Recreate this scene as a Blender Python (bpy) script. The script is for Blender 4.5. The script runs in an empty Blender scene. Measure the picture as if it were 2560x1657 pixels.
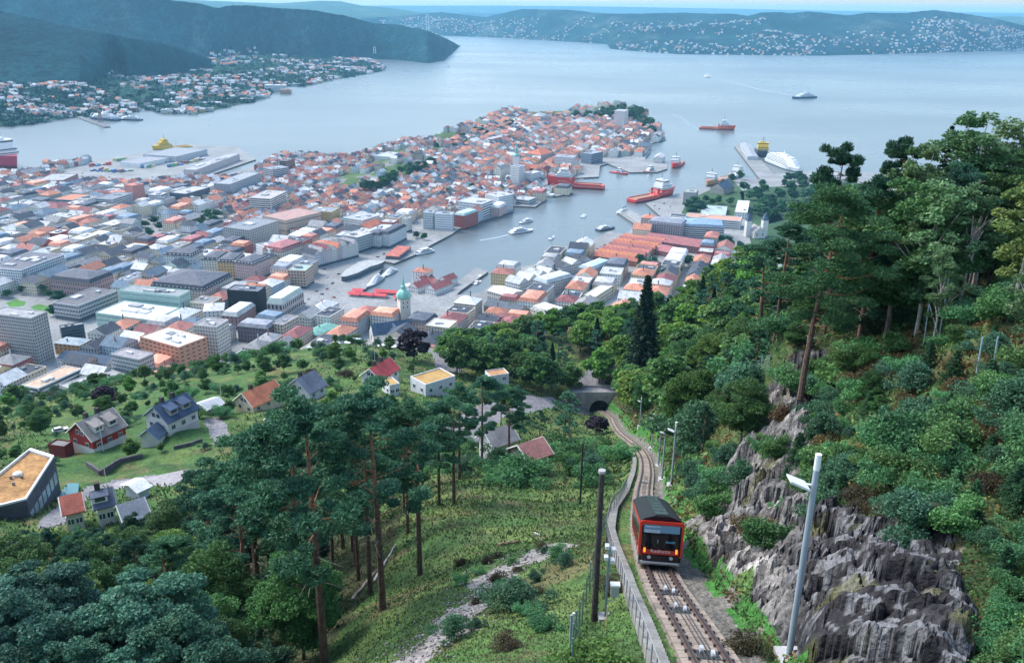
import bpy, math, random
import numpy as np
from mathutils import Matrix, Vector
RNG = np.random.default_rng(7); random.seed(7)
sc = bpy.context.scene
COL = sc.collection
R = math.radians
# ------------------------------------------------------------------ camera, world, sun, exposure
CAMZ = 320.0; FPX = 2200.0; PITCH = R(20.2); ROLL = R(0.72)
cam = bpy.data.cameras.new("camera"); camo = bpy.data.objects.new("camera", cam); COL.objects.link(camo)
cam.sensor_width = 36.0; cam.lens = 36.0 * FPX / 2560.0
cam.clip_start = 0.5; cam.clip_end = 90000
CM = Matrix.Rotation(R(90) - PITCH, 3, 'X') @ Matrix.Rotation(ROLL, 3, 'Z')
camo.matrix_world = Matrix.Translation((0, 0, CAMZ)) @ CM.to_4x4()
sc.camera = camo
SUN_EL, SUN_AZ = R(48), R(-62)         # azimuth measured from +Y towards +X
w = bpy.data.worlds.new("World"); sc.world = w; w.use_nodes = True
wn = w.node_tree.nodes; wl = w.node_tree.links
bg = wn['Background']; sky = wn.new('ShaderNodeTexSky'); sky.sky_type = 'NISHITA'
sky.sun_disc = False; sky.sun_elevation = SUN_EL; sky.sun_rotation = SUN_AZ
sky.altitude = 0; sky.air_density = 1.2; sky.dust_density = 1.6; sky.ozone_density = 1.2
wl.new(sky.outputs[0], bg.inputs[0]); bg.inputs[1].default_value = 0.148
sun = bpy.data.lights.new("sun", 'SUN'); suno = bpy.data.objects.new("sun", sun); COL.objects.link(suno)
sun.energy = 1.45; sun.angle = R(24); sun.color = (1.0, 0.955, 0.89)
suno.rotation_euler = (R(90) - SUN_EL, 0, math.pi - SUN_AZ)
vs = sc.view_settings; vs.view_transform = 'Standard'; vs.look = 'None'; vs.gamma = 1; vs.exposure = 1.36
vs.use_curve_mapping = False
sc.render.engine = 'CYCLES'
cy = sc.cycles; cy.use_denoising = True; cy.max_bounces = 5; cy.diffuse_bounces = 3; cy.glossy_bounces = 2
cy.transmission_bounces = 2; cy.volume_bounces = 1; cy.transparent_max_bounces = 8
cy.caustics_reflective = False; cy.caustics_refractive = False; cy.sample_clamp_indirect = 4
# ------------------------------------------------------------------ places read off the photograph
M3 = np.array(CM)
def ray(px, py):
    d = np.array([(px - 1280) / FPX, (828.5 - py) / FPX, -1.0]); return M3 @ d
def P(px, py, z=0.0):
    d = ray(px, py); t = (z - CAMZ) / d[2]; return np.array([d[0] * t, d[1] * t, z])
def PY(px, py, Y):
    d = ray(px, py); t = Y / d[1]; return np.array([d[0] * t, Y, CAMZ + d[2] * t])
def proj(p):
    q = M3.T @ (np.asarray(p, float) - np.array([0, 0, CAMZ]))
    return np.array([1280 + FPX * q[0] / -q[2], 828.5 - FPX * q[1] / -q[2]])
CR = dict(A=(0, 600), B=(400, 600), C=(0, 780), D=(780, 680), E=(1200, 560), F=(1500, 400), G=(800, 460), H=(1200, 380), I=(0, 360), J=(400, 360), Z=(0, 0))
def cr(k, x, y):
    s = 1.0 if k == 'Z' else 5.133
    return CR[k][0] + x / s, CR[k][1] + y / s
def unit(v):
    v = np.asarray(v, float); return v / (np.linalg.norm(v) + 1e-9)
def smooth(a, b, x):
    t = np.clip((np.asarray(x, float) - a) / (b - a), 0, 1); return t * t * (3 - 2 * t)
# ------------------------------------------------------------------ value noise (numpy)
_perm = np.random.default_rng(3).random(65536)
def vnoise(x, y, z=None):
    x = np.asarray(x, float); y = np.asarray(y, float); z = np.zeros_like(x) if z is None else np.asarray(z, float)
    xi = np.floor(x).astype(np.int64); yi = np.floor(y).astype(np.int64); zi = np.floor(z).astype(np.int64)
    fx = x - xi; fy = y - yi; fz = z - zi
    fx = fx * fx * (3 - 2 * fx); fy = fy * fy * (3 - 2 * fy); fz = fz * fz * (3 - 2 * fz)
    def h(a, b, c): return _perm[((a * 73856093) ^ (b * 19349663) ^ (c * 83492791)) & 65535]
    r = 0
    for dx in (0, 1):
        for dy in (0, 1):
            for dz in (0, 1):
                wgt = (fx if dx else 1 - fx) * (fy if dy else 1 - fy) * (fz if dz else 1 - fz)
                r = r + wgt * h(xi + dx, yi + dy, zi + dz)
    return r * 2 - 1
def fbm(x, y, z=None, o=4):
    s = 0; a = 1; f = 1; n = 0
    for i in range(o):
        s = s + a * vnoise(x * f + 17 * i, y * f + 5 * i, None if z is None else z * f); n += a; a *= 0.5; f *= 2.03
    return s / n
# ------------------------------------------------------------------ object helpers
def tag(o, label=None, cat=None, group=None, kind=None):
    if label: o['label'] = label
    if cat: o['category'] = cat
    if group: o['group'] = group
    if kind: o['kind'] = kind
    return o
def empty(name, loc, rz=0.0):
    o = bpy.data.objects.new(name, None); COL.objects.link(o); o.empty_display_size = 0.5
    o.location = [float(c) for c in loc]; o.rotation_euler = (0, 0, rz); return o
def mk(name, me, parent=None, mat=None, smoothf=False):
    o = bpy.data.objects.new(name, me); COL.objects.link(o)
    if parent is not None: o.parent = parent
    if mat is not None and not me.materials: me.materials.append(mat)
    if smoothf: me.polygons.foreach_set('use_smooth', [True] * len(me.polygons))
    return o
def copy_tree(o, parent=None):
    c = o.copy(); COL.objects.link(c)
    if parent is not None: c.parent = parent
    for ch in KIDS.get(o.name, ()):
        copy_tree(ch, c)
    return c
KIDS = {}
def npmesh(name, V, F, cols=None, mat=None):
    """V (n,3), F (m,k) constant size faces, cols (m,3) per face"""
    me = bpy.data.meshes.new(name); V = np.asarray(V, np.float32); F = np.asarray(F, np.int32)
    m, k = F.shape
    me.vertices.add(len(V)); me.vertices.foreach_set('co', V.ravel())
    me.loops.add(m * k); me.loops.foreach_set('vertex_index', F.ravel())
    me.polygons.add(m); me.polygons.foreach_set('loop_start', np.arange(0, m * k, k, dtype=np.int32))
    try: me.polygons.foreach_set('loop_total', np.full(m, k, np.int32))
    except Exception: pass
    me.update(calc_edges=True)
    if cols is not None:
        a = me.attributes.new('Tint', 'FLOAT_COLOR', 'FACE'); c = np.ones((m, 4), np.float32); c[:, :3] = cols
        a.data.foreach_set('color', c.ravel())
    if mat: me.materials.append(mat)
    return me
class MB:
    def __init__(s): s.v = []; s.f = []; s.c = []; s.col = (0.5, 0.5, 0.5)
    def face(s, pts):
        n = len(s.v); s.v += [tuple(float(a) for a in p) for p in pts]; s.f.append(tuple(range(n, n + len(pts)))); s.c.append(s.col)
    def prism(s, poly, z0, z1, top=True, bottom=False, topcol=None):
        n = len(poly)
        for i in range(n):
            a, b = poly[i], poly[(i + 1) % n]
            s.face([(a[0], a[1], z0), (b[0], b[1], z0), (b[0], b[1], z1), (a[0], a[1], z1)])
        if top:
            k = s.col
            if topcol is not None: s.col = topcol
            s.face([(p[0], p[1], z1) for p in poly]); s.col = k
        if bottom: s.face([(p[0], p[1], z0) for p in reversed(poly)])
    def box(s, cx, cy, z0, lx, ly, h, a=0.0, topcol=None, bottom=False):
        ca, sa = math.cos(a), math.sin(a)
        poly = [(cx + x * ca - y * sa, cy + x * sa + y * ca) for x, y in ((-lx / 2, -ly / 2), (lx / 2, -ly / 2), (lx / 2, ly / 2), (-lx / 2, ly / 2))]
        s.prism(poly, z0, z0 + h, topcol=topcol, bottom=bottom)
    def loft(s, rings, cap0=True, cap1=True, closed=True):
        for a, b in zip(rings[:-1], rings[1:]):
            n = len(a)
            for i in range(n if closed else n - 1):
                j = (i + 1) % n; s.face([a[i], a[j], b[j], b[i]])
        if cap0: s.face(list(reversed(rings[0])))
        if cap1: s.face(rings[-1])
    def tube(s, pts, r, n=6, r1=None):
        pts = [np.asarray(p, float) for p in pts]; rings = []
        m = len(pts)
        for i, p in enumerate(pts):
            d = unit(pts[min(i + 1, m - 1)] - pts[max(i - 1, 0)])
            up = np.array([0, 0, 1.0]) if abs(d[2]) < 0.9 else np.array([1.0, 0, 0])
            a = unit(np.cross(d, up)); b = np.cross(d, a)
            rr = r if r1 is None else r + (r1 - r) * i / max(1, m - 1)
            rings.append([p + rr * (math.cos(t) * a + math.sin(t) * b) for t in np.linspace(0, 2 * math.pi, n, endpoint=False)])
        s.loft(rings)
    def build(s, name, mat, parent=None, smoothf=False):
        me = bpy.data.meshes.new(name); me.from_pydata(s.v, [], s.f)
        a = me.attributes.new('Tint', 'FLOAT_COLOR', 'FACE')
        c = np.ones((len(s.f), 4), np.float32); c[:, :3] = np.array(s.c); a.data.foreach_set('color', c.ravel())
        me.materials.append(mat); me.update()
        return mk(name, me, parent, None, smoothf)
# ------------------------------------------------------------------ materials
def mat(name, base=None, rough=0.8, attr=None, noise=None, bump=None, metal=0.0, spec=0.3, emit=None, translucent=0, islands=0.0, objrand=0.0, coords='Object'):
    m = bpy.data.materials.new(name); m.use_nodes = True; nt = m.node_tree; N = nt.nodes; L = nt.links
    b = N['Principled BSDF']; b.inputs['Roughness'].default_value = rough; b.inputs['Metallic'].default_value = metal
    b.inputs['Specular IOR Level'].default_value = spec
    if attr:
        a = N.new('ShaderNodeAttribute'); a.attribute_name = attr; src = a.outputs['Color']
    else:
        c = N.new('ShaderNodeRGB'); c.outputs[0].default_value = (*base, 1); src = c.outputs[0]
    tc = N.new('ShaderNodeTexCoord')
    def noise_node(scale, detail=4, out='Object', squash=None):
        n = N.new('ShaderNodeTexNoise'); n.inputs['Scale'].default_value = scale; n.inputs['Detail'].default_value = detail
        if squash:
            mp = N.new('ShaderNodeMapping'); mp.inputs['Scale'].default_value = squash
            L.new(tc.outputs[out], mp.inputs[0]); L.new(mp.outputs[0], n.inputs['Vector'])
        else: L.new(tc.outputs[out], n.inputs['Vector'])
        return n
    def mult(src, fac_socket, lo, hi):
        mr = N.new('ShaderNodeMapRange'); mr.inputs['From Min'].default_value = 0.3; mr.inputs['From Max'].default_value = 0.7
        mr.inputs['To Min'].default_value = lo; mr.inputs['To Max'].default_value = hi; L.new(fac_socket, mr.inputs['Value'])
        mx = N.new('ShaderNodeVectorMath'); mx.operation = 'SCALE'; L.new(src, mx.inputs[0]); L.new(mr.outputs[0], mx.inputs['Scale'])
        return mx.outputs[0]
    if noise:
        for scale, amt in noise: src = mult(src, noise_node(scale, out=coords).outputs['Fac'], 1 - amt, 1 + amt)
    if islands:
        g = N.new('ShaderNodeNewGeometry')
        mr = N.new('ShaderNodeMapRange'); mr.inputs['To Min'].default_value = 1 - islands; mr.inputs['To Max'].default_value = 1 + islands; L.new(g.outputs['Random Per Island'], mr.inputs['Value'])
        mx = N.new('ShaderNodeVectorMath'); mx.operation = 'SCALE'; L.new(src, mx.inputs[0]); L.new(mr.outputs[0], mx.inputs['Scale']); src = mx.outputs[0]
    if objrand:
        oi = N.new('ShaderNodeObjectInfo'); hs = N.new('ShaderNodeHueSaturation'); L.new(src, hs.inputs['Color'])
        mr = N.new('ShaderNodeMapRange'); mr.inputs['To Min'].default_value = 0.5 - objrand * 0.045; mr.inputs['To Max'].default_value = 0.5 + objrand * 0.07; L.new(oi.outputs['Random'], mr.inputs['Value']); L.new(mr.outputs[0], hs.inputs['Hue'])
        ml = N.new('ShaderNodeMath'); ml.operation = 'MULTIPLY'; ml.inputs[1].default_value = 7.31; fr = N.new('ShaderNodeMath'); fr.operation = 'FRACT'
        L.new(oi.outputs['Random'], ml.inputs[0]); L.new(ml.outputs[0], fr.inputs[0])
        mr2 = N.new('ShaderNodeMapRange'); mr2.inputs['To Min'].default_value = 1 - objrand; mr2.inputs['To Max'].default_value = 1 + objrand; L.new(fr.outputs[0], mr2.inputs['Value']); L.new(mr2.outputs[0], hs.inputs['Value'])
        src = hs.outputs[0]
    L.new(src, b.inputs['Base Color'])
    if bump:
        n = noise_node(bump[0], 6, coords); bp = N.new('ShaderNodeBump'); bp.inputs['Strength'].default_value = bump[1]; bp.inputs['Distance'].default_value = bump[2]
        L.new(n.outputs['Fac'], bp.inputs['Height']); L.new(bp.outputs[0], b.inputs['Normal'])
    if emit:
        b.inputs['Emission Color'].default_value = (*emit[0], 1); b.inputs['Emission Strength'].default_value = emit[1]
    if translucent:
        tr = N.new('ShaderNodeBsdfTranslucent'); L.new(src, tr.inputs['Color']); ms = N.new('ShaderNodeMixShader'); ms.inputs[0].default_value = translucent
        L.new(b.outputs[0], ms.inputs[1]); L.new(tr.outputs[0], ms.inputs[2]); L.new(ms.outputs[0], N['Material Output'].inputs['Surface'])
    return m
M_WALL = mat('painted_wall', attr='Tint', noise=[(0.35, 0.10), (3.0, 0.06)], rough=0.85, coords='Object')
M_ROOF = mat('roof_tiles', attr='Tint', noise=[(0.25, 0.22), (2.2, 0.18)], rough=0.8, bump=(3.0, 0.5, 0.1))
M_GLASS = mat('window_glass', attr='Tint', rough=0.12, spec=0.6)
M_METAL = mat('painted_steel', attr='Tint', rough=0.45, spec=0.5, noise=[(0.6, 0.08)])
M_STONE = mat('stone', attr='Tint', noise=[(0.5, 0.3), (4, 0.25)], rough=0.9, bump=(4, 0.6, 0.1))
M_BARK = mat('bark', attr='Tint', noise=[(3, 0.35), (12, 0.3)], rough=0.95, bump=(14, 0.8, 0.05))
M_LEAF = mat('leaves', attr='Tint', rough=0.6, spec=0.25, translucent=0.3, islands=0.38, objrand=0.30)
M_NEEDLE = mat('needles', attr='Tint', rough=0.65, spec=0.2, translucent=0.15, islands=0.35, objrand=0.25)
M_FARLEAF = mat('far_leaves', attr='Tint', rough=0.8, spec=0.1, islands=0.35)
M_CONC = mat('concrete', attr='Tint', noise=[(0.8, 0.18), (7, 0.15)], rough=0.9, bump=(9, 0.5, 0.03))
# ------------------------------------------------------------------ the funicular line in plan
TR = [(1785, 1657, 27.6), (1734, 1570, 32.7), (1662, 1455, 42.7), (1645, 1418, 47.2), (1608, 1232, 96), (1616, 1180, 125), (1612, 1143, 155), (1598, 1120, 178), (1570, 1097, 205), (1548, 1079, 232), (1533, 1056, 270), (1526, 1042, 300), (1496, 1023, 335)]
_tp = [PY(*t) for t in TR]
_tp = [_tp[0] + (_tp[0] - _tp[1]) / 5.1 * k for k in (18, 9)] + _tp
_tp = np.array(_tp)
def catmull(Pn, n=24):
    out = []
    for i in range(len(Pn) - 1):
        p0 = Pn[max(i - 1, 0)]; p1 = Pn[i]; p2 = Pn[i + 1]; p3 = Pn[min(i + 2, len(Pn) - 1)]
        for t in np.linspace(0, 1, n, endpoint=False):
            out.append(0.5 * ((2 * p1) + (-p0 + p2) * t + (2 * p0 - 5 * p1 + 4 * p2 - p3) * t * t + (-p0 + 3 * p1 - 3 * p2 + p3) * t ** 3))
    out.append(Pn[-1]); return np.array(out)
def hermite(Pn, step=2.0):
    u = np.concatenate([[0], np.cumsum(np.linalg.norm(np.diff(Pn, axis=0), axis=1))]); d = np.diff(Pn, axis=0) / np.diff(u)[:, None]; h = np.diff(u)
    m = np.empty_like(Pn); m[0] = d[0]; m[-1] = d[-1]; m[1:-1] = (d[:-1] * h[1:, None] + d[1:] * h[:-1, None]) / (h[:-1] + h[1:])[:, None]; out = []
    for i in range(len(h)):
        for t in np.arange(0, 1, min(.5, step / h[i])):
            out.append((2 * t ** 3 - 3 * t * t + 1) * Pn[i] + (t ** 3 - 2 * t * t + t) * h[i] * m[i] + (3 * t * t - 2 * t ** 3) * Pn[i + 1] + (t ** 3 - t * t) * h[i] * m[i + 1])
    out.append(Pn[-1]); return np.array(out)
_tc = hermite(_tp)
for _ in range(3): _tc[1:-1] = (_tc[:-2] + 2 * _tc[1:-1] + _tc[2:]) / 4
_s = np.concatenate([[0], np.cumsum(np.linalg.norm(np.diff(_tc, axis=0), axis=1))])
TLEN = _s[-1]
def trk(s):
    return np.array([np.interp(s, _s, _tc[:, i]) for i in range(3)]).T
def tfr(s):
    """point, forward, left (horizontal), up on the track centre line"""
    p = trk(s); f = unit(trk(s + 0.6) - trk(s - 0.6)); l = unit(np.cross([0, 0, 1.0], f)); return p, f, l, np.cross(f, l)
def s_at_Y(Y): return float(np.interp(Y, _tc[:, 1], _s))
# ------------------------------------------------------------------ hillside
CP = [  # (px, py, Y) read off the photograph, Y = metres ahead
 (1100,1657,34),(800,1700,44),(400,1750,46),(0,1760,50),(1100,1500,48),(957,1525,52),(1050,1440,64),(700,1600,60),(500,1600,68),(200,1640,68),(0,1640,75),(800,1480,75),(400,1480,100),(100,1480,105),
 (1100,1350,75),(1200,1230,110),(1450,1265,105),(1300,1150,150),(1450,1150,150),(1250,1180,190),(1000,1285,98),(1330,1165,200),(1480,1100,200),
 (850,1390,98),(450,1380,128),(200,1380,130),(0,1400,130),(240,1290,150),(60,1255,165),(450,1200,180),(300,1180,190),(250,1135,205),(60,1100,225),(430,1080,215),
 (650,1040,235),(560,960,290),(750,890,350),(940,960,265),(1080,1005,245),(1280,1060,230),(1380,1000,300),(1420,1010,330),(1500,985,340),(0,1060,280),(0,1030,310),(300,955,330),(500,922,360),(700,880,390),(850,858,400),
 (1050,870,380),(1250,900,370),(1500,900,360),(1500,820,430),(1300,830,430),(1700,800,370),(1800,720,380),(1900,690,330),
 (1650,1000,200),(1750,1100,140),(1850,1000,125),(1900,900,140),(2000,1015,75),(2100,950,78),(2300,860,72),(2500,800,65),(2500,1000,50),(2500,1200,37),(2560,1400,30),(2560,1657,24),(2200,1657,24),(2320,1657,23),
 (2250,1380,32),(2250,1250,40),(2250,1100,52),(1780,1430,47),(1850,1530,36.5),(1970,1645,29.5),(1790,1265,68),(1960,1080,72),(2030,1020,76),(1900,1200,61),(1900,1300,52),(1960,1300,45.5),(1960,1400,38),(2100,1400,33.5),(2050,1560,29),
 (1740,1300,66),(1700,1230,84),(1720,1180,100),(1440,1620,33),(1560,1400,48),(1485,1555,38),(1540,1500,40)]
CW = [(-700,560,45),(-400,560,45),(-100,560,50),(150,560,70),(-900,700,3),(-500,680,3),(-200,680,3),(0,700,3),(200,720,20),(500,650,60),(700,700,30),(330,760,3),(-600,420,150),(-400,330,190),(-250,200,225),(-130,100,262),
 (30,90,288),(60,120,283),(90,200,255),(140,320,215),(250,420,170),(200,520,120),(-60,40,288),(-25,14,303),(0,8,309),(22,12,308),(45,20,306),(70,40,303),(110,80,296),(150,140,275),(300,300,230),(600,400,160)]
cps = [PY(*c) for c in CP] + [np.array(c, float) for c in CW]
cps += [trk(s) + np.array([0, 0, -0.3]) for s in np.linspace(8, TLEN - 2, 26)]
cps = np.array(cps)
def _dom(x, y):
    r = np.hypot(x, y); return np.stack([np.arctan2(x, y) * 2.2, np.log(r)], -1), r
_D, _r = _dom(cps[:, 0], cps[:, 1]); _val = (CAMZ - cps[:, 2]) / _r
_K = np.linalg.norm(_D[:, None] - _D[None], axis=-1); _n = len(cps)
_A = np.zeros((_n + 3, _n + 3)); _A[:_n, :_n] = -_K + 0.012 * np.eye(_n) * -1; _A[:_n, _n] = 1; _A[:_n, _n + 1:] = _D; _A[_n, :_n] = 1; _A[_n + 1:, :_n] = _D.T
_w = np.linalg.solve(_A, np.concatenate([_val, [0, 0, 0]]))
_S = np.arange(0, TLEN, 1.0); _SP = trk(_S)
def H(x, y, rough=True):
    sh = np.shape(x); x = np.ravel(np.asarray(x, float)); y = np.ravel(np.asarray(y, float)); out = np.empty_like(x)
    for i in range(0, len(x), 20000):
        xs, ys = x[i:i + 20000], y[i:i + 20000]; D, r = _dom(xs, ys)
        k = -np.linalg.norm(D[:, None] - _D[None], axis=-1)
        v = k @ _w[:_n] + _w[_n] + D @ _w[_n + 1:]
        z = CAMZ - v * r
        n1 = fbm(xs / 9, ys / 9, o=3) * np.clip(r / 120, .25, 1.6) if rough else 0
        z = z + n1
        # flatten along the track
        d2 = np.hypot(xs[:, None] - _SP[None, :, 0], ys[:, None] - _SP[None, :, 1]); j = d2.argmin(1); d = d2[np.arange(len(xs)), j]
        wt = 1 - smooth(1.9, 4.0, d); z = z * (1 - wt) + (_SP[j, 2] - 0.42) * wt
        # cut a niche under the modern houses' lawns is not needed; sink under the town
        out[i:i + 20000] = z
    return out.reshape(sh)
def h1(x, y): return float(H(np.array([x]), np.array([y]))[0])
def on_hill(px, py, Y):
    p = PY(px, py, Y); return np.array([p[0], p[1], h1(p[0], p[1])])
def at_px(px, Y):
    """hillside point at forward distance Y in picture column px"""
    p = PY(px, 1200, Y)
    for _ in range(4):
        z = h1(p[0], p[1]); q = proj((p[0], p[1], z)); p = PY(px, q[1], Y)
    return np.array([p[0], p[1], h1(p[0], p[1])])
def hit(px, py, lo=12, hi=620):
    """where the picture ray meets the hillside"""
    Ys = np.exp(np.linspace(math.log(lo), math.log(hi), 400)); d = ray(px, py); X = d[0] * Ys / d[1]; Z = CAMZ + d[2] * Ys / d[1]
    g = Z - H(X, Ys, False); k = np.argmax(g < 0)
    if g[k] >= 0: return None
    return np.array([X[k], Ys[k], h1(X[k], Ys[k])])
na, nr = 760, 620
az = np.linspace(R(-46), R(46), na); rr = np.exp(np.linspace(math.log(7.0), math.log(760.0), nr))
AZ, RR = np.meshgrid(az, rr, indexing='ij'); TX = RR * np.sin(AZ); TY = RR * np.cos(AZ); TZ = H(TX, TY)
# rock where the ground is steep beside the line, in the picture's lower right
dzr = np.gradient(TZ, axis=1) / np.gradient(RR, axis=1); dza = np.gradient(TZ, axis=0) / (RR * (az[1] - az[0]))
gx = np.abs(dza)
def dtrack(x, y):
    x = np.ravel(x); y = np.ravel(y); o = np.empty(len(x)); sd = np.empty(len(x))
    for i in range(0, len(x), 20000):
        dx = x[i:i + 20000, None] - _SP[None, :, 0]; dy = y[i:i + 20000, None] - _SP[None, :, 1]; d2 = np.hypot(dx, dy); j = d2.argmin(1)
        o[i:i + 20000] = d2[np.arange(len(j)), j]; sd[i:i + 20000] = dx[np.arange(len(j)), j]
    return o, sd
_o, _sd = dtrack(TX, TY); DTR = _o.reshape(TX.shape); SID = np.sign(_sd).reshape(TX.shape)
PXg = np.empty(TX.shape); PYg = np.empty(TX.shape)
_q = np.stack([TX, TY, TZ - CAMZ], -1) @ M3; PXg = 1280 + FPX * _q[..., 0] / -_q[..., 2]; PYg = 828.5 - FPX * _q[..., 1] / -_q[..., 2]
def poly_in(px, py, poly):
    px = np.asarray(px); py = np.asarray(py); ins = np.zeros(px.shape, bool); n = len(poly)
    for i in range(n):
        x1, y1 = poly[i]; x2, y2 = poly[(i + 1) % n]
        c = ((y1 > py) != (y2 > py)); xi = (x2 - x1) * (py - y1) / ((y2 - y1) + 1e-12) + x1; ins ^= c & (px < xi)
    return ins
def wpoly(pts): return [(float(P(a, b, 0)[0]), float(P(a, b, 0)[1])) for a, b in pts]
def hpoly(pts):
    o = []
    for a, b, Y in pts: p = PY(a, b, Y); o.append((p[0], p[1]))
    return o
ROCKP = hpoly([(1690,1300,66),(1780,1250,72),(1850,1170,78),(1900,1080,82),(1950,1020,84),(2060,995,84),(2010,1150,68),(2000,1290,50),(2100,1330,41),(2180,1350,38),(2330,1370,34),(2400,1430,32),(2440,1500,28),(2470,1657,22),(2300,1800,17),(2000,1700,24),(1960,1640,29),(1860,1500,37),(1790,1420,45),(1730,1380,52)])
noiseb = fbm(TX / 3, TY / 3, o=3) * 1.6
rock = poly_in(TX + noiseb, TY + noiseb, ROCKP).astype(float)
rock[(DTR < 3.4) & (SID > 0)] = 0
def ridg(x, y, o=4):
    s = 0; a = 1; f = 1
    for i in range(o):
        s = s + a * (1 - np.abs(vnoise(x * f + 9 * i, y * f + 3 * i)) * 2); a *= .5; f *= 2.1
    return s / 2
ca, sa = math.cos(R(25)), math.sin(R(25)); U = TX * ca + TY * sa; V = -TX * sa + TY * ca
blur = rock.copy()
for _ in range(6):
    blur = (blur + np.roll(blur, 1, 0) + np.roll(blur, -1, 0) + np.roll(blur, 1, 1) + np.roll(blur, -1, 1)) / 5
def worley(x, y, seed=0):
    xi = np.floor(x).astype(np.int64); yi = np.floor(y).astype(np.int64); f1 = np.full(x.shape, 9.); f2 = np.full(x.shape, 9.); cid = np.zeros(x.shape)
    for dx in (-1, 0, 1):
        for dy in (-1, 0, 1):
            cx, cy = xi + dx, yi + dy; hsh = ((cx * 73856093) ^ (cy * 19349663) ^ (seed * 83492791)); a = _perm[hsh & 65535]; b = _perm[(hsh * 31 + 7) & 65535]; c = _perm[(hsh * 57 + 13) & 65535]
            d = np.hypot(cx + a - x, cy + b - y); nw = d < f1; f2 = np.where(nw, f1, np.minimum(f2, d)); cid = np.where(nw, c, cid); f1 = np.where(nw, d, f1)
    return f1, f2, cid
wu, wv2 = U + .5 * fbm(TX / 1.5, TY / 1.5, o=3), V + .8 * fbm(TX / 2 + 9, TY / 2, o=3)
w1a, w1b, w1c = worley(wu / 1.7, wv2 / 4.6, 1); w2a, w2b, w2c = worley(wu / .6, wv2 / 1.5, 2); w3a, w3b, w3c = worley(wu / .26, wv2 / .5, 5)
blocks = (w1c - .5) * 1.9 + (w2c - .5) * .55 + (w3c - .5) * .14 - .5 * (1 - smooth(.0, .16, w1b - w1a)) - .2 * (1 - smooth(0, .2, w2b - w2a))
strata = .35 + blocks + .45 * ridg(U / 3.0, V / 8.0, 2) * 1.5 + fbm(TX / 2.6, TY / 2.6, o=4) * 1.0
TZ = TZ + blur * (strata - 0.35) * np.clip(RR / 40, .5, 1.2)
F_ = []
idx = np.arange(na * nr).reshape(na, nr)
F_ = np.stack([idx[:-1, :-1], idx[1:, :-1], idx[1:, 1:], idx[:-1, 1:]], -1).reshape(-1, 4)[:, ::-1]
fx = TX[:-1, :-1].ravel(); fy = TY[:-1, :-1].ravel(); fd = DTR[:-1, :-1].ravel(); fs = SID[:-1, :-1].ravel(); fr = rock[:-1, :-1].ravel() ; frr = RR[:-1, :-1].ravel()
def mixc(a, b, t): return np.asarray(a)[None] * (1 - t[:, None]) + np.asarray(b)[None] * t[:, None] if np.ndim(a) == 1 else a * (1 - t[:, None]) + np.asarray(b)[None] * t[:, None]
G1, G2, G3, G4 = (0.07, 0.14, 0.04), (0.125, 0.175, 0.055), (0.16, 0.125, 0.065), (0.035, 0.075, 0.03)
col = np.tile(np.array(G1), (len(fx), 1))
col = mixc(col, G2, smooth(-.2, .4, fbm(fx / 7, fy / 7, o=4)))
col = mixc(col, G3, .7 * smooth(.1, .5, fbm(fx / 4 + 50, fy / 4, o=4)))
col = mixc(col, G4, .6 * smooth(.0, .4, fbm(fx / 5, fy / 5 + 90, o=4)))
# forest floor under the trees
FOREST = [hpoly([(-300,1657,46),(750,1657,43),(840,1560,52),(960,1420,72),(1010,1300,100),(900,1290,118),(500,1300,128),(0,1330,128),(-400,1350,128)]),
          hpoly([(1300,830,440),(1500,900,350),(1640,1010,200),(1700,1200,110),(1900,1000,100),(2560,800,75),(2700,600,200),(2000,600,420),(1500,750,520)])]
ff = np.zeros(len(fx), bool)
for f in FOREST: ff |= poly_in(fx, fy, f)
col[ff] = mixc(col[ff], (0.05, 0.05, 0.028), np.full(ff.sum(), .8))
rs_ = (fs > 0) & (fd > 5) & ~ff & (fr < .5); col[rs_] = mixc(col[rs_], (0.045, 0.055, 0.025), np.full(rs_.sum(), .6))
# lawns on the bench
lawn = poly_in(fx, fy, hpoly([(120,1200,175),(520,1200,178),(560,1060,218),(900,860,400),(520,925,360),(300,960,328),(130,1040,290),(120,1130,215)]))
col[lawn] = mixc(col[lawn], (0.05, 0.115, 0.035), smooth(-.4, .3, fbm(fx[lawn] / 14, fy[lawn] / 14, o=3)) * .8)
# verge, scree, paths
col[(fd < 3.3) & (fs > 0)] = (0.16, 0.15, 0.13)
vg = (fd > 2.4) & (fd < 4.2) & (fs > 0) & (fbm(fx / 3, fy / 3) > -.25); col[vg] = (0.05, 0.16, 0.035)
def near_line(pts, wd, c, amt=1.0, nz=0.0):
    pp = np.array([(p[0], p[1]) for p in pts]); best = np.full(len(fx), 1e9)
    for a, b in zip(pp[:-1], pp[1:]):
        ab = b - a; t = np.clip(((fx - a[0]) * ab[0] + (fy - a[1]) * ab[1]) / (ab @ ab), 0, 1)
        best = np.minimum(best, np.hypot(fx - a[0] - t * ab[0], fy - a[1] - t * ab[1]))
    if nz: best = best + nz * fbm(fx / 2.2, fy / 2.2, o=4)
    k = best < wd; col[k] = col[k] * (1 - amt) + np.array(c) * amt
    return k
SCREE = [PY(*p) for p in [(1000,1657,36),(1110,1600,39),(1180,1520,46),(1260,1440,54),(1400,1370,62)]]
near_line(SCREE, 1.3, (0.30, 0.27, 0.27), .85, 1.7)
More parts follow.
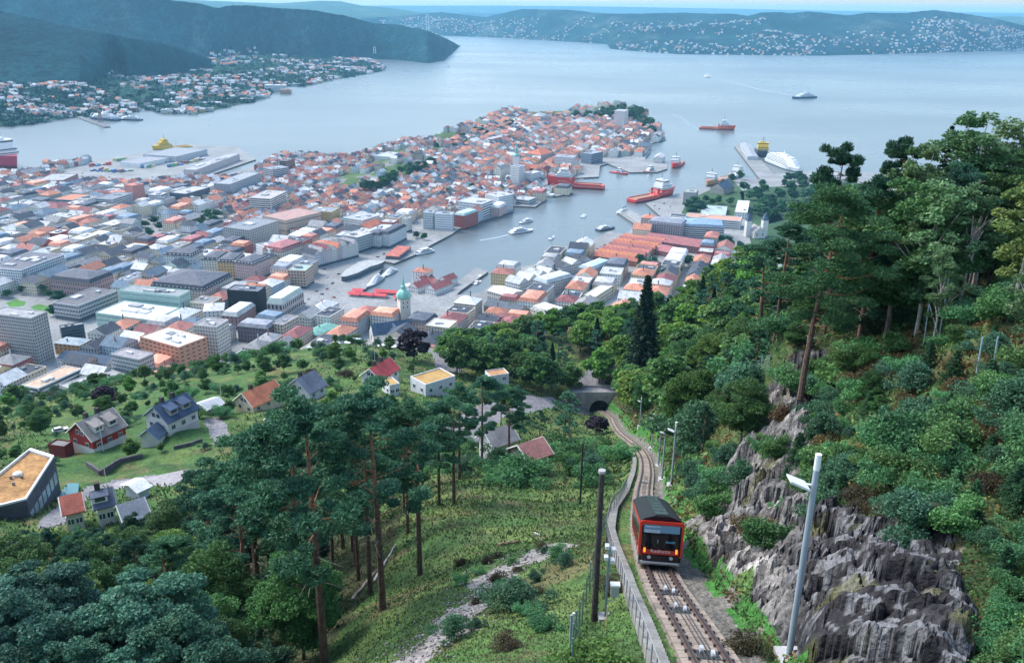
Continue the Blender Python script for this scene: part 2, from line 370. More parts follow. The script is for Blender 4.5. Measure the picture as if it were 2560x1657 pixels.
ROADS = [([PY(*p) for p in [(1000,845,400),(1040,880,375),(1110,900,360),(1120,940,320)]], 5.5),
         ([PY(*p) for p in [(1400,1030,300),(1440,985,330),(1490,955,350),(1560,960,350)]], 6.0),
         ([PY(*p) for p in [(120,1290,150),(150,1240,160),(230,1190,176),(330,1165,182),(480,1160,184)]], 2.6),
         ([PY(*p) for p in [(560,1120,205),(545,1080,215),(530,1040,228)]], 2.4),
         ([PY(*p) for p in [(1080,1130,190),(1140,1090,215),(1230,1030,245),(1350,985,290)]], 6.0)]
scree_k = near_line(SCREE, 1.2, (0.30, 0.27, 0.27), 0, 1.7)
rd = np.zeros(len(fx), bool)
for pts, wd in ROADS: rd |= near_line(pts, wd, (0.21, 0.205, 0.215), 1, .6)
# rock colours: grey slabs, black wet streaks, moss on the ledges
rk = fr > .5
n1 = fbm(U[:-1, :-1].ravel()[rk] / 1.6, V[:-1, :-1].ravel()[rk] / 5, o=4); n2 = fbm(fx[rk] / 1.1, fy[rk] / 1.1, o=4)
rc = np.tile(np.array((0.155, 0.148, 0.142)), (rk.sum(), 1)); rc = mixc(rc, (0.28, 0.26, 0.24), smooth(-.05, .35, n1)); 
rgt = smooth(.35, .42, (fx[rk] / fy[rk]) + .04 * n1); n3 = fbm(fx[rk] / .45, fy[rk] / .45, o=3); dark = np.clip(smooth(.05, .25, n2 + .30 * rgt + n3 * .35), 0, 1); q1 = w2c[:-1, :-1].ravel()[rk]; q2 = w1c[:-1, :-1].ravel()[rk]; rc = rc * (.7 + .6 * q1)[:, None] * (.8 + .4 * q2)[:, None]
crk = 1 - smooth(.0, .12, (w2b - w2a)[:-1, :-1].ravel()[rk]); crk2 = 1 - smooth(0, .1, (w1b - w1a)[:-1, :-1].ravel()[rk]); rc = mixc(rc, (0.05, 0.05, 0.045), np.clip(crk * .5 + crk2 * .7, 0, 1))
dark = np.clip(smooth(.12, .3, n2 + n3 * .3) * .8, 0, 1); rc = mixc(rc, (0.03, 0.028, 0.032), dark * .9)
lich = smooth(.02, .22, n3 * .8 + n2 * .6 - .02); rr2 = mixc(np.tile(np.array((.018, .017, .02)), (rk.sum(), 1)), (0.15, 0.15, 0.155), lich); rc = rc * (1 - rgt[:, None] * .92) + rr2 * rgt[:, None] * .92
ms = smooth(.22, .4, fbm(fx[rk] / 2.7 + 31, fy[rk] / 2.7, o=3)); rc = mixc(rc, (0.12, 0.12, 0.04), ms * .5)
col[rk] = rc
col *= (1 + .25 * fbm(fx / .9, fy / .9, o=3))[:, None]
M_GROUND = mat('hillside_ground', attr='Tint', noise=[(1.5, 0.3), (7, 0.35)], rough=0.95, bump=(2.6, 1.0, 0.35), spec=.15)
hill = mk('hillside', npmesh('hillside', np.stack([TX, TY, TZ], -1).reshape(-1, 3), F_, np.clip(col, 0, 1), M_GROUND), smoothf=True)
tag(hill, kind='structure')
hill.data.polygons.foreach_set('use_smooth', ~(rk))
from mathutils.bvhtree import BVHTree
# ------------------------------------------------------------------ water
def water_mat():
    m = bpy.data.materials.new('fjord_water'); m.use_nodes = True; nt = m.node_tree; N = nt.nodes; L = nt.links; b = N['Principled BSDF']
    b.inputs['Base Color'].default_value = (0.11, 0.135, 0.14, 1); b.inputs['Roughness'].default_value = 0.16; b.inputs['IOR'].default_value = 1.33
    g = N.new('ShaderNodeNewGeometry'); bp = None
    for sc_, dist, st in ((0.05, 0.8, .5), (0.35, 0.18, .7)):
        n = N.new('ShaderNodeTexNoise'); n.inputs['Scale'].default_value = sc_; n.inputs['Detail'].default_value = 5; L.new(g.outputs['Position'], n.inputs['Vector'])
        k = N.new('ShaderNodeBump'); k.inputs['Strength'].default_value = st; k.inputs['Distance'].default_value = dist; L.new(n.outputs['Fac'], k.inputs['Height'])
        if bp: L.new(bp.outputs[0], k.inputs['Normal'])
        bp = k
    L.new(bp.outputs[0], b.inputs['Normal'])
    # gusts roughen the water in long patches
    n = N.new('ShaderNodeTexNoise'); n.inputs['Scale'].default_value = 1.0; n.inputs['Detail'].default_value = 5; mp = N.new('ShaderNodeMapping'); mp.inputs['Scale'].default_value = (0.0007, 0.0013, 1); mp.inputs['Rotation'].default_value = (0, 0, .25)
    L.new(g.outputs['Position'], mp.inputs[0]); L.new(mp.outputs[0], n.inputs['Vector']); mr = N.new('ShaderNodeMapRange'); mr.inputs['From Min'].default_value = .35; mr.inputs['From Max'].default_value = .65; mr.inputs['To Min'].default_value = .24; mr.inputs['To Max'].default_value = .34
    L.new(n.outputs['Fac'], mr.inputs['Value']); L.new(mr.outputs[0], b.inputs['Roughness'])
    return m
M_WATER = water_mat()
WX = [-60000, -20000, -6000, -3000, -1500, 0, 1500, 3000, 6000, 20000, 60000]; WY = [-2000, 300, 900, 1500, 2500, 4500, 9000, 20000, 70000]
wv = [(x, y, 0) for x in WX for y in WY]; ny = len(WY)
wf = [(i * ny + j, (i + 1) * ny + j, (i + 1) * ny + j + 1, i * ny + j + 1) for i in range(len(WX) - 1) for j in range(ny - 1)]
tag(mk('fjord_water', npmesh('fjord_water', wv, wf, None, M_WATER)), kind='structure')
# ------------------------------------------------------------------ the town's land, quays and piers
from mathutils.geometry import tessellate_polygon
SHORE = [(-300,440),(0,430),(110,418),(170,413),(300,394),(370,383),(385,377),(480,366),(592,370),(640,402),(633,404),(545,434),(512,446),(545,447),(640,418),(700,392),(735,392),(880,398),(937,382),(988,364),(1064,358),(1126,338),(1199,316),(1268,292),(1340,292),(1417,290),(1480,277),(1541,268),(1613,284),(1634,313),(1654,325),(1664,352),(1630,360),(1624,385),(1612,400),(1668,413),(1668,425),(1643,433),(1574,434),(1519,412),(1500,418),(1497,445),(1446,448),(1372,452),(1366,473),(1432,486),(1390,494),(1330,482),(1366,500),(1337,521),(1283,518),(1283,532),(1199,558),(1148,576),(1130,589),(1075,618),(1040,640),(985,663),(959,657),(957,676),(919,722),(900,740),(1025,742),(1028,705),(1097,700),(1105,741),(1190,674),(1220,684),(1152,731),(1141,742),(1200,737),(1261,694),(1286,675),(1341,664),(1410,635),(1446,625),(1497,595),(1523,582),(1563,590),(1590,566),(1545,536),(1566,523),(1622,552),(1660,552),(1614,512),(1700,486),(1755,473),(1790,470),(1860,448),(1900,452),(1836,369),(1860,356),(1934,438),(1998,433),(2049,429),(2129,433),(2300,440),(2700,450)]
shore = wpoly(SHORE)
land = shore + [(1500, 900), (900, 600), (-900, 600), (-1500, 900)]
NB = wpoly([(910,470),(985,430),(1040,385),(1110,350),(1200,312),(1290,292),(1400,292),(1540,276),(1600,296)])
def CG(x, y):
    x = np.asarray(x, float); y = np.asarray(y, float); best = np.full(x.shape, 1e9)
    for a, b in zip(NB[:-1], NB[1:]):
        ax, ay = a; bx, by = b; L2 = (bx - ax) ** 2 + (by - ay) ** 2
        t = np.clip(((x - ax) * (bx - ax) + (y - ay) * (by - ay)) / L2, 0, 1); best = np.minimum(best, np.hypot(x - ax - t * (bx - ax), y - ay - t * (by - ay)))
    return 2.5 + 14 * np.exp(-(best / 75) ** 2) * smooth(0, 1, 1)
M_STREET = mat('street_paving', attr='Tint', noise=[(0.02, 0.2), (0.25, 0.18), (1.5, 0.12)], rough=0.9)
mb = MB(); mb.col = (0.25, 0.255, 0.25)
tri = tessellate_polygon([[Vector((x, y, 0)) for x, y in land]])
for t in tri:
    pts = [(land[i][0], land[i][1], 2.5) for i in t]
    if (pts[1][0] - pts[0][0]) * (pts[2][1] - pts[0][1]) - (pts[2][0] - pts[0][0]) * (pts[1][1] - pts[0][1]) < 0: pts.reverse()
    mb.face(pts)
tag(mb.build('town_ground', M_STREET), kind='structure')
mb = MB(); mb.col = (0.11, 0.11, 0.105)
for a, b in zip(shore[:-1], shore[1:]):
    mb.face([(a[0], a[1], -2), (b[0], b[1], -2), (b[0], b[1], 2.5), (a[0], a[1], 2.5)])
qw = tag(mb.build('quay_edge', M_CONC), kind='structure')
# Nordnes ridge mound
NBa = np.array(NB); gxr = np.arange(NBa[:, 0].min() - 160, NBa[:, 0].max() + 160, 14.0); gyr = np.arange(NBa[:, 1].min() - 160, NBa[:, 1].max() + 160, 14.0)
GX, GY = np.meshgrid(gxr, gyr, indexing='ij'); GZ = CG(GX, GY); inl = poly_in(GX, GY, shore + [(0, 600)])
GZ = np.where(inl, GZ, 1.0) - .25; i2 = np.arange(GX.size).reshape(GX.shape)
f2 = np.stack([i2[:-1, :-1], i2[1:, :-1], i2[1:, 1:], i2[:-1, 1:]], -1).reshape(-1, 4); zz = GZ.ravel()[f2].max(1); f2 = f2[(zz > 3.2) & inl.ravel()[f2].all(1)]
cc = np.where((fbm(GX / 60, GY / 60).ravel()[f2[:, 0]] > .05)[:, None], [(0.06, 0.11, 0.03)], [(0.18, 0.18, 0.18)])
tag(mk('park_ridge_ground', npmesh('park_ridge', np.stack([GX, GY, GZ], -1).reshape(-1, 3), f2, cc, M_STREET), smoothf=True), kind='structure')
# ------------------------------------------------------------------ hills across the fjord
M_FARHILL = mat('far_forest_hills', attr='Tint', noise=[(0.004, 0.35), (0.02, 0.45), (0.07, 0.5)], rough=0.95, bump=(0.035, 1.0, 20.0), spec=.05)
def colpt(px, row, z=None, Y=None): return P(px, row, z) if Y is None else PY(px, row, Y)
def farhill(name, base, ridge, nt=70, npx=260, back=0.5, amp=1.0, c0=(0.035, 0.085, 0.05), c1=(0.11, 0.13, 0.08), pw=0.85, wob=.12):
    bp = np.array([colpt(*b) for b in base]); bx = np.array([b[0] for b in base]); rp = np.array([colpt(*b) for b in ridge]); rx = np.array([b[0] for b in ridge])
    xs = np.linspace(min(bx[0], rx[0]), max(bx[-1], rx[-1]), npx)
    B = np.stack([np.interp(xs, bx, bp[:, i]) for i in range(3)], -1); Rg = np.stack([np.interp(xs, rx, rp[:, i]) for i in range(3)], -1)
    t = np.concatenate([np.linspace(0, 1, nt), 1 + np.linspace(0.05, 1, 14) * back])
    T = t[None, :, None]; Pn = B[:, None] + (Rg - B)[:, None] * np.minimum(T, 1) ; Pn = Pn + (Rg - B)[:, None] * np.maximum(T - 1, 0) * np.array([1, 1, 0.0])
    tt = np.minimum(t, 1) ** pw; Z = B[:, None, 2] + (Rg[:, None, 2] - B[:, None, 2]) * tt[None]
    Z = np.where(t[None] > 1, Z - (Rg[:, None, 2] + 20) * ((t[None] - 1) / back) ** 1.3, Z)
    env = np.sin(np.clip(t, 0, 1) * math.pi * .93)[None]
    span = np.maximum(Rg[:, None, 2] - B[:, None, 2], 20)
    L_ = 420.0 * (1 if amp < 2 else 2)
    Z = Z + amp * env * span * wob * 1.6 * fbm(Pn[..., 0] / L_, Pn[..., 1] / L_, o=4) + np.where(t[None] > .03, 5 * np.abs(fbm(Pn[..., 0] / 28, Pn[..., 1] / 28, o=2)) , 0) * 1.0
    Pn[..., 2] = Z; n0, n1 = Z.shape; ii = np.arange(n0 * n1).reshape(n0, n1)
    f = np.stack([ii[:-1, :-1], ii[1:, :-1], ii[1:, 1:], ii[:-1, 1:]], -1).reshape(-1, 4)
    X = Pn[:-1, :-1, 0].ravel(); Yy = Pn[:-1, :-1, 1].ravel(); c = mixc(np.tile(np.array(c0), (len(f), 1)), c1, .6 * smooth(.1, .5, fbm(X / 300, Yy / 300, o=4)))
    o = mk(name, npmesh(name, Pn.reshape(-1, 3), f, c, M_FARHILL), smoothf=True); tag(o, kind='structure'); return Pn[:, :nt]
HG = {}
HG['sub'] = farhill('suburb_slope', [(-300,332,0),(0,318,0),(87,310,0),(196,291,0),(302,300,0),(356,272,0),(415,284,0),(495,286,0),(655,250,0),(713,216,0),(756,217,0),(833,200,0),(900,189,0),(957,178,0)],
    [(-300,222,70),(0,204,62),(200,202,58),(260,180,58),(310,150,55),(527,146,50),(600,142,45),(700,138,32),(800,148,22),(850,146,20),(925,150,12),(955,166,5)], amp=.5, c0=(0.03,0.08,0.05), c1=(0.10,0.12,0.11), pw=.8, back=.3)
HG['dam'] = farhill('near_forest_hill', [(-350,240,60),(0,212,60),(200,207,60),(260,190,60),(305,160,60),(527,152,50)], [(-350,-20,None,3900),(0,29,None,3700),(60,40,None,3700),(145,62,None,3700),(255,84,None,3750),(400,109,None,3900),(527,148,None,4300)], amp=.55, c0=(0.003,0.028,0.035), c1=(0.014,0.05,0.05), pw=.9)  # green forest tinted dark blue, haze put into the colour
HG['lyd'] = farhill('mountain_beyond_the_suburb', [(-350,160,0),(300,150,0),(527,152,0),(700,143,0),(850,141,0),(1000,134,0),(1100,124,0),(1150,116.5,0)], [(-350,-70,None,5600),(0,-42,None,5600),(250,-22,None,5600),(430,-1,None,5600),(500,9,None,5600),(545,22,None,5600),(582,16,None,5800),(690,22,None,5800),(780,28,None,5900),(860,40,None,6000),(934,60,None,6050),(988,62,None,6050),(1068,78,None,6000),(1110,94,None,6300),(1150,116.2,0)], amp=.7, c0=(0.006,0.042,0.048), c1=(0.045,0.085,0.075))  # tint leans blue to carry part of the haze
HG['far1'] = farhill('far_pale_hill', [(300,60,None,12000),(850,55,None,12000),(1060,60,None,12000)], [(300,-4,None,15500),(440,-1,None,15500),(620,7,None,15500),(700,9,None,15500),(800,3,None,15500),(850,4,None,15500),(905,15,None,15500),(980,21,None,15500),(1060,34,None,15500)], amp=.2)
HG['ask'] = farhill('low_hills_across_the_fjord', [(900,78,0),(1000,84,0),(1105,90,0),(1279,96,0),(1425,105,0),(1520,112,0),(1525,123,0),(1620,131,0),(1710,136.5,0),(2049,140,0),(2209,136,0),(2282,134,0),(2420,130,0),(2560,125,0),(2800,115,0)],
    [(900,46,None,12000),(941,45,None,12000),(1013,40,None,12000),(1105,31,None,12000),(1140,36,None,12000),(1213,44,None,11500),(1250,36,None,11200),(1305,24,None,11000),(1414,25,None,10800),(1470,31,None,10500),(1523,36,None,10000),(1710,33,None,9800),(1809,34,None,9500),(1870,40,None,9000),(1904,31,None,8800),(1954,31,None,8800),(1976,34,None,8800),(2020,30,None,8800),(2118,40,None,8800),(2173,31,None,8800),(2267,34,None,8800),(2336,26,None,8800),(2409,33,None,8800),(2500,51,None,8800),(2560,65,None,8800),(2800,90,None,8800)], npx=520, nt=80, amp=.75, c0=(0.006,0.04,0.045), c1=(0.07,0.10,0.09), wob=.16)  # haze blue mixed into these slopes' colour as well
farhill('horizon_islands', [(900,30,None,24000),(2900,50,None,24000)], [(900,15,None,27000),(1100,15,None,27000),(1260,15,None,27000),(1500,17,None,27000),(1710,20.5,None,27000),(1850,23,None,27000),(2000,26,None,27000),(2120,28,None,27000),(2560,33,None,27000),(2900,38,None,27000)], amp=.15, npx=200, nt=20, back=.2)
farhill('far_right_headland', [(2460,70,None,12500),(2900,70,None,12500)], [(2460,44,None,14500),(2520,41,None,14500),(2600,45,None,14500),(2900,50,None,14500)], amp=.2, nt=30, npx=80)
tag(tag(farhill and bpy.data.objects['suburb_slope']), kind='structure')
# ------------------------------------------------------------------ haze
hz = bpy.data.materials.new('haze'); hz.use_nodes = True; hn = hz.node_tree.nodes; hn.remove(hn['Principled BSDF']); pv = hn.new('ShaderNodeVolumePrincipled')
pv.inputs['Color'].default_value = (0.30, 0.68, 0.97, 1); pv.inputs['Density'].default_value = 4.0e-5; pv.inputs['Anisotropy'].default_value = 0.1
hz.node_tree.links.new(pv.outputs[0], hn['Material Output'].inputs['Volume'])
mb = MB(); mb.box(0, 15000, -30, 60000, 40000, 30 + 480, bottom=True)
me = bpy.data.meshes.new('haze'); me.from_pydata(mb.v, [], mb.f); me.materials.append(hz)
tag(mk('haze', me), kind='stuff')
# ------------------------------------------------------------------ buildings
DGL = (0.035, 0.05, 0.07)
def gen_building(w_, r_, g_, cx, cy, a, lx, ly, z0, h, wall, roof, kind='flat', fl=3.3, pitch=3.6, ww=1.3, wh=1.5, style='grid', rh=None, rng=None, base=None, glass=DGL, over=0.35, dorm=0, plant=2, skip=()):
    """adds walls, roof and window glazing of one box building to three mesh builders; lx is the long side unless told otherwise"""
    rng = rng or random; ca, sa = math.cos(a), math.sin(a)
    def W(x, y, z): return (cx + x * ca - y * sa, cy + x * sa + y * ca, z)
    X, Y = lx / 2, ly / 2; z1 = z0 + h
    w_.col = wall
    quad = [(-X, -Y), (X, -Y), (X, Y), (-X, Y)]
    zb = z0 - 1.0
    for i in range(4):
        p, q = quad[i], quad[(i + 1) % 4]
        if base is not None:
            w_.col = base; w_.face([W(*p, zb), W(*q, zb), W(*q, z0 + fl), W(*p, z0 + fl)]); w_.col = wall
            w_.face([W(*p, z0 + fl), W(*q, z0 + fl), W(*q, z1), W(*p, z1)])
        else: w_.face([W(*p, zb), W(*q, zb), W(*q, z1), W(*p, z1)])
    g_.col = glass; nf = max(1, int(h / fl + .3)); fh = h / nf
    if style:
        for i in range(4):
            if i in skip: continue
            p, q = quad[i], quad[(i + 1) % 4]; L_ = math.hypot(q[0] - p[0], q[1] - p[1]); dx, dy = (q[0] - p[0]) / L_, (q[1] - p[1]) / L_; nx, ny = dy, -dx; e = 0.09
            for k in range(nf):
                zc = z0 + (k + .55) * fh
                if style == 'strip' or (style == 'mixed' and i % 2 == 0):
                    m = 0.8; ps = [(m, L_ - m)]; hh = wh
                else:
                    n = max(1, int((L_ - .8) / pitch)); st = L_ / n; ps = [(st * (j + .5) - ww / 2, st * (j + .5) + ww / 2) for j in range(n)]; hh = wh
                for s0, s1 in ps:
                    g_.face([W(p[0] + dx * s0 + nx * e, p[1] + dy * s0 + ny * e, zc - hh / 2), W(p[0] + dx * s1 + nx * e, p[1] + dy * s1 + ny * e, zc - hh / 2), W(p[0] + dx * s1 + nx * e, p[1] + dy * s1 + ny * e, zc + hh / 2), W(p[0] + dx * s0 + nx * e, p[1] + dy * s0 + ny * e, zc + hh / 2)])
    r_.col = roof; o = over
    if kind == 'flat':
        t = 0.5; ph = .7
        r_.face([W(-X + t, -Y + t, z1 + .05), W(X - t, -Y + t, z1 + .05), W(X - t, Y - t, z1 + .05), W(-X + t, Y - t, z1 + .05)])
        w_.col = tuple(min(.8, c * 1.15) for c in wall)
        for i in range(4):
            p, q = quad[i], quad[(i + 1) % 4]; pi = (p[0] - math.copysign(t, p[0]), p[1] - math.copysign(t, p[1])); qi = (q[0] - math.copysign(t, q[0]), q[1] - math.copysign(t, q[1]))
            w_.face([W(*p, z1), W(*q, z1), W(*q, z1 + ph), W(*p, z1 + ph)]); w_.face([W(*p, z1 + ph), W(*q, z1 + ph), W(*qi, z1 + ph), W(*pi, z1 + ph)]); w_.face([W(*qi, z1), W(*pi, z1), W(*pi, z1 + ph), W(*qi, z1 + ph)])
        for _ in range(plant):
            bx, by = rng.uniform(2, max(2.2, lx * .22)), rng.uniform(2, max(2.2, ly * .3)); px_, py_ = rng.uniform(-X + bx, X - bx) * .8, rng.uniform(-Y + by, Y - by) * .8
            r_.col = rng.choice([(.5, .5, .5), (.22, .23, .25), (.35, .35, .36), (.65, .65, .64)]); c = W(px_, py_, 0); r_.box(c[0], c[1], z1, bx, by, rng.uniform(.8, 2.6), a)
    elif kind == 'gable':
        rh = rh or min(ly * .42, 3 + ly * .14)
        if lx >= ly: A = [W(-X - o, -Y - o, z1 - .2), W(X + o, -Y - o, z1 - .2), W(X + o, Y + o, z1 - .2), W(-X - o, Y + o, z1 - .2)]; r0, r1 = W(-X - o, 0, z1 + rh), W(X + o, 0, z1 + rh); r_.face([A[0], A[1], r1, r0]); r_.face([A[2], A[3], r0, r1]); w_.face([W(X, -Y, z1), W(X, Y, z1), W(X, 0, z1 + rh * .98)]); w_.face([W(-X, Y, z1), W(-X, -Y, z1), W(-X, 0, z1 + rh * .98)])
        else: A = [W(-X - o, -Y - o, z1 - .2), W(X + o, -Y - o, z1 - .2), W(X + o, Y + o, z1 - .2), W(-X - o, Y + o, z1 - .2)]; r0, r1 = W(0, -Y - o, z1 + rh), W(0, Y + o, z1 + rh); r_.face([A[1], A[2], r1, r0]); r_.face([A[3], A[0], r0, r1]); w_.face([W(-X, -Y, z1), W(X, -Y, z1), W(0, -Y, z1 + rh * .98)]); w_.face([W(X, Y, z1), W(-X, Y, z1), W(0, Y, z1 + rh * .98)])
        r_.face(list(reversed(A)))
    else:
        ins = 2.2 if kind == 'mansard' else 0; mh = (rh or 3.4) if kind == 'mansard' else 0
        A = [W(x + math.copysign(o, x), y + math.copysign(o, y), z1 - .1) for x, y in quad]
        if kind == 'mansard':
            B = [W(x - math.copysign(ins, x), y - math.copysign(ins, y), z1 + mh) for x, y in quad]
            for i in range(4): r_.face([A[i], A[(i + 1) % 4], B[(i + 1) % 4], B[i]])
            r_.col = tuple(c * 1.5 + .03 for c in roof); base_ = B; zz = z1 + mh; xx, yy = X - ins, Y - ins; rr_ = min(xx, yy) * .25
        else: base_ = A; zz = z1 - .1; xx, yy = X, Y; rr_ = rh or min(X, Y) * .5; r_.face(list(reversed(A)))
        k = max(0.0, (xx - yy)); k2 = max(0.0, (yy - xx))
        if xx >= yy: t0, t1 = W(-k, 0, zz + rr_), W(k, 0, zz + rr_); r_.face([base_[0], base_[1], t1, t0]); r_.face([base_[2], base_[3], t0, t1]); r_.face([base_[1], base_[2], t1]); r_.face([base_[3], base_[0], t0])
        else: t0, t1 = W(0, -k2, zz + rr_), W(0, k2, zz + rr_); r_.face([base_[1], base_[2], t1, t0]); r_.face([base_[3], base_[0], t0, t1]); r_.face([base_[0], base_[1], t0]); r_.face([base_[2], base_[3], t1])
        if kind == 'mansard' and dorm:   # dormers round the steep part
            for i in range(4):
                p, q = quad[i], quad[(i + 1) % 4]; L_ = math.hypot(q[0] - p[0], q[1] - p[1]); dx, dy = (q[0] - p[0]) / L_, (q[1] - p[1]) / L_; nx, ny = dy, -dx; n = max(1, int(L_ / dorm))
                for j in range(n):
                    s = (j + .5) * L_ / n; c = W(p[0] + dx * s - nx * 1.2, p[1] + dy * s - ny * 1.2, 0); w_.col = (.6, .6, .58); w_.box(c[0], c[1], z1 + .5, 1.5, 2.0, 1.7, a + math.atan2(dy, dx))
                    g_.face([W(p[0] + dx * (s - .5) - nx * .12, p[1] + dy * (s - .5) - ny * .12, z1 + .8), W(p[0] + dx * (s + .5) - nx * .12, p[1] + dy * (s + .5) - ny * .12, z1 + .8), W(p[0] + dx * (s + .5) - nx * .12, p[1] + dy * (s + .5) - ny * .12, z1 + 1.9), W(p[0] + dx * (s - .5) - nx * .12, p[1] + dy * (s - .5) - ny * .12, z1 + 1.9)])
    if kind in ('gable', 'hip') and rng.random() < .75:
        c = W(rng.uniform(-.5, .5) * X, rng.uniform(-.2, .2) * Y, 0); r_.col = rng.choice([(.3, .15, .12), (.4, .4, .4), (.1, .1, .1)]); r_.box(c[0], c[1], z1, .9, .9, (rh or min(lx, ly) * .42) + 1.2, a)
    if kind in ('gable', 'hip'):   # skylights
        r_.col = (.6, .66, .7)
FPS = []       # footprints already used (cx, cy, a, lx, ly)
LMK = []       # (phrase, world point) for describing neighbours
def thing_building(name, label, cat, cx, cy, a, lx, ly, z0, h, wall, roof, group=None, ref=None, reg=True, pad=1.5, **kw):
    e = empty(name, (cx, cy, z0), a); tag(e, label, cat, group)
    w_, r_, g_ = MB(), MB(), MB(); gen_building(w_, r_, g_, 0, 0, 0, lx, ly, 0, h, wall, roof, **kw)
    w_.build('wall', M_WALL, e); r_.build('roof', M_ROOF, e)
    if g_.f: tag(g_.build('window_panes', M_GLASS, e), kind='stuff')
    if reg: FPS.append((cx, cy, a, lx + pad, ly + pad))
    if ref: LMK.append((ref, np.array([cx, cy, z0 + h * .5])))
    return e
def rect_from(k, L_, N_, R_, h, z0=2.5, depth=None):
    z = z0 + h; N = P(*cr(k, *N_), z)[:2]; Rr = P(*cr(k, *R_), z)[:2]; u = Rr - N
    if L_ is None: lu = np.linalg.norm(u); ud = u / lu; vd = np.array([-ud[1], ud[0]]); vd = vd if vd[1] > 0 else -vd; lv = depth
    else:
        Lp = P(*cr(k, *L_), z)[:2]; v = Lp - N
        if np.linalg.norm(u) >= np.linalg.norm(v): lu = np.linalg.norm(u); ud = u / lu; vd = np.array([-ud[1], ud[0]]); vd = vd if vd @ v > 0 else -vd; lv = max(6, abs(v @ vd))
        else: lv = np.linalg.norm(v); vd = v / lv; ud = np.array([-vd[1], vd[0]]); ud = ud if ud @ u > 0 else -ud; lu = max(6, abs(u @ ud))
    c = N + ud * lu / 2 + vd * lv / 2; return c[0], c[1], math.atan2(ud[1], ud[0]), lu, lv
W_, C_, GR, DG, BK, MN, OC, PK, TN, BR, BRK = (.62, .62, .6), (.62, .55, .42), (.33, .34, .35), (.12, .13, .15), (.02, .02, .025), (.36, .5, .45), (.55, .36, .15), (.52, .38, .36), (.48, .36, .27), (.32, .22, .21), (.38, .15, .09)
RD, RM, RO, RB, RG, RL, RGN = (.055, .06, .075), (.2, .055, .06), (.5, .16, .09), (.045, .075, .12), (.2, .2, .2), (.45, .46, .46), (.16, .36, .3)
B = thing_building; RF = rect_from
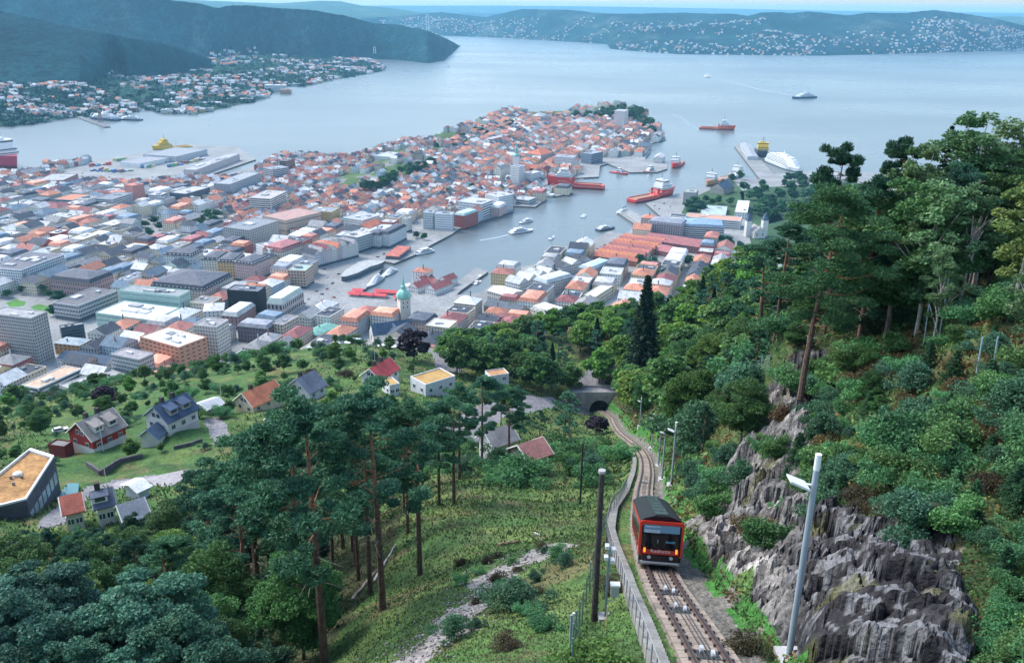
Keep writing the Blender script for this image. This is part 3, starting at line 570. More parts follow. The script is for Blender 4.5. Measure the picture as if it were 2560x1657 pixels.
LM = [ # name, label, ref, crop, L, N, R, h, wall, roof, kwargs
 ('office_tower','tall grey slab office tower with rows of small square windows below the park','the grey slab tower','A',(-150,945),(395,1010),(535,915),46,(.36,.35,.34),(.3,.3,.3),dict(style='grid',pitch=2.4,ww=1.2,wh=1.5,fl=3.2,skip=(1,))),
 ('office_block','black and white office block with dark top storeys and a white window grid','the black and white office','A',(-120,335),(270,390),(820,190),26,(.6,.62,.64),(.14,.14,.16),dict(pitch=3,ww=1.8,wh=1.9,plant=6)),
 ('museum_block','brown stone block with deep dark mansard storey, facing the park','the brown stone block','A',(640,500),(1150,560),(1400,440),18,BR,RD,dict(kind='mansard',rh=4,fl=5,pitch=3.4,wh=2.6)),
 ('office_block','charcoal framed office with pale panels and a long white skylight','the charcoal framed office','A',(690,800),(1000,850),(1500,655),18,(.42,.42,.43),(.13,.13,.14),dict(pitch=2.0,ww=1.3,wh=2.6,fl=4.5,base=DG)),
 ('department_store','low mint green store with broad white roof and rooftop plant','the mint green store','A',(1225,935),(1950,1035),(2225,865),15,MN,(.62,.64,.62),dict(style='strip',wh=.5,fl=5,plant=8)),
 ('office_block','long mint green office slab with dark rooftop skylights','the mint green slab','B',(-530,650),(240,725),(325,645),24,MN,(.25,.28,.28),dict(style='strip',wh=.4,fl=6,plant=5)),
 ('apartment_block','old block wrapped in smooth white sheeting above the brown stone block','the white wrapped block','A',(1530,500),(1640,520),(1880,430),17,(.68,.7,.72),(.2,.22,.25),dict(style=None)),
 ('bank_block','long beige bank with dark mansard roof of small skylights','the beige mansard bank','B',(-120,590),(560,655),(935,465),20,(.5,.43,.39),RD,dict(kind='mansard',rh=5,pitch=3.5,dorm=5,ww=1.1)),
 ('school_building','ochre brick building with pale blue grey roof and three dark dormers','the ochre brick building','C',(690,395),(1020,430),(1150,345),11,(.45,.27,.14),(.32,.38,.42),dict(kind='hip',rh=3,pitch=4)),
 ('school_building','beige gabled hall with slate roof and row of white skylights','the beige gabled hall','C',(1045,440),(1240,480),(1455,370),14,(.46,.42,.4),RD,dict(kind='gable',rh=4.5,pitch=3,wh=2.4)),
 ('office_block','low dark glass office with grey roof beside the slab tower','the dark glass office','C',(570,245),(760,180),(1055,130),19,(.05,.08,.11),(.28,.28,.29),dict(style='strip',wh=1.2,glass=(.02,.03,.05))),
 ('office_block','white banded office with tan penthouse roof and deep dark window strips','the tan roofed banded office','C',(275,940),(490,985),(1045,730),15,W_,(.5,.36,.26),dict(style='strip',wh=1.9,fl=4)),
 ('concrete_hall','rough grey concrete building with stepped flat roof above the bushes','the concrete hall','C',(785,930),(1040,1055),(1670,830),15,(.4,.39,.38),(.33,.33,.32),dict(style='strip',wh=1.2,fl=6,plant=5)),
 ('office_block','long low slate roofed white building behind the tan penthouse office','the slate roofed long house','C',(725,590),(1340,690),(1435,570),11,W_,RB,dict(kind='gable',rh=3.5)),
 ('office_block','grey cube office with fine window grid and dark roof box','the grey cube office','C',(1420,540),(1785,615),(1955,530),27,(.42,.43,.44),(.3,.27,.28),dict(pitch=1.7,ww=1.0,wh=1.9,fl=3.6,plant=1)),
 ('hotel','orange brick hotel with projecting white roof edge and beige end wall','the orange brick hotel','B',(-260,1245),(237,1385),(410,1200),27,(.48,.24,.15),(.6,.6,.58),dict(pitch=5.2,ww=3.2,wh=1.2,fl=3.6,skip=(1,),plant=5)),
 ('hotel','tall cream hotel with grey top storey and one black stair window','the tall cream hotel','B',(430,1090),(720,1120),(828,1020),32,(.56,.53,.49),(.26,.25,.26),dict(pitch=2.6,ww=1.3,wh=1.3,fl=3.3,plant=3)),
 ('apartment_block','mint and white corner block with dark mansard roof','the mint corner block','B',(45,195),(410,215),(540,140),22,(.55,.57,.56),RD,dict(kind='mansard',dorm=5,base=(.1,.13,.16),pitch=3,ww=1.1)),
 ('apartment_block','cream classical block with dark roof next to an ochre block','the cream classical block','B',(540,245),(760,265),(900,170),22,(.58,.56,.48),RD,dict(kind='mansard',dorm=5,pitch=3,ww=1.0)),
 ('apartment_block','ochre orange block squeezed between the cream and the pink block','the ochre block','B',(765,265),(958,292),(1090,190),22,(.55,.38,.19),RD,dict(kind='mansard',dorm=4,pitch=3,ww=1.2)),
 ('apartment_block','pale pink corner block with slate mansard roof and dark arcade','the pink corner block','B',(962,292),(1190,325),(1415,225),22,PK,RD,dict(kind='mansard',dorm=4,pitch=2.8,ww=.9,base=(.1,.13,.16))),
 ('office_block','tan stone office with square dark windows at the market square','the tan stone office','B',(1640,385),(1865,400),(1965,320),22,TN,(.3,.4,.38),dict(pitch=3.4,ww=2,wh=1.5,base=DG)),
 ('apartment_block','narrow cream building with grey hipped roof beside the tan office','the narrow cream building','B',(1415,362),(1628,382),(1660,330),21,(.6,.57,.5),(.2,.22,.25),dict(kind='mansard',pitch=3.2,base=(.3,.3,.3))),
 ('office_block','black glass cube office standing over the stone exchange','the black glass cube','B',(858,645),(1262,668),(1335,600),27,BK,(.15,.16,.19),dict(style=None,plant=3)),
 ('exchange_building','stone exchange hall with pale green mansard roof and tall arcade','the stone exchange','B',(1320,840),(1570,830),(1840,660),16,(.42,.37,.36),(.42,.48,.43),dict(kind='mansard',rh=6,pitch=4.2,ww=2.4,wh=4.5,fl=6)),
 ('office_block','dark purple stone block with grey mansard roof','the dark stone block','B',(990,1100),(1375,1140),(1560,1065),17,(.15,.12,.14),(.2,.21,.24),dict(kind='mansard',rh=3,pitch=3,wh=2.2,fl=4.2)),
 ('apartment_block','cream faced block joined to the dark stone block','the cream faced block','B',(1480,1040),(1575,1090),(1778,980),18,(.6,.5,.4),(.2,.21,.24),dict(pitch=2.6,wh=2)),
 ('office_block','white square block with a pale hipped roof above the mint store','the pale hipped block','B',(560,875),(815,900),(830,800),18,W_,(.5,.5,.48),dict(kind='hip',rh=3)),
 ('library_building','red brown ornate building with glass and copper roof','the red brown ornate building','B',(830,940),(1000,985),(1225,840),15,(.3,.18,.17),(.4,.42,.4),dict(kind='mansard',rh=4,wh=2.2)),
 ('market_hall','round cornered hall with dark domed mansard roof','the dark domed hall','B',(1700,1215),(1890,1245),(1985,1195),9,(.3,.3,.3),(.1,.13,.17),dict(kind='mansard',rh=5,dorm=3)),
 ('market_hall','long hall with copper green roof running towards the square','the copper green hall','B',(1900,1150),(2010,1225),(2320,1100),9,(.35,.36,.36),RGN,dict(kind='hip',rh=3)),
 ('apartment_block','cream block with maroon tiled mansard roof','the maroon roofed block','B',(1395,95),(1570,160),(1845,60),20,(.58,.54,.44),(.24,.09,.09),dict(kind='mansard',rh=5,dorm=4)),
 ('apartment_block','white block with flat maroon edged roof','the maroon edged block','B',(1228,55),(1412,125),(1500,40),22,W_,(.25,.24,.26),dict(wh=1.2)),
 ('office_block','large plain grey office block with even window grid in the old town','the plain grey office','J',(930,1030),(1140,1110),(1520,985),28,(.36,.35,.34),(.22,.24,.26),dict(pitch=3.4,ww=1.4,wh=1.7,plant=3)),
 ('theatre_building','broad brown concert hall with windowless upper box','the brown windowless hall','J',(1300,925),(1610,985),(2065,880),22,(.42,.34,.28),(.4,.25,.22),dict(style='strip',wh=1,fl=11,plant=0)),
 ('office_block','white stepped office with dark window bands among red roofs','the white stepped office','J',(1150,690),(1420,705),(1620,610),27,(.64,.62,.58),(.4,.38,.36),dict(style='strip',wh=1.5,plant=4)),
 ('office_block','ochre office with regular windows and flat dark roof','the ochre office','G',(-140,350),(150,365),(345,310),18,(.55,.4,.2),(.25,.27,.3),dict(pitch=2.8)),
 ('cultural_centre','dark ribbed angular centre with black roof box','the dark angular centre','J',(120,625),(330,645),(640,560),21,(.13,.15,.18),(.4,.4,.42),dict(style='strip',wh=1.1,fl=2.5)),
 ('apartment_block','long grey wavy apartment block on the fjord side','the grey wavy block','J',(700,505),(900,520),(1290,370),25,(.34,.37,.4),(.3,.32,.34),dict(pitch=2.4,ww=1.1)),
 ('apartment_block','grey balcony block at the water behind the wavy block','the grey balcony block','J',(1300,310),(1440,330),(1650,300),24,(.38,.4,.42),(.28,.3,.33),dict(style='strip',wh=1.2)),
 ('ferry_terminal','long pinkish ferry terminal on the outer quay','the long ferry terminal','J',(380,300),(465,335),(1020,130),13,(.55,.48,.46),(.35,.36,.38),dict(pitch=4,plant=6)),
 ('warehouse','broad grey dockside warehouse with flat ribbed roof','the broad dock warehouse','J',(-100,110),(205,165),(605,70),12,(.4,.41,.43),(.26,.28,.3),dict(style=None,plant=0)),
 ('warehouse','white warehouse with grey roof on the container quay','the white dock warehouse','I',(1620,215),(1790,255),(2230,165),9,(.62,.62,.62),(.27,.28,.3),dict(style=None,plant=0)),
 ('office_block','glass fronted brick block at the fjord edge','the glass fronted brick block','J',(1590,200),(1620,225),(1730,190),26,(.25,.16,.14),(.12,.14,.16),dict(style='strip',wh=2.2)),
 ('church_tower_block','salmon pink tower block with fluted sides','the salmon tower','I',(1590,520),(1700,540),(1820,510),34,(.55,.24,.2),(.5,.2,.15),dict(style='grid',ww=.5,wh=2.6,pitch=2.4)),
 ('office_block','low salmon wing running out from the salmon tower','the salmon wing','I',(1370,620),(1560,640),(1640,600),16,(.52,.23,.19),(.5,.2,.14),dict(kind='hip',rh=2)),
 ('office_block','light grey striped office with pale stair tower','the striped grey office','I',(1230,700),(1440,715),(1700,630),23,(.42,.41,.43),(.2,.22,.25),dict(style='strip',wh=.9,fl=3)),
 ('school_building','grey striped school with flat orange red roof','the orange topped school','I',(740,695),(940,725),(1160,655),13,(.33,.36,.38),(.5,.2,.12),dict(style='strip',wh=1.4,plant=0)),
 ('warehouse','old brick warehouse with steep grey gables by the quay','the gabled brick warehouse','I',(215,375),(320,390),(560,345),14,(.36,.18,.14),(.22,.22,.23),dict(kind='gable')),
 ('warehouse','long brown warehouse with broad grey roof','the long brown warehouse','I',(440,480),(810,470),(1000,385),12,(.3,.2,.19),(.33,.34,.34),dict(style='grid',plant=2)),
 ('office_block','small white striped office next to the dark angular centre','the small striped office','I',(1940,640),(2060,660),(2150,625),20,(.58,.57,.56),(.5,.5,.5),dict(style='strip',wh=1.1,fl=3)),
 ('hotel','stone grey grand hotel with mansard storey and tall windows','the stone grand hotel','F',(610,815),(1060,860),(1090,790),21,(.3,.29,.3),(.14,.15,.18),dict(kind='mansard',rh=4,dorm=5,pitch=3.4,ww=1.2,wh=2.0)),
 ('hotel','long striped concrete hotel with steel blue roof','the striped concrete hotel','F',(1070,845),(1600,870),(1640,790),19,(.52,.53,.53),(.13,.2,.27),dict(style='strip',wh=1.3,fl=3.3,kind='mansard',rh=3)),
 ('museum_building','long low building with maroon gable roof and seven small dormers','the seven dormer building','F',(415,1085),(930,1200),(1045,1130),7,(.25,.13,.13),(.36,.14,.14),dict(kind='gable',rh=4)),
 ('hotel','wide maroon tiled hotel roof behind the seven dormer building','the wide maroon roof','F',(550,1015),(1270,1120),(1310,1020),10,(.24,.13,.13),(.3,.12,.12),dict(kind='gable',rh=5)),
 ('office_block','low concrete office with orange edged roof beyond the grand hotel','the orange edged office','F',(1090,730),(1800,790),(1860,740),13,W_,(.5,.28,.2),dict(style='strip',wh=1.2)),
 ('office_block','copper roofed low grey building among trees by the fortress','the pale copper roof','F',(1285,690),(1610,715),(1635,600),6,(.4,.42,.42),(.36,.44,.42),dict(plant=2)),
 ('office_block','white flat roofed slab beside the fortress lawn','the white flat slab','F',(1735,650),(1890,680),(1920,530),10,(.6,.6,.6),(.62,.62,.64),dict(plant=1)),
 ('fortress_tower','square stone fortress tower with crenellated top','the fortress tower','F',(1075,410),(1230,425),(1265,380),19,(.33,.32,.31),(.3,.33,.3),dict(pitch=4,ww=1.0,wh=1.4,fl=5,plant=1)),
 ('fortress_hall','medieval stone hall with steep slate blue roof','the medieval stone hall','F',(1500,330),(1590,380),(1725,340),10,(.34,.31,.28),RB,dict(kind='gable',rh=9)),
 ('pier_shed','grey roofed shed along the short stone pier','the pier shed','F',(345,670),(540,790),(625,760),4,(.5,.5,.5),(.25,.26,.27),dict(kind='gable',rh=2)),
 ('hotel','white cubic waterfront hotel with glass front','the white cubic hotel','G',(1775,225),(2080,260),(2240,205),24,(.66,.67,.67),(.42,.44,.46),dict(style='mixed',wh=1.8,fl=4,ww=1.6,pitch=2.4)),
 ('office_block','larger white waterfront block with stepped top storeys','the stepped waterfront block','H',(45,545),(235,580),(425,545),25,(.64,.65,.66),(.4,.42,.45),dict(pitch=2.2,ww=1.0,wh=1.7,fl=3.6)),
 ('warehouse_flats','white flats with black stair stripes on the quay','the white striped flats','G',(1470,385),(1690,395),(1725,365),24,(.64,.65,.66),(.3,.32,.35),dict(style='strip',wh=.7)),
 ('warehouse_flats','slim grey white flats behind the striped flats','the slim grey flats','G',(1340,350),(1450,375),(1480,340),25,(.55,.57,.58),(.3,.32,.35),dict(pitch=2.4)),
 ('warehouse_flats','red brick flats with green glazed roof storey over the water','the red brick flats','G',(1718,390),(1850,410),(2030,350),19,(.42,.12,.1),(.3,.42,.4),dict(kind='mansard',rh=3,ww=1.6,pitch=2.8,wh=1.9)),
 ('office_block','long white quayside block with many small windows and dark shop fronts','the long quayside block','G',(760,630),(885,650),(1110,540),20,(.56,.59,.6),RD,dict(kind='mansard',pitch=2.2,ww=.9,base=(.08,.1,.13))),
 ('office_block','white shop block stepping down to the quay','the white shop block','G',(640,630),(765,665),(880,610),19,W_,RD,dict(kind='mansard',pitch=2.8,base=(.1,.12,.15))),
 ('hotel','narrow white corner hotel at the widened quay','the narrow corner hotel','G',(1085,430),(1120,450),(1178,430),21,(.6,.58,.52),(.45,.48,.48),dict(pitch=2.6,base=(.1,.12,.15))),
 ('department_store','grey green ribbed store with bright flat roof facing the harbour','the ribbed store','G',(245,665),(480,690),(765,600),22,(.42,.47,.47),(.45,.42,.4),dict(pitch=1.6,ww=.8,wh=2.6,base=(.08,.1,.13),plant=5)),
 ('office_block','white upper class office with flat roof behind the ribbed store','the white rear office','G',(300,430),(545,470),(770,400),17,(.64,.63,.6),(.35,.37,.38),dict(pitch=2.4)),
 ('apartment_block','white square block with red pitched roof strip','the red strip block','G',(495,545),(600,575),(790,500),13,(.5,.3,.27),RO,dict(kind='gable')),
 ('hall','hall covered by a big curved white tent roof among orange houses','the white tent hall','D',(1350,600),(1520,650),(1705,620),7,(.6,.6,.6),(.7,.71,.72),dict(kind='gable',rh=4,style=None)),
 ('market_hall','white roofed market building with arcade on the inner harbour','the white roofed market','E',(90,850),(375,925),(480,840),11,(.5,.45,.42),(.72,.72,.72),dict(kind='gable',rh=2.5,pitch=3,wh=2.4,fl=5)),
 ('hotel','grey stone harbour hotel with flat topped copper roof','the grey harbour hotel','E',(685,715),(855,765),(1190,670),17,(.42,.43,.43),(.36,.41,.42),dict(kind='mansard',rh=3.5,pitch=2.8,ww=1.4)),
 ('hotel','steel roofed hotel wing behind the grey harbour hotel','the steel roofed wing','E',(1300,540),(1430,590),(1690,490),13,(.3,.31,.33),(.3,.4,.45),dict(kind='mansard',rh=3)),
 ('apartment_block','pale yellow house row with ornate gables near the trees','the pale yellow row','E',(650,1090),(925,1180),(1010,1090),15,(.62,.6,.46),(.42,.42,.38),dict(kind='mansard',rh=4,dorm=6,pitch=3.4)),
 ('office_block','cream flat roofed office stepping down beside the forest edge','the cream forest edge office','E',(1345,905),(1480,940),(1700,800),12,(.58,.54,.42),(.68,.67,.62),dict(pitch=3.6,ww=2,plant=0)),
 ('school_building','brick hall with slate roof and white crow stepped gables','the white gabled brick hall','E',(45,1040),(495,1155),(630,1090),8,(.32,.26,.25),(.1,.12,.14),dict(kind='gable',rh=6,wh=2.6,fl=6)),
 ('apartment_block','salmon pink house with rounded roof below the brick hall','the salmon house','E',(120,1190),(185,1210),(360,1170),13,(.52,.24,.19),(.5,.22,.18),dict(kind='gable',rh=3)),
 ('apartment_block','tall white high rise with rows of windows behind the red ship','the white high rise','H',(392,180),(500,195),(582,175),38,(.62,.63,.62),(.2,.24,.28),dict(pitch=2.6,ww=1.3,wh=1.4,fl=3.1,plant=1)),
 ('office_block','white office joined to the high rise','the high rise annex','H',(575,265),(665,280),(782,255),24,(.64,.65,.65),(.5,.5,.5),dict(pitch=2.2,ww=1.1)),
 ('apartment_block','white grid fronted flats at the shipyard dock','the white grid flats','H',(955,62),(1200,75),(1285,50),26,(.62,.63,.62),(.3,.32,.35),dict(pitch=2.4)),
 ('apartment_block','blue grey glass flats next to the white grid flats','the glass flats','H',(1290,15),(1430,30),(1580,0),22,(.2,.25,.3),(.3,.33,.36),dict(style='mixed',wh=1.8)),
 ('apartment_block','cream steep gabled flats by the white high rise','the cream gabled flats','H',(190,210),(270,225),(390,195),24,(.58,.57,.5),RG,dict(kind='gable',rh=6)),
 ('apartment_block','grey flats with red roof beside the cream gabled flats','the red topped grey flats','H',(95,225),(130,235),(215,225),20,(.3,.34,.38),RO,dict(kind='gable')),
 ('apartment_block','long orange roofed courtyard flats, the block nearest the high rise','the orange courtyard flats','H',(575,20),(780,40),(950,0),18,(.42,.37,.36),RO,dict(kind='hip')),
 ('harbour_office','low modern harbour office on its own pier','the pier office','H',(420,600),(620,625),(710,585),8,(.42,.44,.45),(.4,.41,.42),dict(style='strip',wh=1.6)),
 ('white_warehouse','white gabled net shed on the dock jetty','the white jetty shed','H',(2240,60),(2340,80),(2380,40),11,(.62,.62,.6),(.5,.5,.5),dict(kind='gable')),
 ('apartment_block','tall white tower block rising out of the park trees','the white park tower','Z',(1540,276),(1562,279),(1571,275),52,(.62,.63,.62),(.4,.4,.4),dict(pitch=2.4,ww=1.4,wh=1.2,fl=3,plant=1)),
 ('school_building','long pink brick school on the ridge','the pink brick school','Z',(1218,345),(1228,349),(1276,338),14,(.42,.2,.19),(.36,.36,.38),dict(wh=1.5)),
 ('museum_building','pale villa like museum on the wooded point','the pale point museum','Z',(1425,305),(1460,309),(1483,303),12,(.5,.42,.38),(.4,.4,.4),dict(kind='hip')),
 ('fort_building','low stone fort on the ridge among trees','the ridge fort','Z',(1268,302),(1290,309),(1312,304),8,(.5,.46,.4),(.4,.4,.38),dict(kind='hip')),
 ('villa','white roofed villa crowning the park ridge','the ridge villa','Z',(1335,288),(1350,291),(1366,287),8,W_,RL,dict(kind='hip')),
 ('factory','white factory hall on the fjord shore','the fjord side factory','Z',(940,388),(975,393),(1010,383),9,W_,(.4,.42,.42),dict()),
 ('terminal_building','grey and cream cruise terminal behind the tall trees','the cruise terminal','Z',(2045,437),(2090,452),(2140,440),10,(.62,.58,.5),(.25,.25,.28),dict(style='strip')),
 ('pier_warehouse','long pale warehouse on the cruise pier','the cruise pier warehouse','Z',(1850,358),(1868,392),(1893,388),7,(.5,.52,.53),(.3,.32,.34),dict(kind='gable',rh=2)),
]
for (n_, lab, ref, k, L_, N_, R_, h, wall, roof, kw) in LM:
    z0 = 2.5
    c = RF(k, L_, N_, R_, h, z0)
    zg = float(CG(c[0], c[1]))
    if zg > 3.5: z0 = zg - 1.0; c = RF(k, L_, N_, R_, h, z0)
    B(n_, lab, 'building', *c, z0, h, wall, roof, ref=ref, **kw)
# gabled merchants' houses along the quay street and the wooden wharf row
def row_houses(k, p0, p1, n, depth, h, walls, roofs, name, labs, kind='gable', rh=4, group=None, narrow=True, z0=2.5, **kw):
    a0 = P(*cr(k, *p0), z0 + h)[:2]; a1 = P(*cr(k, *p1), z0 + h)[:2]; d = a1 - a0; L_ = np.linalg.norm(d); ud = d / L_; vd = np.array([-ud[1], ud[0]]); vd = vd if vd[0] < 0 else -vd
    if depth < 0: vd = -vd
    for i in range(n):
        wd = L_ / n; c = a0 + ud * wd * (i + .5) + vd * abs(depth) / 2
        B(name, labs[i], 'house', c[0], c[1], math.atan2(ud[1], ud[0]), wd - .15, abs(depth), z0, h * (1 + .06 * ((i * 7) % 3 - 1)), walls[i % len(walls)], roofs[i % len(roofs)], kind=kind, rh=rh, group=group, ref=None, pad=1, **kw)
ORD = ['']
ORD = ['first', 'second', 'third', 'fourth', 'fifth', 'sixth', 'seventh', 'eighth', 'ninth', 'tenth', 'eleventh', 'twelfth', 'thirteenth', 'fourteenth'] + ['fifteenth', 'sixteenth', 'seventeenth', 'eighteenth', 'nineteenth'] + [t + u if u else t[:-1] + 'ieth' for t in ('twenty', 'thirty', 'forty', 'fifty', 'sixty', 'seventy', 'eighty', 'ninety') for u in ('', '-first', '-second', '-third', '-fourth', '-fifth', '-sixth', '-seventh', '-eighth', '-ninth')]
row_houses('G', (-70, 900), (490, 760), 8, 26, 19, [(.55, .54, .56), (.5, .47, .5), (.58, .5, .5), (.6, .58, .54), (.5, .42, .42), (.6, .6, .58), (.62, .6, .56), (.6, .6, .58)], [RD, (.3, .28, .3), RM, RG, RO, RG], 'merchant_house',
    [f'narrow gabled merchant house on the quay street, {ORD[i]} counted from the square' for i in range(8)], rh=6, group='gabled merchant houses along the quay street', base=(.08, .1, .13), pitch=2.4, ww=1.1)
row_houses('E', (1450, 400), (1860, 150), 9, -62, 8, [(.4, .16, .1), (.5, .3, .12), (.42, .18, .13), (.55, .5, .45)], [(.42, .15, .1), (.5, .2, .1), (.36, .13, .12), (.48, .18, .12), (.3, .12, .12)], 'wharf_house',
    [f'long red tiled wooden wharf house, {ORD[i]} in the row from the sailing masts' for i in range(9)], rh=5, group='wooden wharf houses in a row', pitch=2.4)
row_houses('E', (320, 720), (800, 560), 4, -22, 12, [(.58, .58, .56), (.6, .6, .58)], [(.42, .43, .42), (.5, .5, .48)], 'harbour_house', [f'pale stone gabled harbour house with steep grey roof, {ORD[i]} from the market' for i in range(4)], rh=6, group='pale gabled harbour houses', pitch=2.6)
row_houses('E', (900, 500), (1300, 420), 3, -22, 11, [(.5, .5, .5), (.58, .56, .52)], [RD, (.45, .46, .44)], 'harbour_house', [f'dark roofed harbour house towards the wharf row, {ORD[i]} past the pale gables' for i in range(3)], rh=5, group='dark roofed harbour houses', pitch=2.6)
# the two-gabled market wharf house standing over the water
e = empty('wharf_market_hall', tuple(P(1062, 742, 2.5)), 0); tag(e, 'white wooden market hall on piles with linked maroon gable roofs', 'building')
o0 = P(1062, 742, 2.5); w_, r_, g_ = MB(), MB(), MB()
for (px_, py_, lx, ly, hh, aa) in [(1050, 725, 14, 26, 7, 0), (1062, 713, 14, 22, 8, 0), (1098, 728, 15, 34, 7, 0), (1078, 716, 12, 16, 6, 90), (1120, 712, 13, 22, 8, 0)]:
    c = P(px_, py_, 2.5) - o0; gen_building(w_, r_, g_, c[0], c[1], R(-33 + aa), lx, ly, 0, hh, (.68, .68, .66), (.27, .09, .09), kind='gable', rh=5, pitch=2.6, ww=1.1, rng=random)
w_.build('wall', M_WALL, e); r_.build('roof', M_ROOF, e); tag(g_.build('window_panes', M_GLASS, e), kind='stuff'); LMK.append(('the maroon gabled market hall', o0)); FPS.append((o0[0], o0[1], 0, 110, 80))
# stone church with green dome
def church():
    N = P(1000, 842, 2.5); L0 = P(932, 846, 9); L1 = P(1033, 832, 9); d = (L1 - L0)[:2]; L_ = np.linalg.norm(d) * .96; a = math.atan2(d[1], d[0]); c = (L0 + L1)[:2] / 2 + np.array([-math.sin(a), math.cos(a)]) * 8
    e = empty('church', (c[0], c[1], 2.5), a); tag(e, 'white stone church with slate blue cross roof and green domed tower', 'church')
    wc, rc = (.6, .58, .54), (.05, .085, .14)
    w_, r_, g_ = MB(), MB(), MB(); gen_building(w_, r_, g_, 0, 0, 0, L_, 16, 0, 9, wc, rc, kind='gable', rh=10, fl=9, pitch=9, ww=2, wh=5); gen_building(w_, r_, g_, 2, -4, 0, 13, 26, 0, 9, wc, rc, kind='gable', rh=9, fl=9, pitch=9, ww=2, wh=5)
    w_.build('nave_wall', M_WALL, e); r_.build('nave_roof', M_ROOF, e); g_.build('tall_window', M_GLASS, e)
    tc = P(1010, 770, 22) ; q = Matrix.Rotation(-a, 2) @ Vector((tc[0] - c[0], tc[1] - c[1])); tx, ty = q.x, q.y + 0
    t_ = MB(); t_.col = (.6, .57, .5); t_.box(tx, ty, 0, 11, 11, 31); tw = t_.build('tower', M_WALL, e)
    s_ = MB(); s_.col = (.2, .45, .38); rings = []
    for (r, z) in [(7.6, 31), (8.2, 33), (7.4, 36), (5.5, 38.5), (3.2, 40), (2.6, 40.5), (2.6, 43), (3.0, 43.3), (1.6, 45), (.7, 50), (.05, 56)]: rings.append([(tx + r * math.cos(t), ty + r * math.sin(t), z) for t in np.linspace(0, 2 * math.pi, 8, endpoint=False) + math.pi / 8])
    s_.loft(rings); s_.build('green_spire', M_METAL, tw)
    c_ = MB(); c_.col = DGL
    for sx in (-1, 1): c_.box(tx + sx * 2.2, ty - 5.55, 21, .9, .1, 2.2); c_.box(tx + sx * 2.2, ty - 5.55, 26, .9, .1, 2.2)
    c_.build('belfry_opening', M_GLASS, tw)
    FPS.append((c[0], c[1], a, L_ + 8, 34)); FPS.append((tc[0], tc[1], a, 20, 20)); LMK.append(('the green domed church', np.array([c[0], c[1], 15])))
church()
# twin-towered church by the fortress
c = P(1888, 590, 2.5); e = empty('church', tuple(c), R(10)); tag(e, 'white medieval church with twin towers and pointed slate spires', 'church')
for sx in (-13, 13):
    t_ = MB(); t_.col = (.58, .57, .54); t_.box(sx, 0, 0, 8, 8, 24); tw = t_.build('tower', M_WALL, e); s_ = MB(); s_.col = (.07, .1, .14); s_.loft([[(sx + r * x, r * y, z) for x, y in ((-1, -1), (1, -1), (1, 1), (-1, 1))] for r, z in ((4.4, 24), (.1, 36))]); s_.build('spire', M_ROOF, tw)
w_, r_, g_ = MB(), MB(), MB(); gen_building(w_, r_, g_, 0, -3, 0, 18, 24, 0, 10, (.56, .54, .5), (.3, .28, .27), kind='gable', rh=7, fl=9, pitch=6, ww=1.4, wh=4); w_.build('nave_wall', M_WALL, e); r_.build('nave_roof', M_ROOF, e); g_.build('tall_window', M_GLASS, e); FPS.append((c[0], c[1], 0, 40, 30)); LMK.append(('the twin towered church', c))
# church tower on the peninsula
c = P(1290, 436, 2.5); e = empty('church', tuple(c), R(-20)); tag(e, 'white church tower with slim copper green spire behind the flats', 'church')
t_ = MB(); t_.col = (.62, .62, .6); t_.box(0, 0, 0, 11, 11, 36); tw = t_.build('tower', M_WALL, e); s_ = MB(); s_.col = (.18, .42, .38)
s_.loft([[(r * math.cos(t), r * math.sin(t), z) for t in np.linspace(0, 2 * math.pi, 8, endpoint=False)] for r, z in ((7, 36), (6.4, 40), (3.4, 43), (3.2, 49), (3.6, 50), (1.2, 56), (.1, 70))]); s_.build('spire', M_METAL, tw)
w_, r_, g_ = MB(), MB(), MB(); gen_building(w_, r_, g_, 24, 4, 0, 42, 18, 0, 14, (.58, .57, .54), RO, kind='gable', rh=8, fl=9, pitch=6, ww=1.4, wh=4); w_.build('nave_wall', M_WALL, e); r_.build('nave_roof', M_ROOF, e); g_.build('tall_window', M_GLASS, e); FPS.append((c[0], c[1], 0, 50, 24)); LMK.append(('the slim green spire', c))
# harbour-side pavilion, sawtooth hall, red market tents
def poly_thing(name, label, cat, pts, h, col, m, zoff=2.5, base=None, thick=None):
    pw = [P(a, b, zoff + h)[:2] for a, b in pts]; c = np.mean(pw, 0); ar = sum(pw[i][0] * pw[(i + 1) % len(pw)][1] - pw[(i + 1) % len(pw)][0] * pw[i][1] for i in range(len(pw)))
    if ar < 0: pw.reverse()
    e = empty(name, (c[0], c[1], zoff)); tag(e, label, cat); mb = MB(); mb.col = col; t = thick or .5; mb.prism([tuple(p - c) for p in pw], h - t, h, bottom=True); mb.build('roof', m, e)
    mb = MB(); mb.col = base or (.06, .09, .12); mb.prism([tuple((p - c) * .94) for p in pw], 0, h - t, top=False); mb.build('glass_front', M_GLASS, e); FPS.append((c[0], c[1], 0, 30, 30)); return e
poly_thing('market_pavilion', 'long grey roofed glass pavilion curving along the inner quay', 'pavilion', [cr('G', x, y) for x, y in [(255, 1185), (330, 1185), (480, 1140), (640, 1060), (800, 1010), (830, 985), (620, 975), (500, 1000), (330, 1100)]], 7, (.36, .37, .36), M_ROOF)
c = RF('G', (865, 890), (1015, 920), (1170, 800), 6); e = empty('quay_hall', (c[0], c[1], 2.5), c[2]); tag(e, 'small quay hall with red sawtooth roof', 'building'); mb = MB(); mb.col = (.5, .17, .13); X, Y = c[3] / 2, c[4] / 2; n = 5
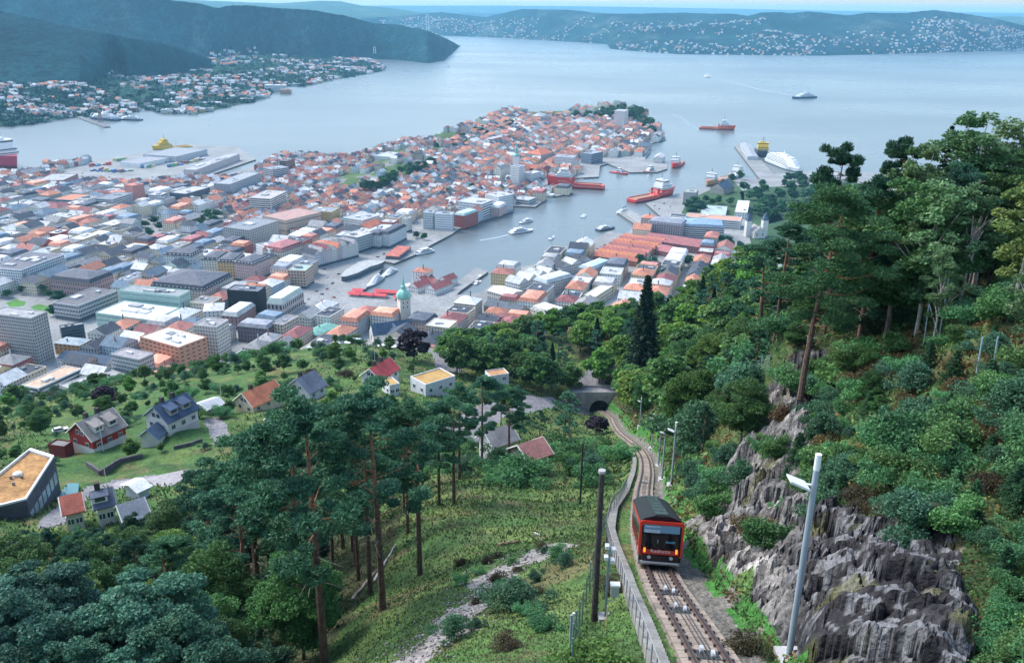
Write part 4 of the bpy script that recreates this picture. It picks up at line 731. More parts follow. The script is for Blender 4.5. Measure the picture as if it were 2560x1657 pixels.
for i in range(n):
    x0 = -X + 2 * X * i / n; x1 = -X + 2 * X * (i + 1) / n; xm = (x0 + x1) / 2; mb.face([(x0, -Y, 4.6), (xm, -Y, 7), (xm, Y, 7), (x0, Y, 4.6)]); mb.face([(xm, -Y, 7), (x1, -Y, 4.6), (x1, Y, 4.6), (xm, Y, 7)]); mb.face([(x0, -Y, 4.6), (x1, -Y, 4.6), (xm, -Y, 7)])
mb.build('sawtooth_roof', M_ROOF, e); mb = MB(); mb.col = (.08, .09, .1); mb.box(0, 0, 0, c[3] - .6, c[4] - .6, 4.55); mb.build('wall', M_GLASS, e); FPS.append((*c[:3], c[3], c[4])); LMK.append(('the red sawtooth hall', np.array([c[0], c[1], 3])))
for i, (xa, ya, xb, yb) in enumerate([(368, 1392, 520, 1405), (520, 1400, 690, 1415), (690, 1410, 860, 1425), (420, 1352, 560, 1362), (700, 1362, 860, 1372), (860, 1372, 1000, 1382), (1000, 1385, 1128, 1400), (950, 1440, 1090, 1445)]):
    a0 = P(*cr('G', xa, ya), 6)[:2]; a1 = P(*cr('G', xb, yb), 6)[:2]; c = (a0 + a1) / 2; L_ = np.linalg.norm(a1 - a0); an = math.atan2(*(a1 - a0)[::-1]); e = empty('market_tent', (c[0], c[1], 2.5), an)
    tag(e, f'red canvas market tent by the water, {ORD[i]} tent from the bus stop end', 'market tent', 'red tents of the fish market'); mb = MB(); mb.col = (.55, .08, .09); mb.loft([[(-L_ / 2, y, z) for y, z in ((-5, 3), (0, 5.2), (5, 3))], [(L_ / 2, y, z) for y, z in ((-5, 3), (0, 5.2), (5, 3))]]); mb.build('canopy', M_WALL, e)
    mb = MB(); mb.col = (.5, .45, .42); mb.box(0, 0, 0, L_ * .94, 6, 1.1); mb.build('stall_counter', M_WALL, e)
FPS.append((*P(960, 735, 0)[:2], 0, 95, 26))
# ------------------------------------------------------------------ town fabric: every house its own height, colour and roof
q0, q1 = P(760, 740, 2.5)[:2], P(1040, 580, 2.5)[:2]; QA = math.atan2(*(q1 - q0)[::-1])
shp = [(float(a), float(b)) for a, b in shore]
def wp(pts): return wpoly(pts)
EXCL = [wp([(-300,395),(112,395),(112,436),(-300,452)]), wp([(150,430),(380,370),(645,360),(645,452),(560,452),(500,452),(320,468),(150,456)]), wp([(-60,745),(200,730),(270,800),(235,905),(-60,905)]), wp([(740,700),(900,660),(960,655),(955,700),(905,750),(1250,735),(1255,700),(1330,660),(1560,590),(1700,560),(1240,705),(1235,770),(1090,800),(860,790),(760,770)]),
        wp([(330,545),(420,540),(430,600),(350,625)]), wp([(468,540),(560,525),(570,570),(490,595)]), wp([(860,625),(1040,560),(1150,545),(1170,580),(1010,640),(950,690),(760,760),(720,780)]), wp([(1545,460),(1720,455),(1730,520),(1600,530),(1540,520)]), wp([(1730,440),(2140,440),(2140,640),(1960,680),(1900,600),(1760,560),(1700,480)]), wp([(1440,395),(1680,395),(1680,450),(1440,450)]), wp([(1830,350),(1960,350),(1960,450),(1860,460)]), wp([(1500,650),(1640,600),(1700,640),(1560,700)]), wp([(1590,520),(1625,505),(1760,470),(1760,540),(1640,560)])]
PAL = [('white', (.70, .68, .62), 36), ('cream', (.66, .57, .43), 24), ('grey', (.45, .46, .46), 12), ('yellow', (.58, .46, .25), 6), ('pink', (.52, .38, .35), 5), ('beige', (.48, .42, .35), 12), ('red', (.38, .12, .1), 4), ('pale green', (.42, .5, .45), 3), ('pale blue', (.42, .5, .56), 4)]
ROOFP = [('orange tiled', (.47, .2, .13)), ('red tiled', (.36, .15, .12)), ('slate', (.06, .07, .09)), ('grey', (.26, .26, .26)), ('pale metal', (.52, .53, .53)), ('blue grey', (.12, .17, .22)), ('maroon', (.24, .09, .09))]
def wchoice(rng, items): 
    t = rng.random() * sum(i[-1] for i in items)
    for i in items:
        t -= i[-1]
        if t <= 0: return i
    return items[-1]
FILL = []; rngf = random.Random(11)
fpa = np.array([(f[0], f[1], f[2], f[3], f[4]) for f in FPS])
def overlaps(cx, cy, r):
    dx = cx - fpa[:, 0]; dy = cy - fpa[:, 1]; c_, s_ = np.cos(fpa[:, 2]), np.sin(fpa[:, 2]); lx = np.abs(dx * c_ + dy * s_) - fpa[:, 3] / 2; ly = np.abs(-dx * s_ + dy * c_) - fpa[:, 4] / 2
    return bool(((lx < r) & (ly < r)).any())
ca, sa = math.cos(QA), math.sin(QA)
def run_fill(step, inner, mode):
    T = np.arange(-1800, 2200, 1.0); t = -1500.0; row = 0
    while t < 2200:
        s = -1600.0; row += 1
        dep = step * rngf.uniform(.8, 1.15); k = 0
        while s < 3300:
            wd = step * rngf.uniform(.65, 1.5); k += 1
            cx, cy = (s + wd / 2) * ca - (t + dep / 2) * sa, (s + wd / 2) * sa + (t + dep / 2) * ca
            s += wd + (step * .55 if k % 6 == 0 else (.0 if mode else .4))
            if cy < 480 or cy > 3050 or abs(cx) > cy * .72: continue
            q = proj((cx, cy, 10))
            if q[0] < -60 or q[0] > (1690 if q[1] < 450 else 1850 - max(0, 640 - q[1]) * 1.6) or q[1] > 1010: continue
            old = (q[0] > 560 and q[1] < 600 - (q[0] - 560) * .13 and q[0] < 1330) or q[1] < 470
            near = q[1] > 700
            reg = 'nord' if (q[0] > 1130 and q[1] < 425) else 'old' if old else ''
            if mode != reg: continue
            if not poly_in(np.array([cx]), np.array([cy]), shp + [(1500, 900), (900, 600), (-900, 600), (-1500, 900)])[0]: continue
            if not all(poly_in(np.array([cx + ex]), np.array([cy + ey]), shp + [(1500, 900), (900, 600), (-900, 600), (-1500, 900)])[0] for ex, ey in ((9, 0), (-9, 0), (0, 9), (0, -9))): continue
            if any(poly_in(np.array([cx]), np.array([cy]), e_)[0] for e_ in EXCL): continue
            if H(np.array([cx]), np.array([cy]), False)[0] > 6 and cy < 740: continue
            if overlaps(cx, cy, min(wd, dep) * .33): continue
            zg = float(CG(cx, cy))
            if zg > 9 and fbm(np.array([cx / 60]), np.array([cy / 60]))[0] > -.05: continue
            FILL.append([cx, cy, wd, dep * .93, zg, q, old])
        t += dep + (step * .5 if row % 2 == 0 else 0.6)
run_fill(13.5, 0, 'old'); run_fill(21.0, 0, 'nord'); run_fill(24.0, 0, '')
recs = []
for cx, cy, wd, dep, zg, q, old in FILL:
    x, y = q; jit = rngf.uniform(-.06, .06)
    nord = x > 1150 and y < 430
    if nord: po = .6
    elif old: po = .45
    elif x > 850 and y > 720: po = .5
    elif y > 720: po = .35
    else: po = .12 + .1 * (y < 560)
    if x > 1560 and y > 560: po = .4
    if rngf.random() < po: rn, rcol = ROOFP[rngf.choice([0, 0, 1, 6] if not nord else [0, 0, 0, 1])]
    else: rn, rcol = ROOFP[rngf.choice([2, 2, 2, 3, 4, 4, 4, 5])]
    wn, wcol, _ = wchoice(rngf, PAL); v = rngf.uniform(.82, 1.1); wcol = tuple(min(.72, c * v) for c in wcol); v = rngf.uniform(.8, 1.2); rcol = tuple(c * v for c in rcol)
    h = rngf.uniform(7, 11) if old else rngf.uniform(11, 17)
    if nord: h = rngf.uniform(9, 14)
    kind = wchoice(rngf, [('gable', 6), ('hip', 2), ('flat', 1)])[0] if old else wchoice(rngf, [('gable', 3), ('hip', 1.8), ('flat', 3.6), ('mansard', 3)])[0]
    if rn in ('orange tiled', 'red tiled', 'maroon') and kind == 'flat': kind = 'hip'
    recs.append(dict(c=(cx, cy), a=QA + jit, lx=wd, ly=dep, z=zg, h=h, w=wcol, r=rcol, wn=wn, rn=rn, kind=kind, q=q, size=(wd + dep) * h / (cy ** 2)))
recs.sort(key=lambda r: -r['size'])
KN = dict(gable='gabled', hip='hip roofed', flat='flat roofed', mansard='mansard roofed')
ind = recs[:292]; rest = recs[292:]
lpx = np.array([proj(p) for _, p in LMK]); used = {}
for r in ind:
    d = lpx - r['q']; j = int(np.argmin(np.hypot(d[:, 0], d[:, 1] * 1.8))); dx, dy = r['q'] - lpx[j]
    rel = ('left of' if dx < 0 else 'right of') if abs(dx) > abs(dy) * 1.6 else ('beyond' if dy < 0 else 'this side of')
    r['key'] = (r['wn'], r['kind'], r['rn'], rel, LMK[j][0]); r['dist'] = math.hypot(dx, dy); used.setdefault(r['key'], []).append(r)
for key, lst in used.items():
    lst.sort(key=lambda r: r['dist'])
    for i, r in enumerate(lst):
        wn, kd, rn, rel, ref = key; base_ = f"{wn} {KN[kd].split()[0]} house with {rn} roof" if kd in ('gable', 'flat') else f"{wn} house with {rn} {kd} roof"
        r['label'] = f"{base_}, {'' if len(lst) == 1 else ORD[i] + ' '}{rel} {ref}".replace(' ,', ',')
def gkw(r): return dict(kind=r['kind'], pitch=2.9, ww=1.15, wh=1.5, rh=None, plant=2, rng=random.Random(int(abs(r['c'][0]) * 13 + r['c'][1])))
for r in ind:
    B('town_house', r['label'], 'house', *r['c'], r['a'], r['lx'], r['ly'], r['z'], r['h'], r['w'], r['r'], group='houses packed in the town streets', reg=False, **gkw(r))
w_, r_, g_ = MB(), MB(), MB()
for r in rest:
    kw = gkw(r); kw['pitch'] = 3.6; gen_building(w_, r_, g_, *r['c'], r['a'], r['lx'], r['ly'], r['z'], r['h'], r['w'], r['r'], **kw)
e = empty('packed_town_houses', (0, 0, 0)); tag(e, kind='stuff'); tag(w_.build('house_walls', M_WALL, e), kind='stuff'); tag(r_.build('house_roofs', M_ROOF, e), kind='stuff'); tag(g_.build('house_windows', M_GLASS, e), kind='stuff')
print('fill', len(recs), 'glz', len(g_.f))
# houses of the suburbs over the fjord
w_, r_ = MB(), MB(); g_ = MB(); rs = random.Random(5)
def scatter_far(G, n, tmax, dens, sz, seed):
    rs = random.Random(seed); k = 0; tries = 0
    while k < n and tries < n * 12:
        tries += 1; i = rs.randrange(G.shape[0]); j = int(rs.random() ** 1.1 * tmax * G.shape[1]); p = G[i, j]; q = proj(p)
        if q[0] < -40 or q[0] > 2600: continue
        if vnoise(np.array([p[0] / dens]), np.array([p[1] / dens]))[0] < rs.uniform(-.35, .45): continue
        s_ = rs.uniform(*sz); wc = rs.choice([(.68, .68, .66)] * 5 + [(.6, .55, .42), (.5, .5, .5), (.4, .14, .1), (.5, .35, .15)]); wc = tuple(c * .85 for c in wc); rc = rs.choice([(.1, .11, .13), (.3, .3, .32), (.4, .42, .44), (.4, .16, .1)])
        gen_building(w_, r_, g_, p[0], p[1], rs.uniform(-.5, .5), s_ * rs.uniform(1, 1.7), s_, p[2] - 2, s_ * .75, wc, rc, kind='gable', style=None, rng=rs); k += 1
scatter_far(HG['sub'], 1150, .95, 140, (9, 16), 2); scatter_far(HG['ask'], 1500, .72, 420, (7, 14), 3); scatter_far(HG['lyd'][120:], 60, .12, 400, (10, 16), 4)
# dockside blocks of the suburb
for (px_, py_, lx, ly, h, wc, rc) in [(690, 226, 80, 50, 22, (.6, .6, .6), (.5, .5, .5)), (715, 232, 40, 30, 14, (.5, .28, .15), (.4, .3, .25)), (600, 252, 90, 45, 9, (.1, .12, .14), (.3, .3, .32)), (640, 244, 60, 40, 10, (.4, .42, .44), (.35, .37, .4)), (530, 262, 60, 34, 10, (.6, .6, .6), (.5, .5, .5)), (630, 215, 120, 50, 18, (.4, .42, .42), (.35, .36, .38)), (470, 205, 60, 25, 14, (.6, .6, .58), (.5, .5, .5)), (235, 185, 70, 22, 12, (.5, .2, .12), (.5, .18, .1)), (240, 270, 110, 30, 12, (.6, .6, .6), (.5, .52, .54)), (160, 280, 70, 40, 12, (.5, .52, .53), (.4, .4, .42)), (150, 255, 70, 25, 12, (.6, .6, .58), (.4, .4, .42)), (20, 300, 60, 40, 16, (.42, .46, .48), (.3, .32, .35)), (330, 275, 30, 24, 10, (.6, .6, .6), (.4, .4, .4)), (500, 275, 80, 30, 8, (.5, .52, .52), (.4, .42, .42)), (735, 213, 60, 14, 7, (.6, .6, .6), (.4, .4, .4)), (60, 270, 60, 26, 12, (.5, .5, .5), (.36, .38, .4)), (430, 280, 60, 30, 10, (.56, .57, .58), (.5, .5, .5))]:
    p = P(px_, py_, 4); gen_building(w_, r_, g_, p[0], p[1], .12, lx, ly, 2, h, wc, rc, style='strip', fl=4, plant=2)
e = empty('suburb_houses', (0, 0, 0)); tag(e, kind='stuff'); tag(w_.build('suburb_walls', M_WALL, e), kind='stuff'); tag(r_.build('suburb_roofs', M_ROOF, e), kind='stuff'); tag(g_.build('suburb_windows', M_GLASS, e), kind='stuff')
# bridge towers in the distance
for (x, yt, yb, Y) in ((1069, 36, 80, 9500), (937, 118, 135, 5600)):
    a, b = PY(x, yt, Y), PY(x, yb, Y); mb = MB(); mb.col = (.6, .62, .63); s_ = 12 if Y > 8000 else 6
    for dx in (-s_, s_): mb.box(dx, 0, 0, s_ * .5, s_ * .5, a[2] - b[2])
    for t in (.5, .95): mb.box(0, 0, (a[2] - b[2]) * t, s_ * 2, s_ * .4, s_ * .4)
    o = mb.build('bridge_tower', M_CONC); o.location = tuple(b); tag(o, 'pale two legged suspension bridge tower far across the fjord' if Y > 8000 else 'short pale mast standing at the foot of the headland', 'tower')
# ------------------------------------------------------------------ ships and boats
def ship(name, label, bow, stern, kind, hull, top=(.66, .67, .67), wl=None, cat='ship', group=None, br=.2, deckh=None, z=0.0):
    b = P(*bow, 0)[:2]; s = P(*stern, 0)[:2]; d = b - s; L_ = float(np.linalg.norm(d)); a = math.atan2(d[1], d[0]); c = (b + s) / 2
    e = empty(name, (c[0], c[1], z), a); tag(e, label, cat, group)
    Bm = L_ * br; D = deckh or L_ * (.085 if kind == 'offshore' else .06)
    n = 16; rows_lo, rows_mid, rows_hi = [], [], []
    def half(t):  # half breadth along the hull, t from stern 0 to bow 1
        return Bm / 2 * (1 - max(0, (t - .62) / .38) ** 2.2) * (.9 + .1 * min(1, t / .1)) if kind != 'cat' else Bm / 2 * (1 - .75 * max(0, (t - .7) / .3) ** 1.6)
    def sheer(t):
        if kind == 'offshore': return D * (.62 if t < .5 else .62 + .95 * float(smooth(.5, .66, t)) + .25 * max(0, t - .7))
        if kind == 'tug': return D * (.7 + .9 * max(0, t - .4))
        return D * (1 + .45 * max(0, t - .7))
    def rings(z0f, z1f, fl0, fl1):
        out = []
        for i in range(n + 1):
            t = i / n; h_ = max(half(t), .05); x = (t - .5) * L_
            zt = sheer(t); za, zb = z0f(zt), z1f(zt); fa, fb = (fl0, fl1); xo = (t > .97) * L_ * .0
            out.append([(x + za / D * L_ * .02 * (t > .8), -h_ * fa, za), (x + zb / D * L_ * .025 * (t > .8), -h_ * fb, zb), (x + zb / D * L_ * .025 * (t > .8), h_ * fb, zb), (x + za / D * L_ * .02 * (t > .8), h_ * fa, za)])
        return out
    m = MB(); m.col = wl or tuple(c_ * .3 for c_ in hull); m.loft(rings(lambda zt: -.8, lambda zt: zt * .25, .85, .93)); m.build('boot_top', M_METAL, e)
    m = MB(); m.col = hull; m.loft(rings(lambda zt: zt * .25, lambda zt: zt, .93, 1.0)); hl = m.build('hull', M_METAL, e)
    if kind == 'offshore':
        m = MB(); m.col = (.7, .7, .68)
        for i in range(n):
            for sd in (-1, 1):
                t0, t1 = i / n, (i + 1) / n
                m.face([((t0 - .5) * L_, sd * (half(t0) * 1.0 + .12), sheer(t0) * .62), ((t1 - .5) * L_, sd * (half(t1) * 1.0 + .12), sheer(t1) * .62), ((t1 - .5) * L_, sd * (half(t1) + .12), sheer(t1) * .62 + D * .05), ((t0 - .5) * L_, sd * (half(t0) + .12), sheer(t0) * .62 + D * .05)])
        m.build('white_stripe', M_METAL, hl)
        m = MB(); m.col = (.36, .2, .12) if hull[0] > .3 else (.25, .25, .24); m.box(-.2 * L_, 0, sheer(.1) * .9, .52 * L_, Bm * .84, sheer(.1) * .12); m.build('work_deck', M_CONC, e)
        zz = sheer(.75); m = MB(); m.col = top; x0 = .24 * L_
        for k, (lx, wy, hh) in enumerate([(.26, .92, .035), (.22, .88, .034), (.17, .8, .034), (.12, .95, .036), (.06, .4, .02)]): m.box(x0 - .01 * L_ * k, 0, zz, lx * L_, Bm * wy, hh * L_); zz += hh * L_
        sp = m.build('superstructure', M_METAL, e); zb = sheer(.75) + .103 * L_
        m = MB(); m.col = (.03, .04, .05); m.box(x0 - .03 * L_, 0, zb + .011 * L_, .1235 * L_, Bm * .957, .014 * L_); 
        for q_ in (.012, .047): m.box(x0, 0, sheer(.75) + q_ * L_, (.261 if q_ < .02 else .2215) * L_, Bm * (.925 if q_ < .02 else .885), .008 * L_)
        m.build('bridge_window', M_GLASS, sp)
        m = MB(); m.col = (.3, .33, .35); m.tube([(x0 - .04 * L_, 0, zz), (x0 - .04 * L_, 0, zz + .1 * L_)], .008 * L_)
        for k in (.35, .6, .85): m.box(x0 - .04 * L_, 0, zz + .1 * L_ * k, .01 * L_, .1 * L_ * (1.1 - k), .006 * L_)
        m.build('radar_mast', M_METAL, e)
        m = MB(); m.col = tuple(.75 * c_ for c_ in hull)
        for sd in (-1, 1): m.box(.06 * L_, sd * Bm * .33, sheer(.55), .035 * L_, Bm * .12, .085 * L_)
        m.build('funnel', M_METAL, e); m = MB(); m.col = (.5, .48, .42); m.tube([(.02 * L_, 0, sheer(.3)), (.02 * L_, 0, sheer(.3) + .06 * L_), (-.12 * L_, 0, sheer(.3) + .09 * L_)], .007 * L_); m.build('deck_crane', M_METAL, e)
        m = MB(); m.col = hull
        for sd in (-1, 1): m.box(-.2 * L_, sd * Bm * .44, sheer(.1), .5 * L_, Bm * .03, .015 * L_)
        m.build('cargo_rail', M_METAL, e)
    elif kind in ('cruise', 'ferry', 'yacht'):
        zz = D * .98; m = MB(); m.col = top; g = MB(); g.col = (.04, .06, .08)
        tiers = {'cruise': [(.86, .96), (.82, .96), (.78, .94), (.72, .9), (.6, .86), (.3, .6)], 'ferry': [(.8, .96), (.72, .92), (.5, .8), (.2, .5)], 'yacht': [(.66, .9), (.5, .8), (.32, .6), (.14, .4)]}[kind]
        hh = {'cruise': .021, 'ferry': .035, 'yacht': .035}[kind] * L_; off = {'cruise': .0, 'ferry': .02, 'yacht': -.06}[kind] * L_
        for k, (lx, wy) in enumerate(tiers):
            X, Y = lx * L_ / 2, Bm * wy / 2; xo = off - .012 * L_ * k; f = .14 * L_ if kind != 'cruise' else .06 * L_
            m.loft([[(xo - X, -Y, zz), (xo + X - f, -Y, zz), (xo + X, 0, zz), (xo + X - f, Y, zz), (xo - X, Y, zz)], [(xo - X, -Y, zz + hh), (xo + X - f * 1.25, -Y, zz + hh), (xo + X - f * .3, 0, zz + hh), (xo + X - f * 1.25, Y, zz + hh), (xo - X, Y, zz + hh)]])
            for sd in (-1, 1): g.face([(xo - X * .94, sd * (Y + .1), zz + hh * .4), (xo + (X - f) * .94, sd * (Y + .1), zz + hh * .4), (xo + (X - f) * .94, sd * (Y + .1), zz + hh * .75), (xo - X * .94, sd * (Y + .1), zz + hh * .75)])
            zz += hh
        sp = m.build('superstructure', M_METAL, e); g.build('window_band', M_GLASS, sp); m = MB(); m.col = top; m.tube([(off, 0, zz), (off - .02 * L_, 0, zz + .06 * L_)], .012 * L_, r1=.004 * L_); m.build('mast', M_METAL, e)
        m = MB(); m.col = hull if kind == 'ferry' else (.5, .1, .08) if kind == 'cruise' else top; m.box(off - .2 * L_, 0, D + hh * (2 if kind != 'cruise' else 4), .05 * L_, Bm * .3, hh * 1.6); m.build('funnel', M_METAL, e)
    elif kind in ('cat', 'tug', 'boat'):
        zz = D * .95; m = MB(); m.col = top; g = MB(); g.col = (.03, .05, .07)
        T_ = {'cat': [(.74, .86, .07), (.42, .66, .055)], 'tug': [(.34, .7, .1), (.2, .5, .09)], 'boat': [(.42, .7, .1)]}[kind]; off = {'cat': -.04, 'tug': .06, 'boat': .02}[kind] * L_
        for k, (lx, wy, hf) in enumerate(T_):
            X, Y, hh = lx * L_ / 2, Bm * wy / 2, hf * L_; f = X * .4; xo = off - .04 * k * L_
            m.loft([[(xo - X, -Y, zz), (xo + X, -Y * .8, zz), (xo + X, Y * .8, zz), (xo - X, Y, zz)], [(xo - X, -Y * .95, zz + hh), (xo + X - f, -Y * .75, zz + hh), (xo + X - f, Y * .75, zz + hh), (xo - X, Y * .95, zz + hh)]])
            for sd in (-1, 1): g.face([(xo - X * .9, sd * (Y * .985 + .06), zz + hh * .35), (xo + X * .55, sd * (Y * .9 + .06), zz + hh * .35), (xo + X * .45, sd * (Y * .88 + .06), zz + hh * .8), (xo - X * .9, sd * (Y * .965 + .06), zz + hh * .8)])
            g.face([(xo + X * .92 + .05, -Y * .7, zz + hh * .3), (xo + X * .92 + .05, Y * .7, zz + hh * .3), (xo + X - f * .8 + .05, Y * .7, zz + hh * .85), (xo + X - f * .8 + .05, -Y * .7, zz + hh * .85)]); zz += hh
        sp = m.build('cabin', M_METAL, e); g.build('cabin_window', M_GLASS, sp)
        if kind != 'boat': m = MB(); m.col = (.6, .6, .6); m.tube([(off, 0, zz), (off, 0, zz + .12 * L_)], .008 * L_, 5); m.build('mast', M_METAL, e)
    elif kind == 'sail':
        m = MB(); m.col = (.6, .6, .58); m.tube([(.05 * L_, 0, D * .8), (.05 * L_, 0, D + L_ * 1.25)], .012 * L_ + .05, 5, r1=.03); m.build('mast', M_METAL, e); m = MB(); m.col = (.12, .2, .3); m.tube([(.04 * L_, 0, D + .1 * L_), (-.38 * L_, 0, D + .12 * L_)], .03 * L_, 5); m.build('boom', M_METAL, e); m = MB(); m.col = top; m.box(.0, 0, D * .9, .4 * L_, Bm * .5, .06 * L_); m.build('cabin', M_METAL, e)
    return e
SR, SY, SO = (.58, .045, .04), (.62, .42, .03), (.6, .1, .03)
Cc = lambda k, x, y: cr(k, x, y)
ship('offshore_ship', 'yellow offshore supply ship with dark blue bow behind the dock warehouse', (384, 378), (479, 369), 'offshore', SY, top=SY, wl=(.03, .05, .12), br=.22)
ship('offshore_ship', 'crimson and white offshore ship at the outer quay by the brick warehouse', (42, 424), (-70, 398), 'offshore', (.36, .03, .07), br=.24)
ship('offshore_ship', 'red supply ship with white bridge steaming alone on the open fjord', (1835, 326), (1748, 322), 'offshore', SO, br=.2)
ship('car_ferry', 'white passenger ferry with navy hull crossing the open fjord', (1981, 247), (2038, 245), 'ferry', (.03, .06, .14), br=.22)
ship('offshore_ship', 'long bright red offshore ship moored bow in beside the white yacht', (1371, 466), (1511, 474), 'offshore', SR, br=.17, deckh=13)
ship('offshore_ship', 'red ship with white bridge and rusty open after deck at the fortress quay', (1682, 487), (1577, 507), 'offshore', SR, br=.2)
ship('offshore_ship', 'red and white supply ship at the end of the dock jetty, bow towards the harbour', (1682, 422), (1703, 408), 'offshore', SR, br=.24)
ship('tugboat', 'small red tug lying at the dock jetty, the one nearest the harbour mouth buoy', (1569, 437), (1527, 430), 'tug', SR, br=.28, cat='tug')
ship('tugboat', 'small red and black tug alongside the jetty point beside the net shed', (1608, 433), (1645, 426), 'tug', (.4, .05, .05), br=.28, cat='tug')
ship('motor_yacht', 'large white motor yacht with stepped decks below the white high rise', (1284, 482), (1383, 493), 'yacht', (.68, .69, .7), br=.17, cat='yacht')
ship('catamaran_ferry', 'long white catamaran ferry under way leaving a thin wake', (1331, 577), (1275, 585), 'cat', (.62, .64, .66), wl=(.05, .07, .09), br=.3, cat='ferry')
ship('catamaran_ferry', 'shorter white fast ferry just ahead of the long catamaran', (1299, 560), (1328, 552), 'cat', (.62, .64, .66), wl=(.05, .07, .09), br=.3, cat='ferry')
ship('catamaran_ferry', 'dark blue hulled fast boat at the small pier by the wharf row', (1535, 570), (1493, 578), 'cat', (.03, .05, .09), br=.3, cat='ferry')
ship('catamaran_ferry', 'white express ferry moored beside the red sawtooth quay hall', (1030, 640), (1081, 628), 'cat', (.64, .65, .66), wl=(.03, .05, .08), br=.3, cat='ferry')
ship('passenger_boat', 'slender white passenger boat moored nearest the red market tents', (919, 721), (955, 695), 'yacht', (.5, .58, .6), br=.2, cat='boat')
ship('passenger_boat', 'old white ferry moored under the grey quay pavilion', (957, 694), (987, 676), 'yacht', (.6, .63, .64), br=.26, cat='boat')
ship('offshore_ship', 'yellow ship with black hull seen bow on at the cruise pier', (1907, 395), (1899, 377), 'offshore', (.02, .025, .05), top=SY, br=.24)
ship('cruise_ship', 'white cruise ship with stacked decks moored beyond the cruise pier', (1994, 432), (1924, 404), 'cruise', (.66, .67, .68), wl=(.04, .08, .14), br=.2, cat='cruise ship')
ship('offshore_ship', 'white and orange work ship moored by the medieval hall', (1768, 466), (1800, 450), 'offshore', (.5, .25, .12), br=.26)
ship('offshore_ship', 'white ship with tall dark mast moored near the medieval hall', (1856, 438), (1806, 450), 'offshore', (.55, .56, .58), br=.24)
ship('cargo_ship', 'low grey cargo ship at the far suburb dock with a crane beside it', (225, 297), (296, 303), 'ferry', (.05, .08, .14), br=.2)
ship('cargo_ship', 'dark hulled ship moored at the outer end of the far suburb dock', (297, 300), (355, 302), 'ferry', (.04, .07, .12), br=.2)
ship('sailing_boat', 'sailing boat with tall mast berthed at the tip of the stone pier', (1543, 536), (1567, 525), 'sail', (.62, .63, .64), br=.28, cat='sailing boat')
ship('sailing_boat', 'little sailing boat alone in the middle of the inner harbour', (1384, 592), (1374, 600), 'sail', (.6, .6, .6), br=.3, cat='sailing boat')
ship('motorboat', 'tiny white motorboat out on the harbour beyond the ferries', (1463, 538), (1456, 544), 'boat', (.66, .66, .66), br=.4, cat='boat')
for i, (b, s) in enumerate([((1217, 682), (1205, 687)), ((1208, 689), (1192, 697)), ((1201, 703), (1184, 712)), ((1187, 704), (1176, 709))]): ship('motorboat', f'white motorboat tied to the narrow market pier, {ORD[i]} from the pier tip', b, s, 'boat', (.66, .67, .68), br=.36, cat='boat', group='motorboats along the market pier')
for i, (b, s) in enumerate([((1352, 652), (1372, 644)), ((1374, 642), (1392, 634)), ((1395, 632), (1412, 625))]): ship('sailing_boat', f'masted sailing boat moored off the wharf quay, {ORD[i]} from the pale gables', b, s, 'sail', (.5, .5, .5), br=.26, cat='sailing boat', group='sailing boats moored at the wharf quay')
ship('sailing_ship', 'wooden sailing ship with one very tall mast at the wharf quay', (1440, 622), (1476, 606), 'sail', (.3, .1, .08), br=.24, cat='sailing ship')
ship('passenger_boat', 'small white and red sightseeing boat at the wharf quay beside the tall mast', (1452, 634), (1478, 622), 'cat', (.5, .14, .1), br=.3, cat='boat')
ship('motorboat', 'dark little boat far out in the middle of the fjord', (1116, 168), (1125, 168), 'boat', (.05, .07, .1), br=.3, cat='boat')
ship('motorboat', 'white dot of a boat on the water off the ferry quay', (520, 314), (524, 313), 'boat', (.68, .68, .68), br=.4, cat='boat')
ship('speedboat', 'white speedboat at the head of the long foam wake', (1763, 191), (1772, 194), 'boat', (.7, .7, .7), br=.3, cat='boat')
ship('fishing_boat', 'small grey boat moored beside the maroon gabled market hall', (1022, 712), (1016, 732), 'boat', (.5, .5, .5), br=.34, cat='boat')
# wakes: thin foam on the water
M_FOAM = mat('foam', attr='Tint', noise=[(.05, .25), (.3, .3)], rough=.7)
def wake(label, pts, w0, w1, col=(.42, .47, .5)):
    pw = [P(a, b, .06) for a, b in pts]; m = MB(); m.col = col; pw = catmull(np.array(pw), 8); n = len(pw)
    for i in range(n - 1):
        d = unit(pw[min(i + 1, n - 1)] - pw[max(i - 1, 0)]); s = np.array([-d[1], d[0], 0]); a = w0 + (w1 - w0) * i / n; b = w0 + (w1 - w0) * (i + 1) / n; d2 = unit(pw[min(i + 2, n - 1)] - pw[i]); s2 = np.array([-d2[1], d2[0], 0])
        m.face([pw[i] - s * a / 2, pw[i + 1] - s2 * b / 2, pw[i + 1] + s2 * b / 2, pw[i] + s * a / 2])
    tag(m.build('wake_foam', M_FOAM), kind='stuff')
wake('', [(1775, 195), (1830, 206), (1900, 224), (1978, 238)], 5, 14, (.33, .39, .43)); wake('', [(1274, 586), (1250, 592), (1225, 597), (1200, 601)], 2.5, 3.5); wake('', [(1745, 322), (1725, 313), (1706, 297), (1680, 285)], 3, 6, (.3, .36, .4)); wake('', [(2045, 243), (2160, 237), (2320, 229), (2500, 221)], 3, 14, (.26, .32, .37)); wake('', [(1530, 272), (1500, 262), (1460, 252)], 2, 4, (.36, .42, .46))
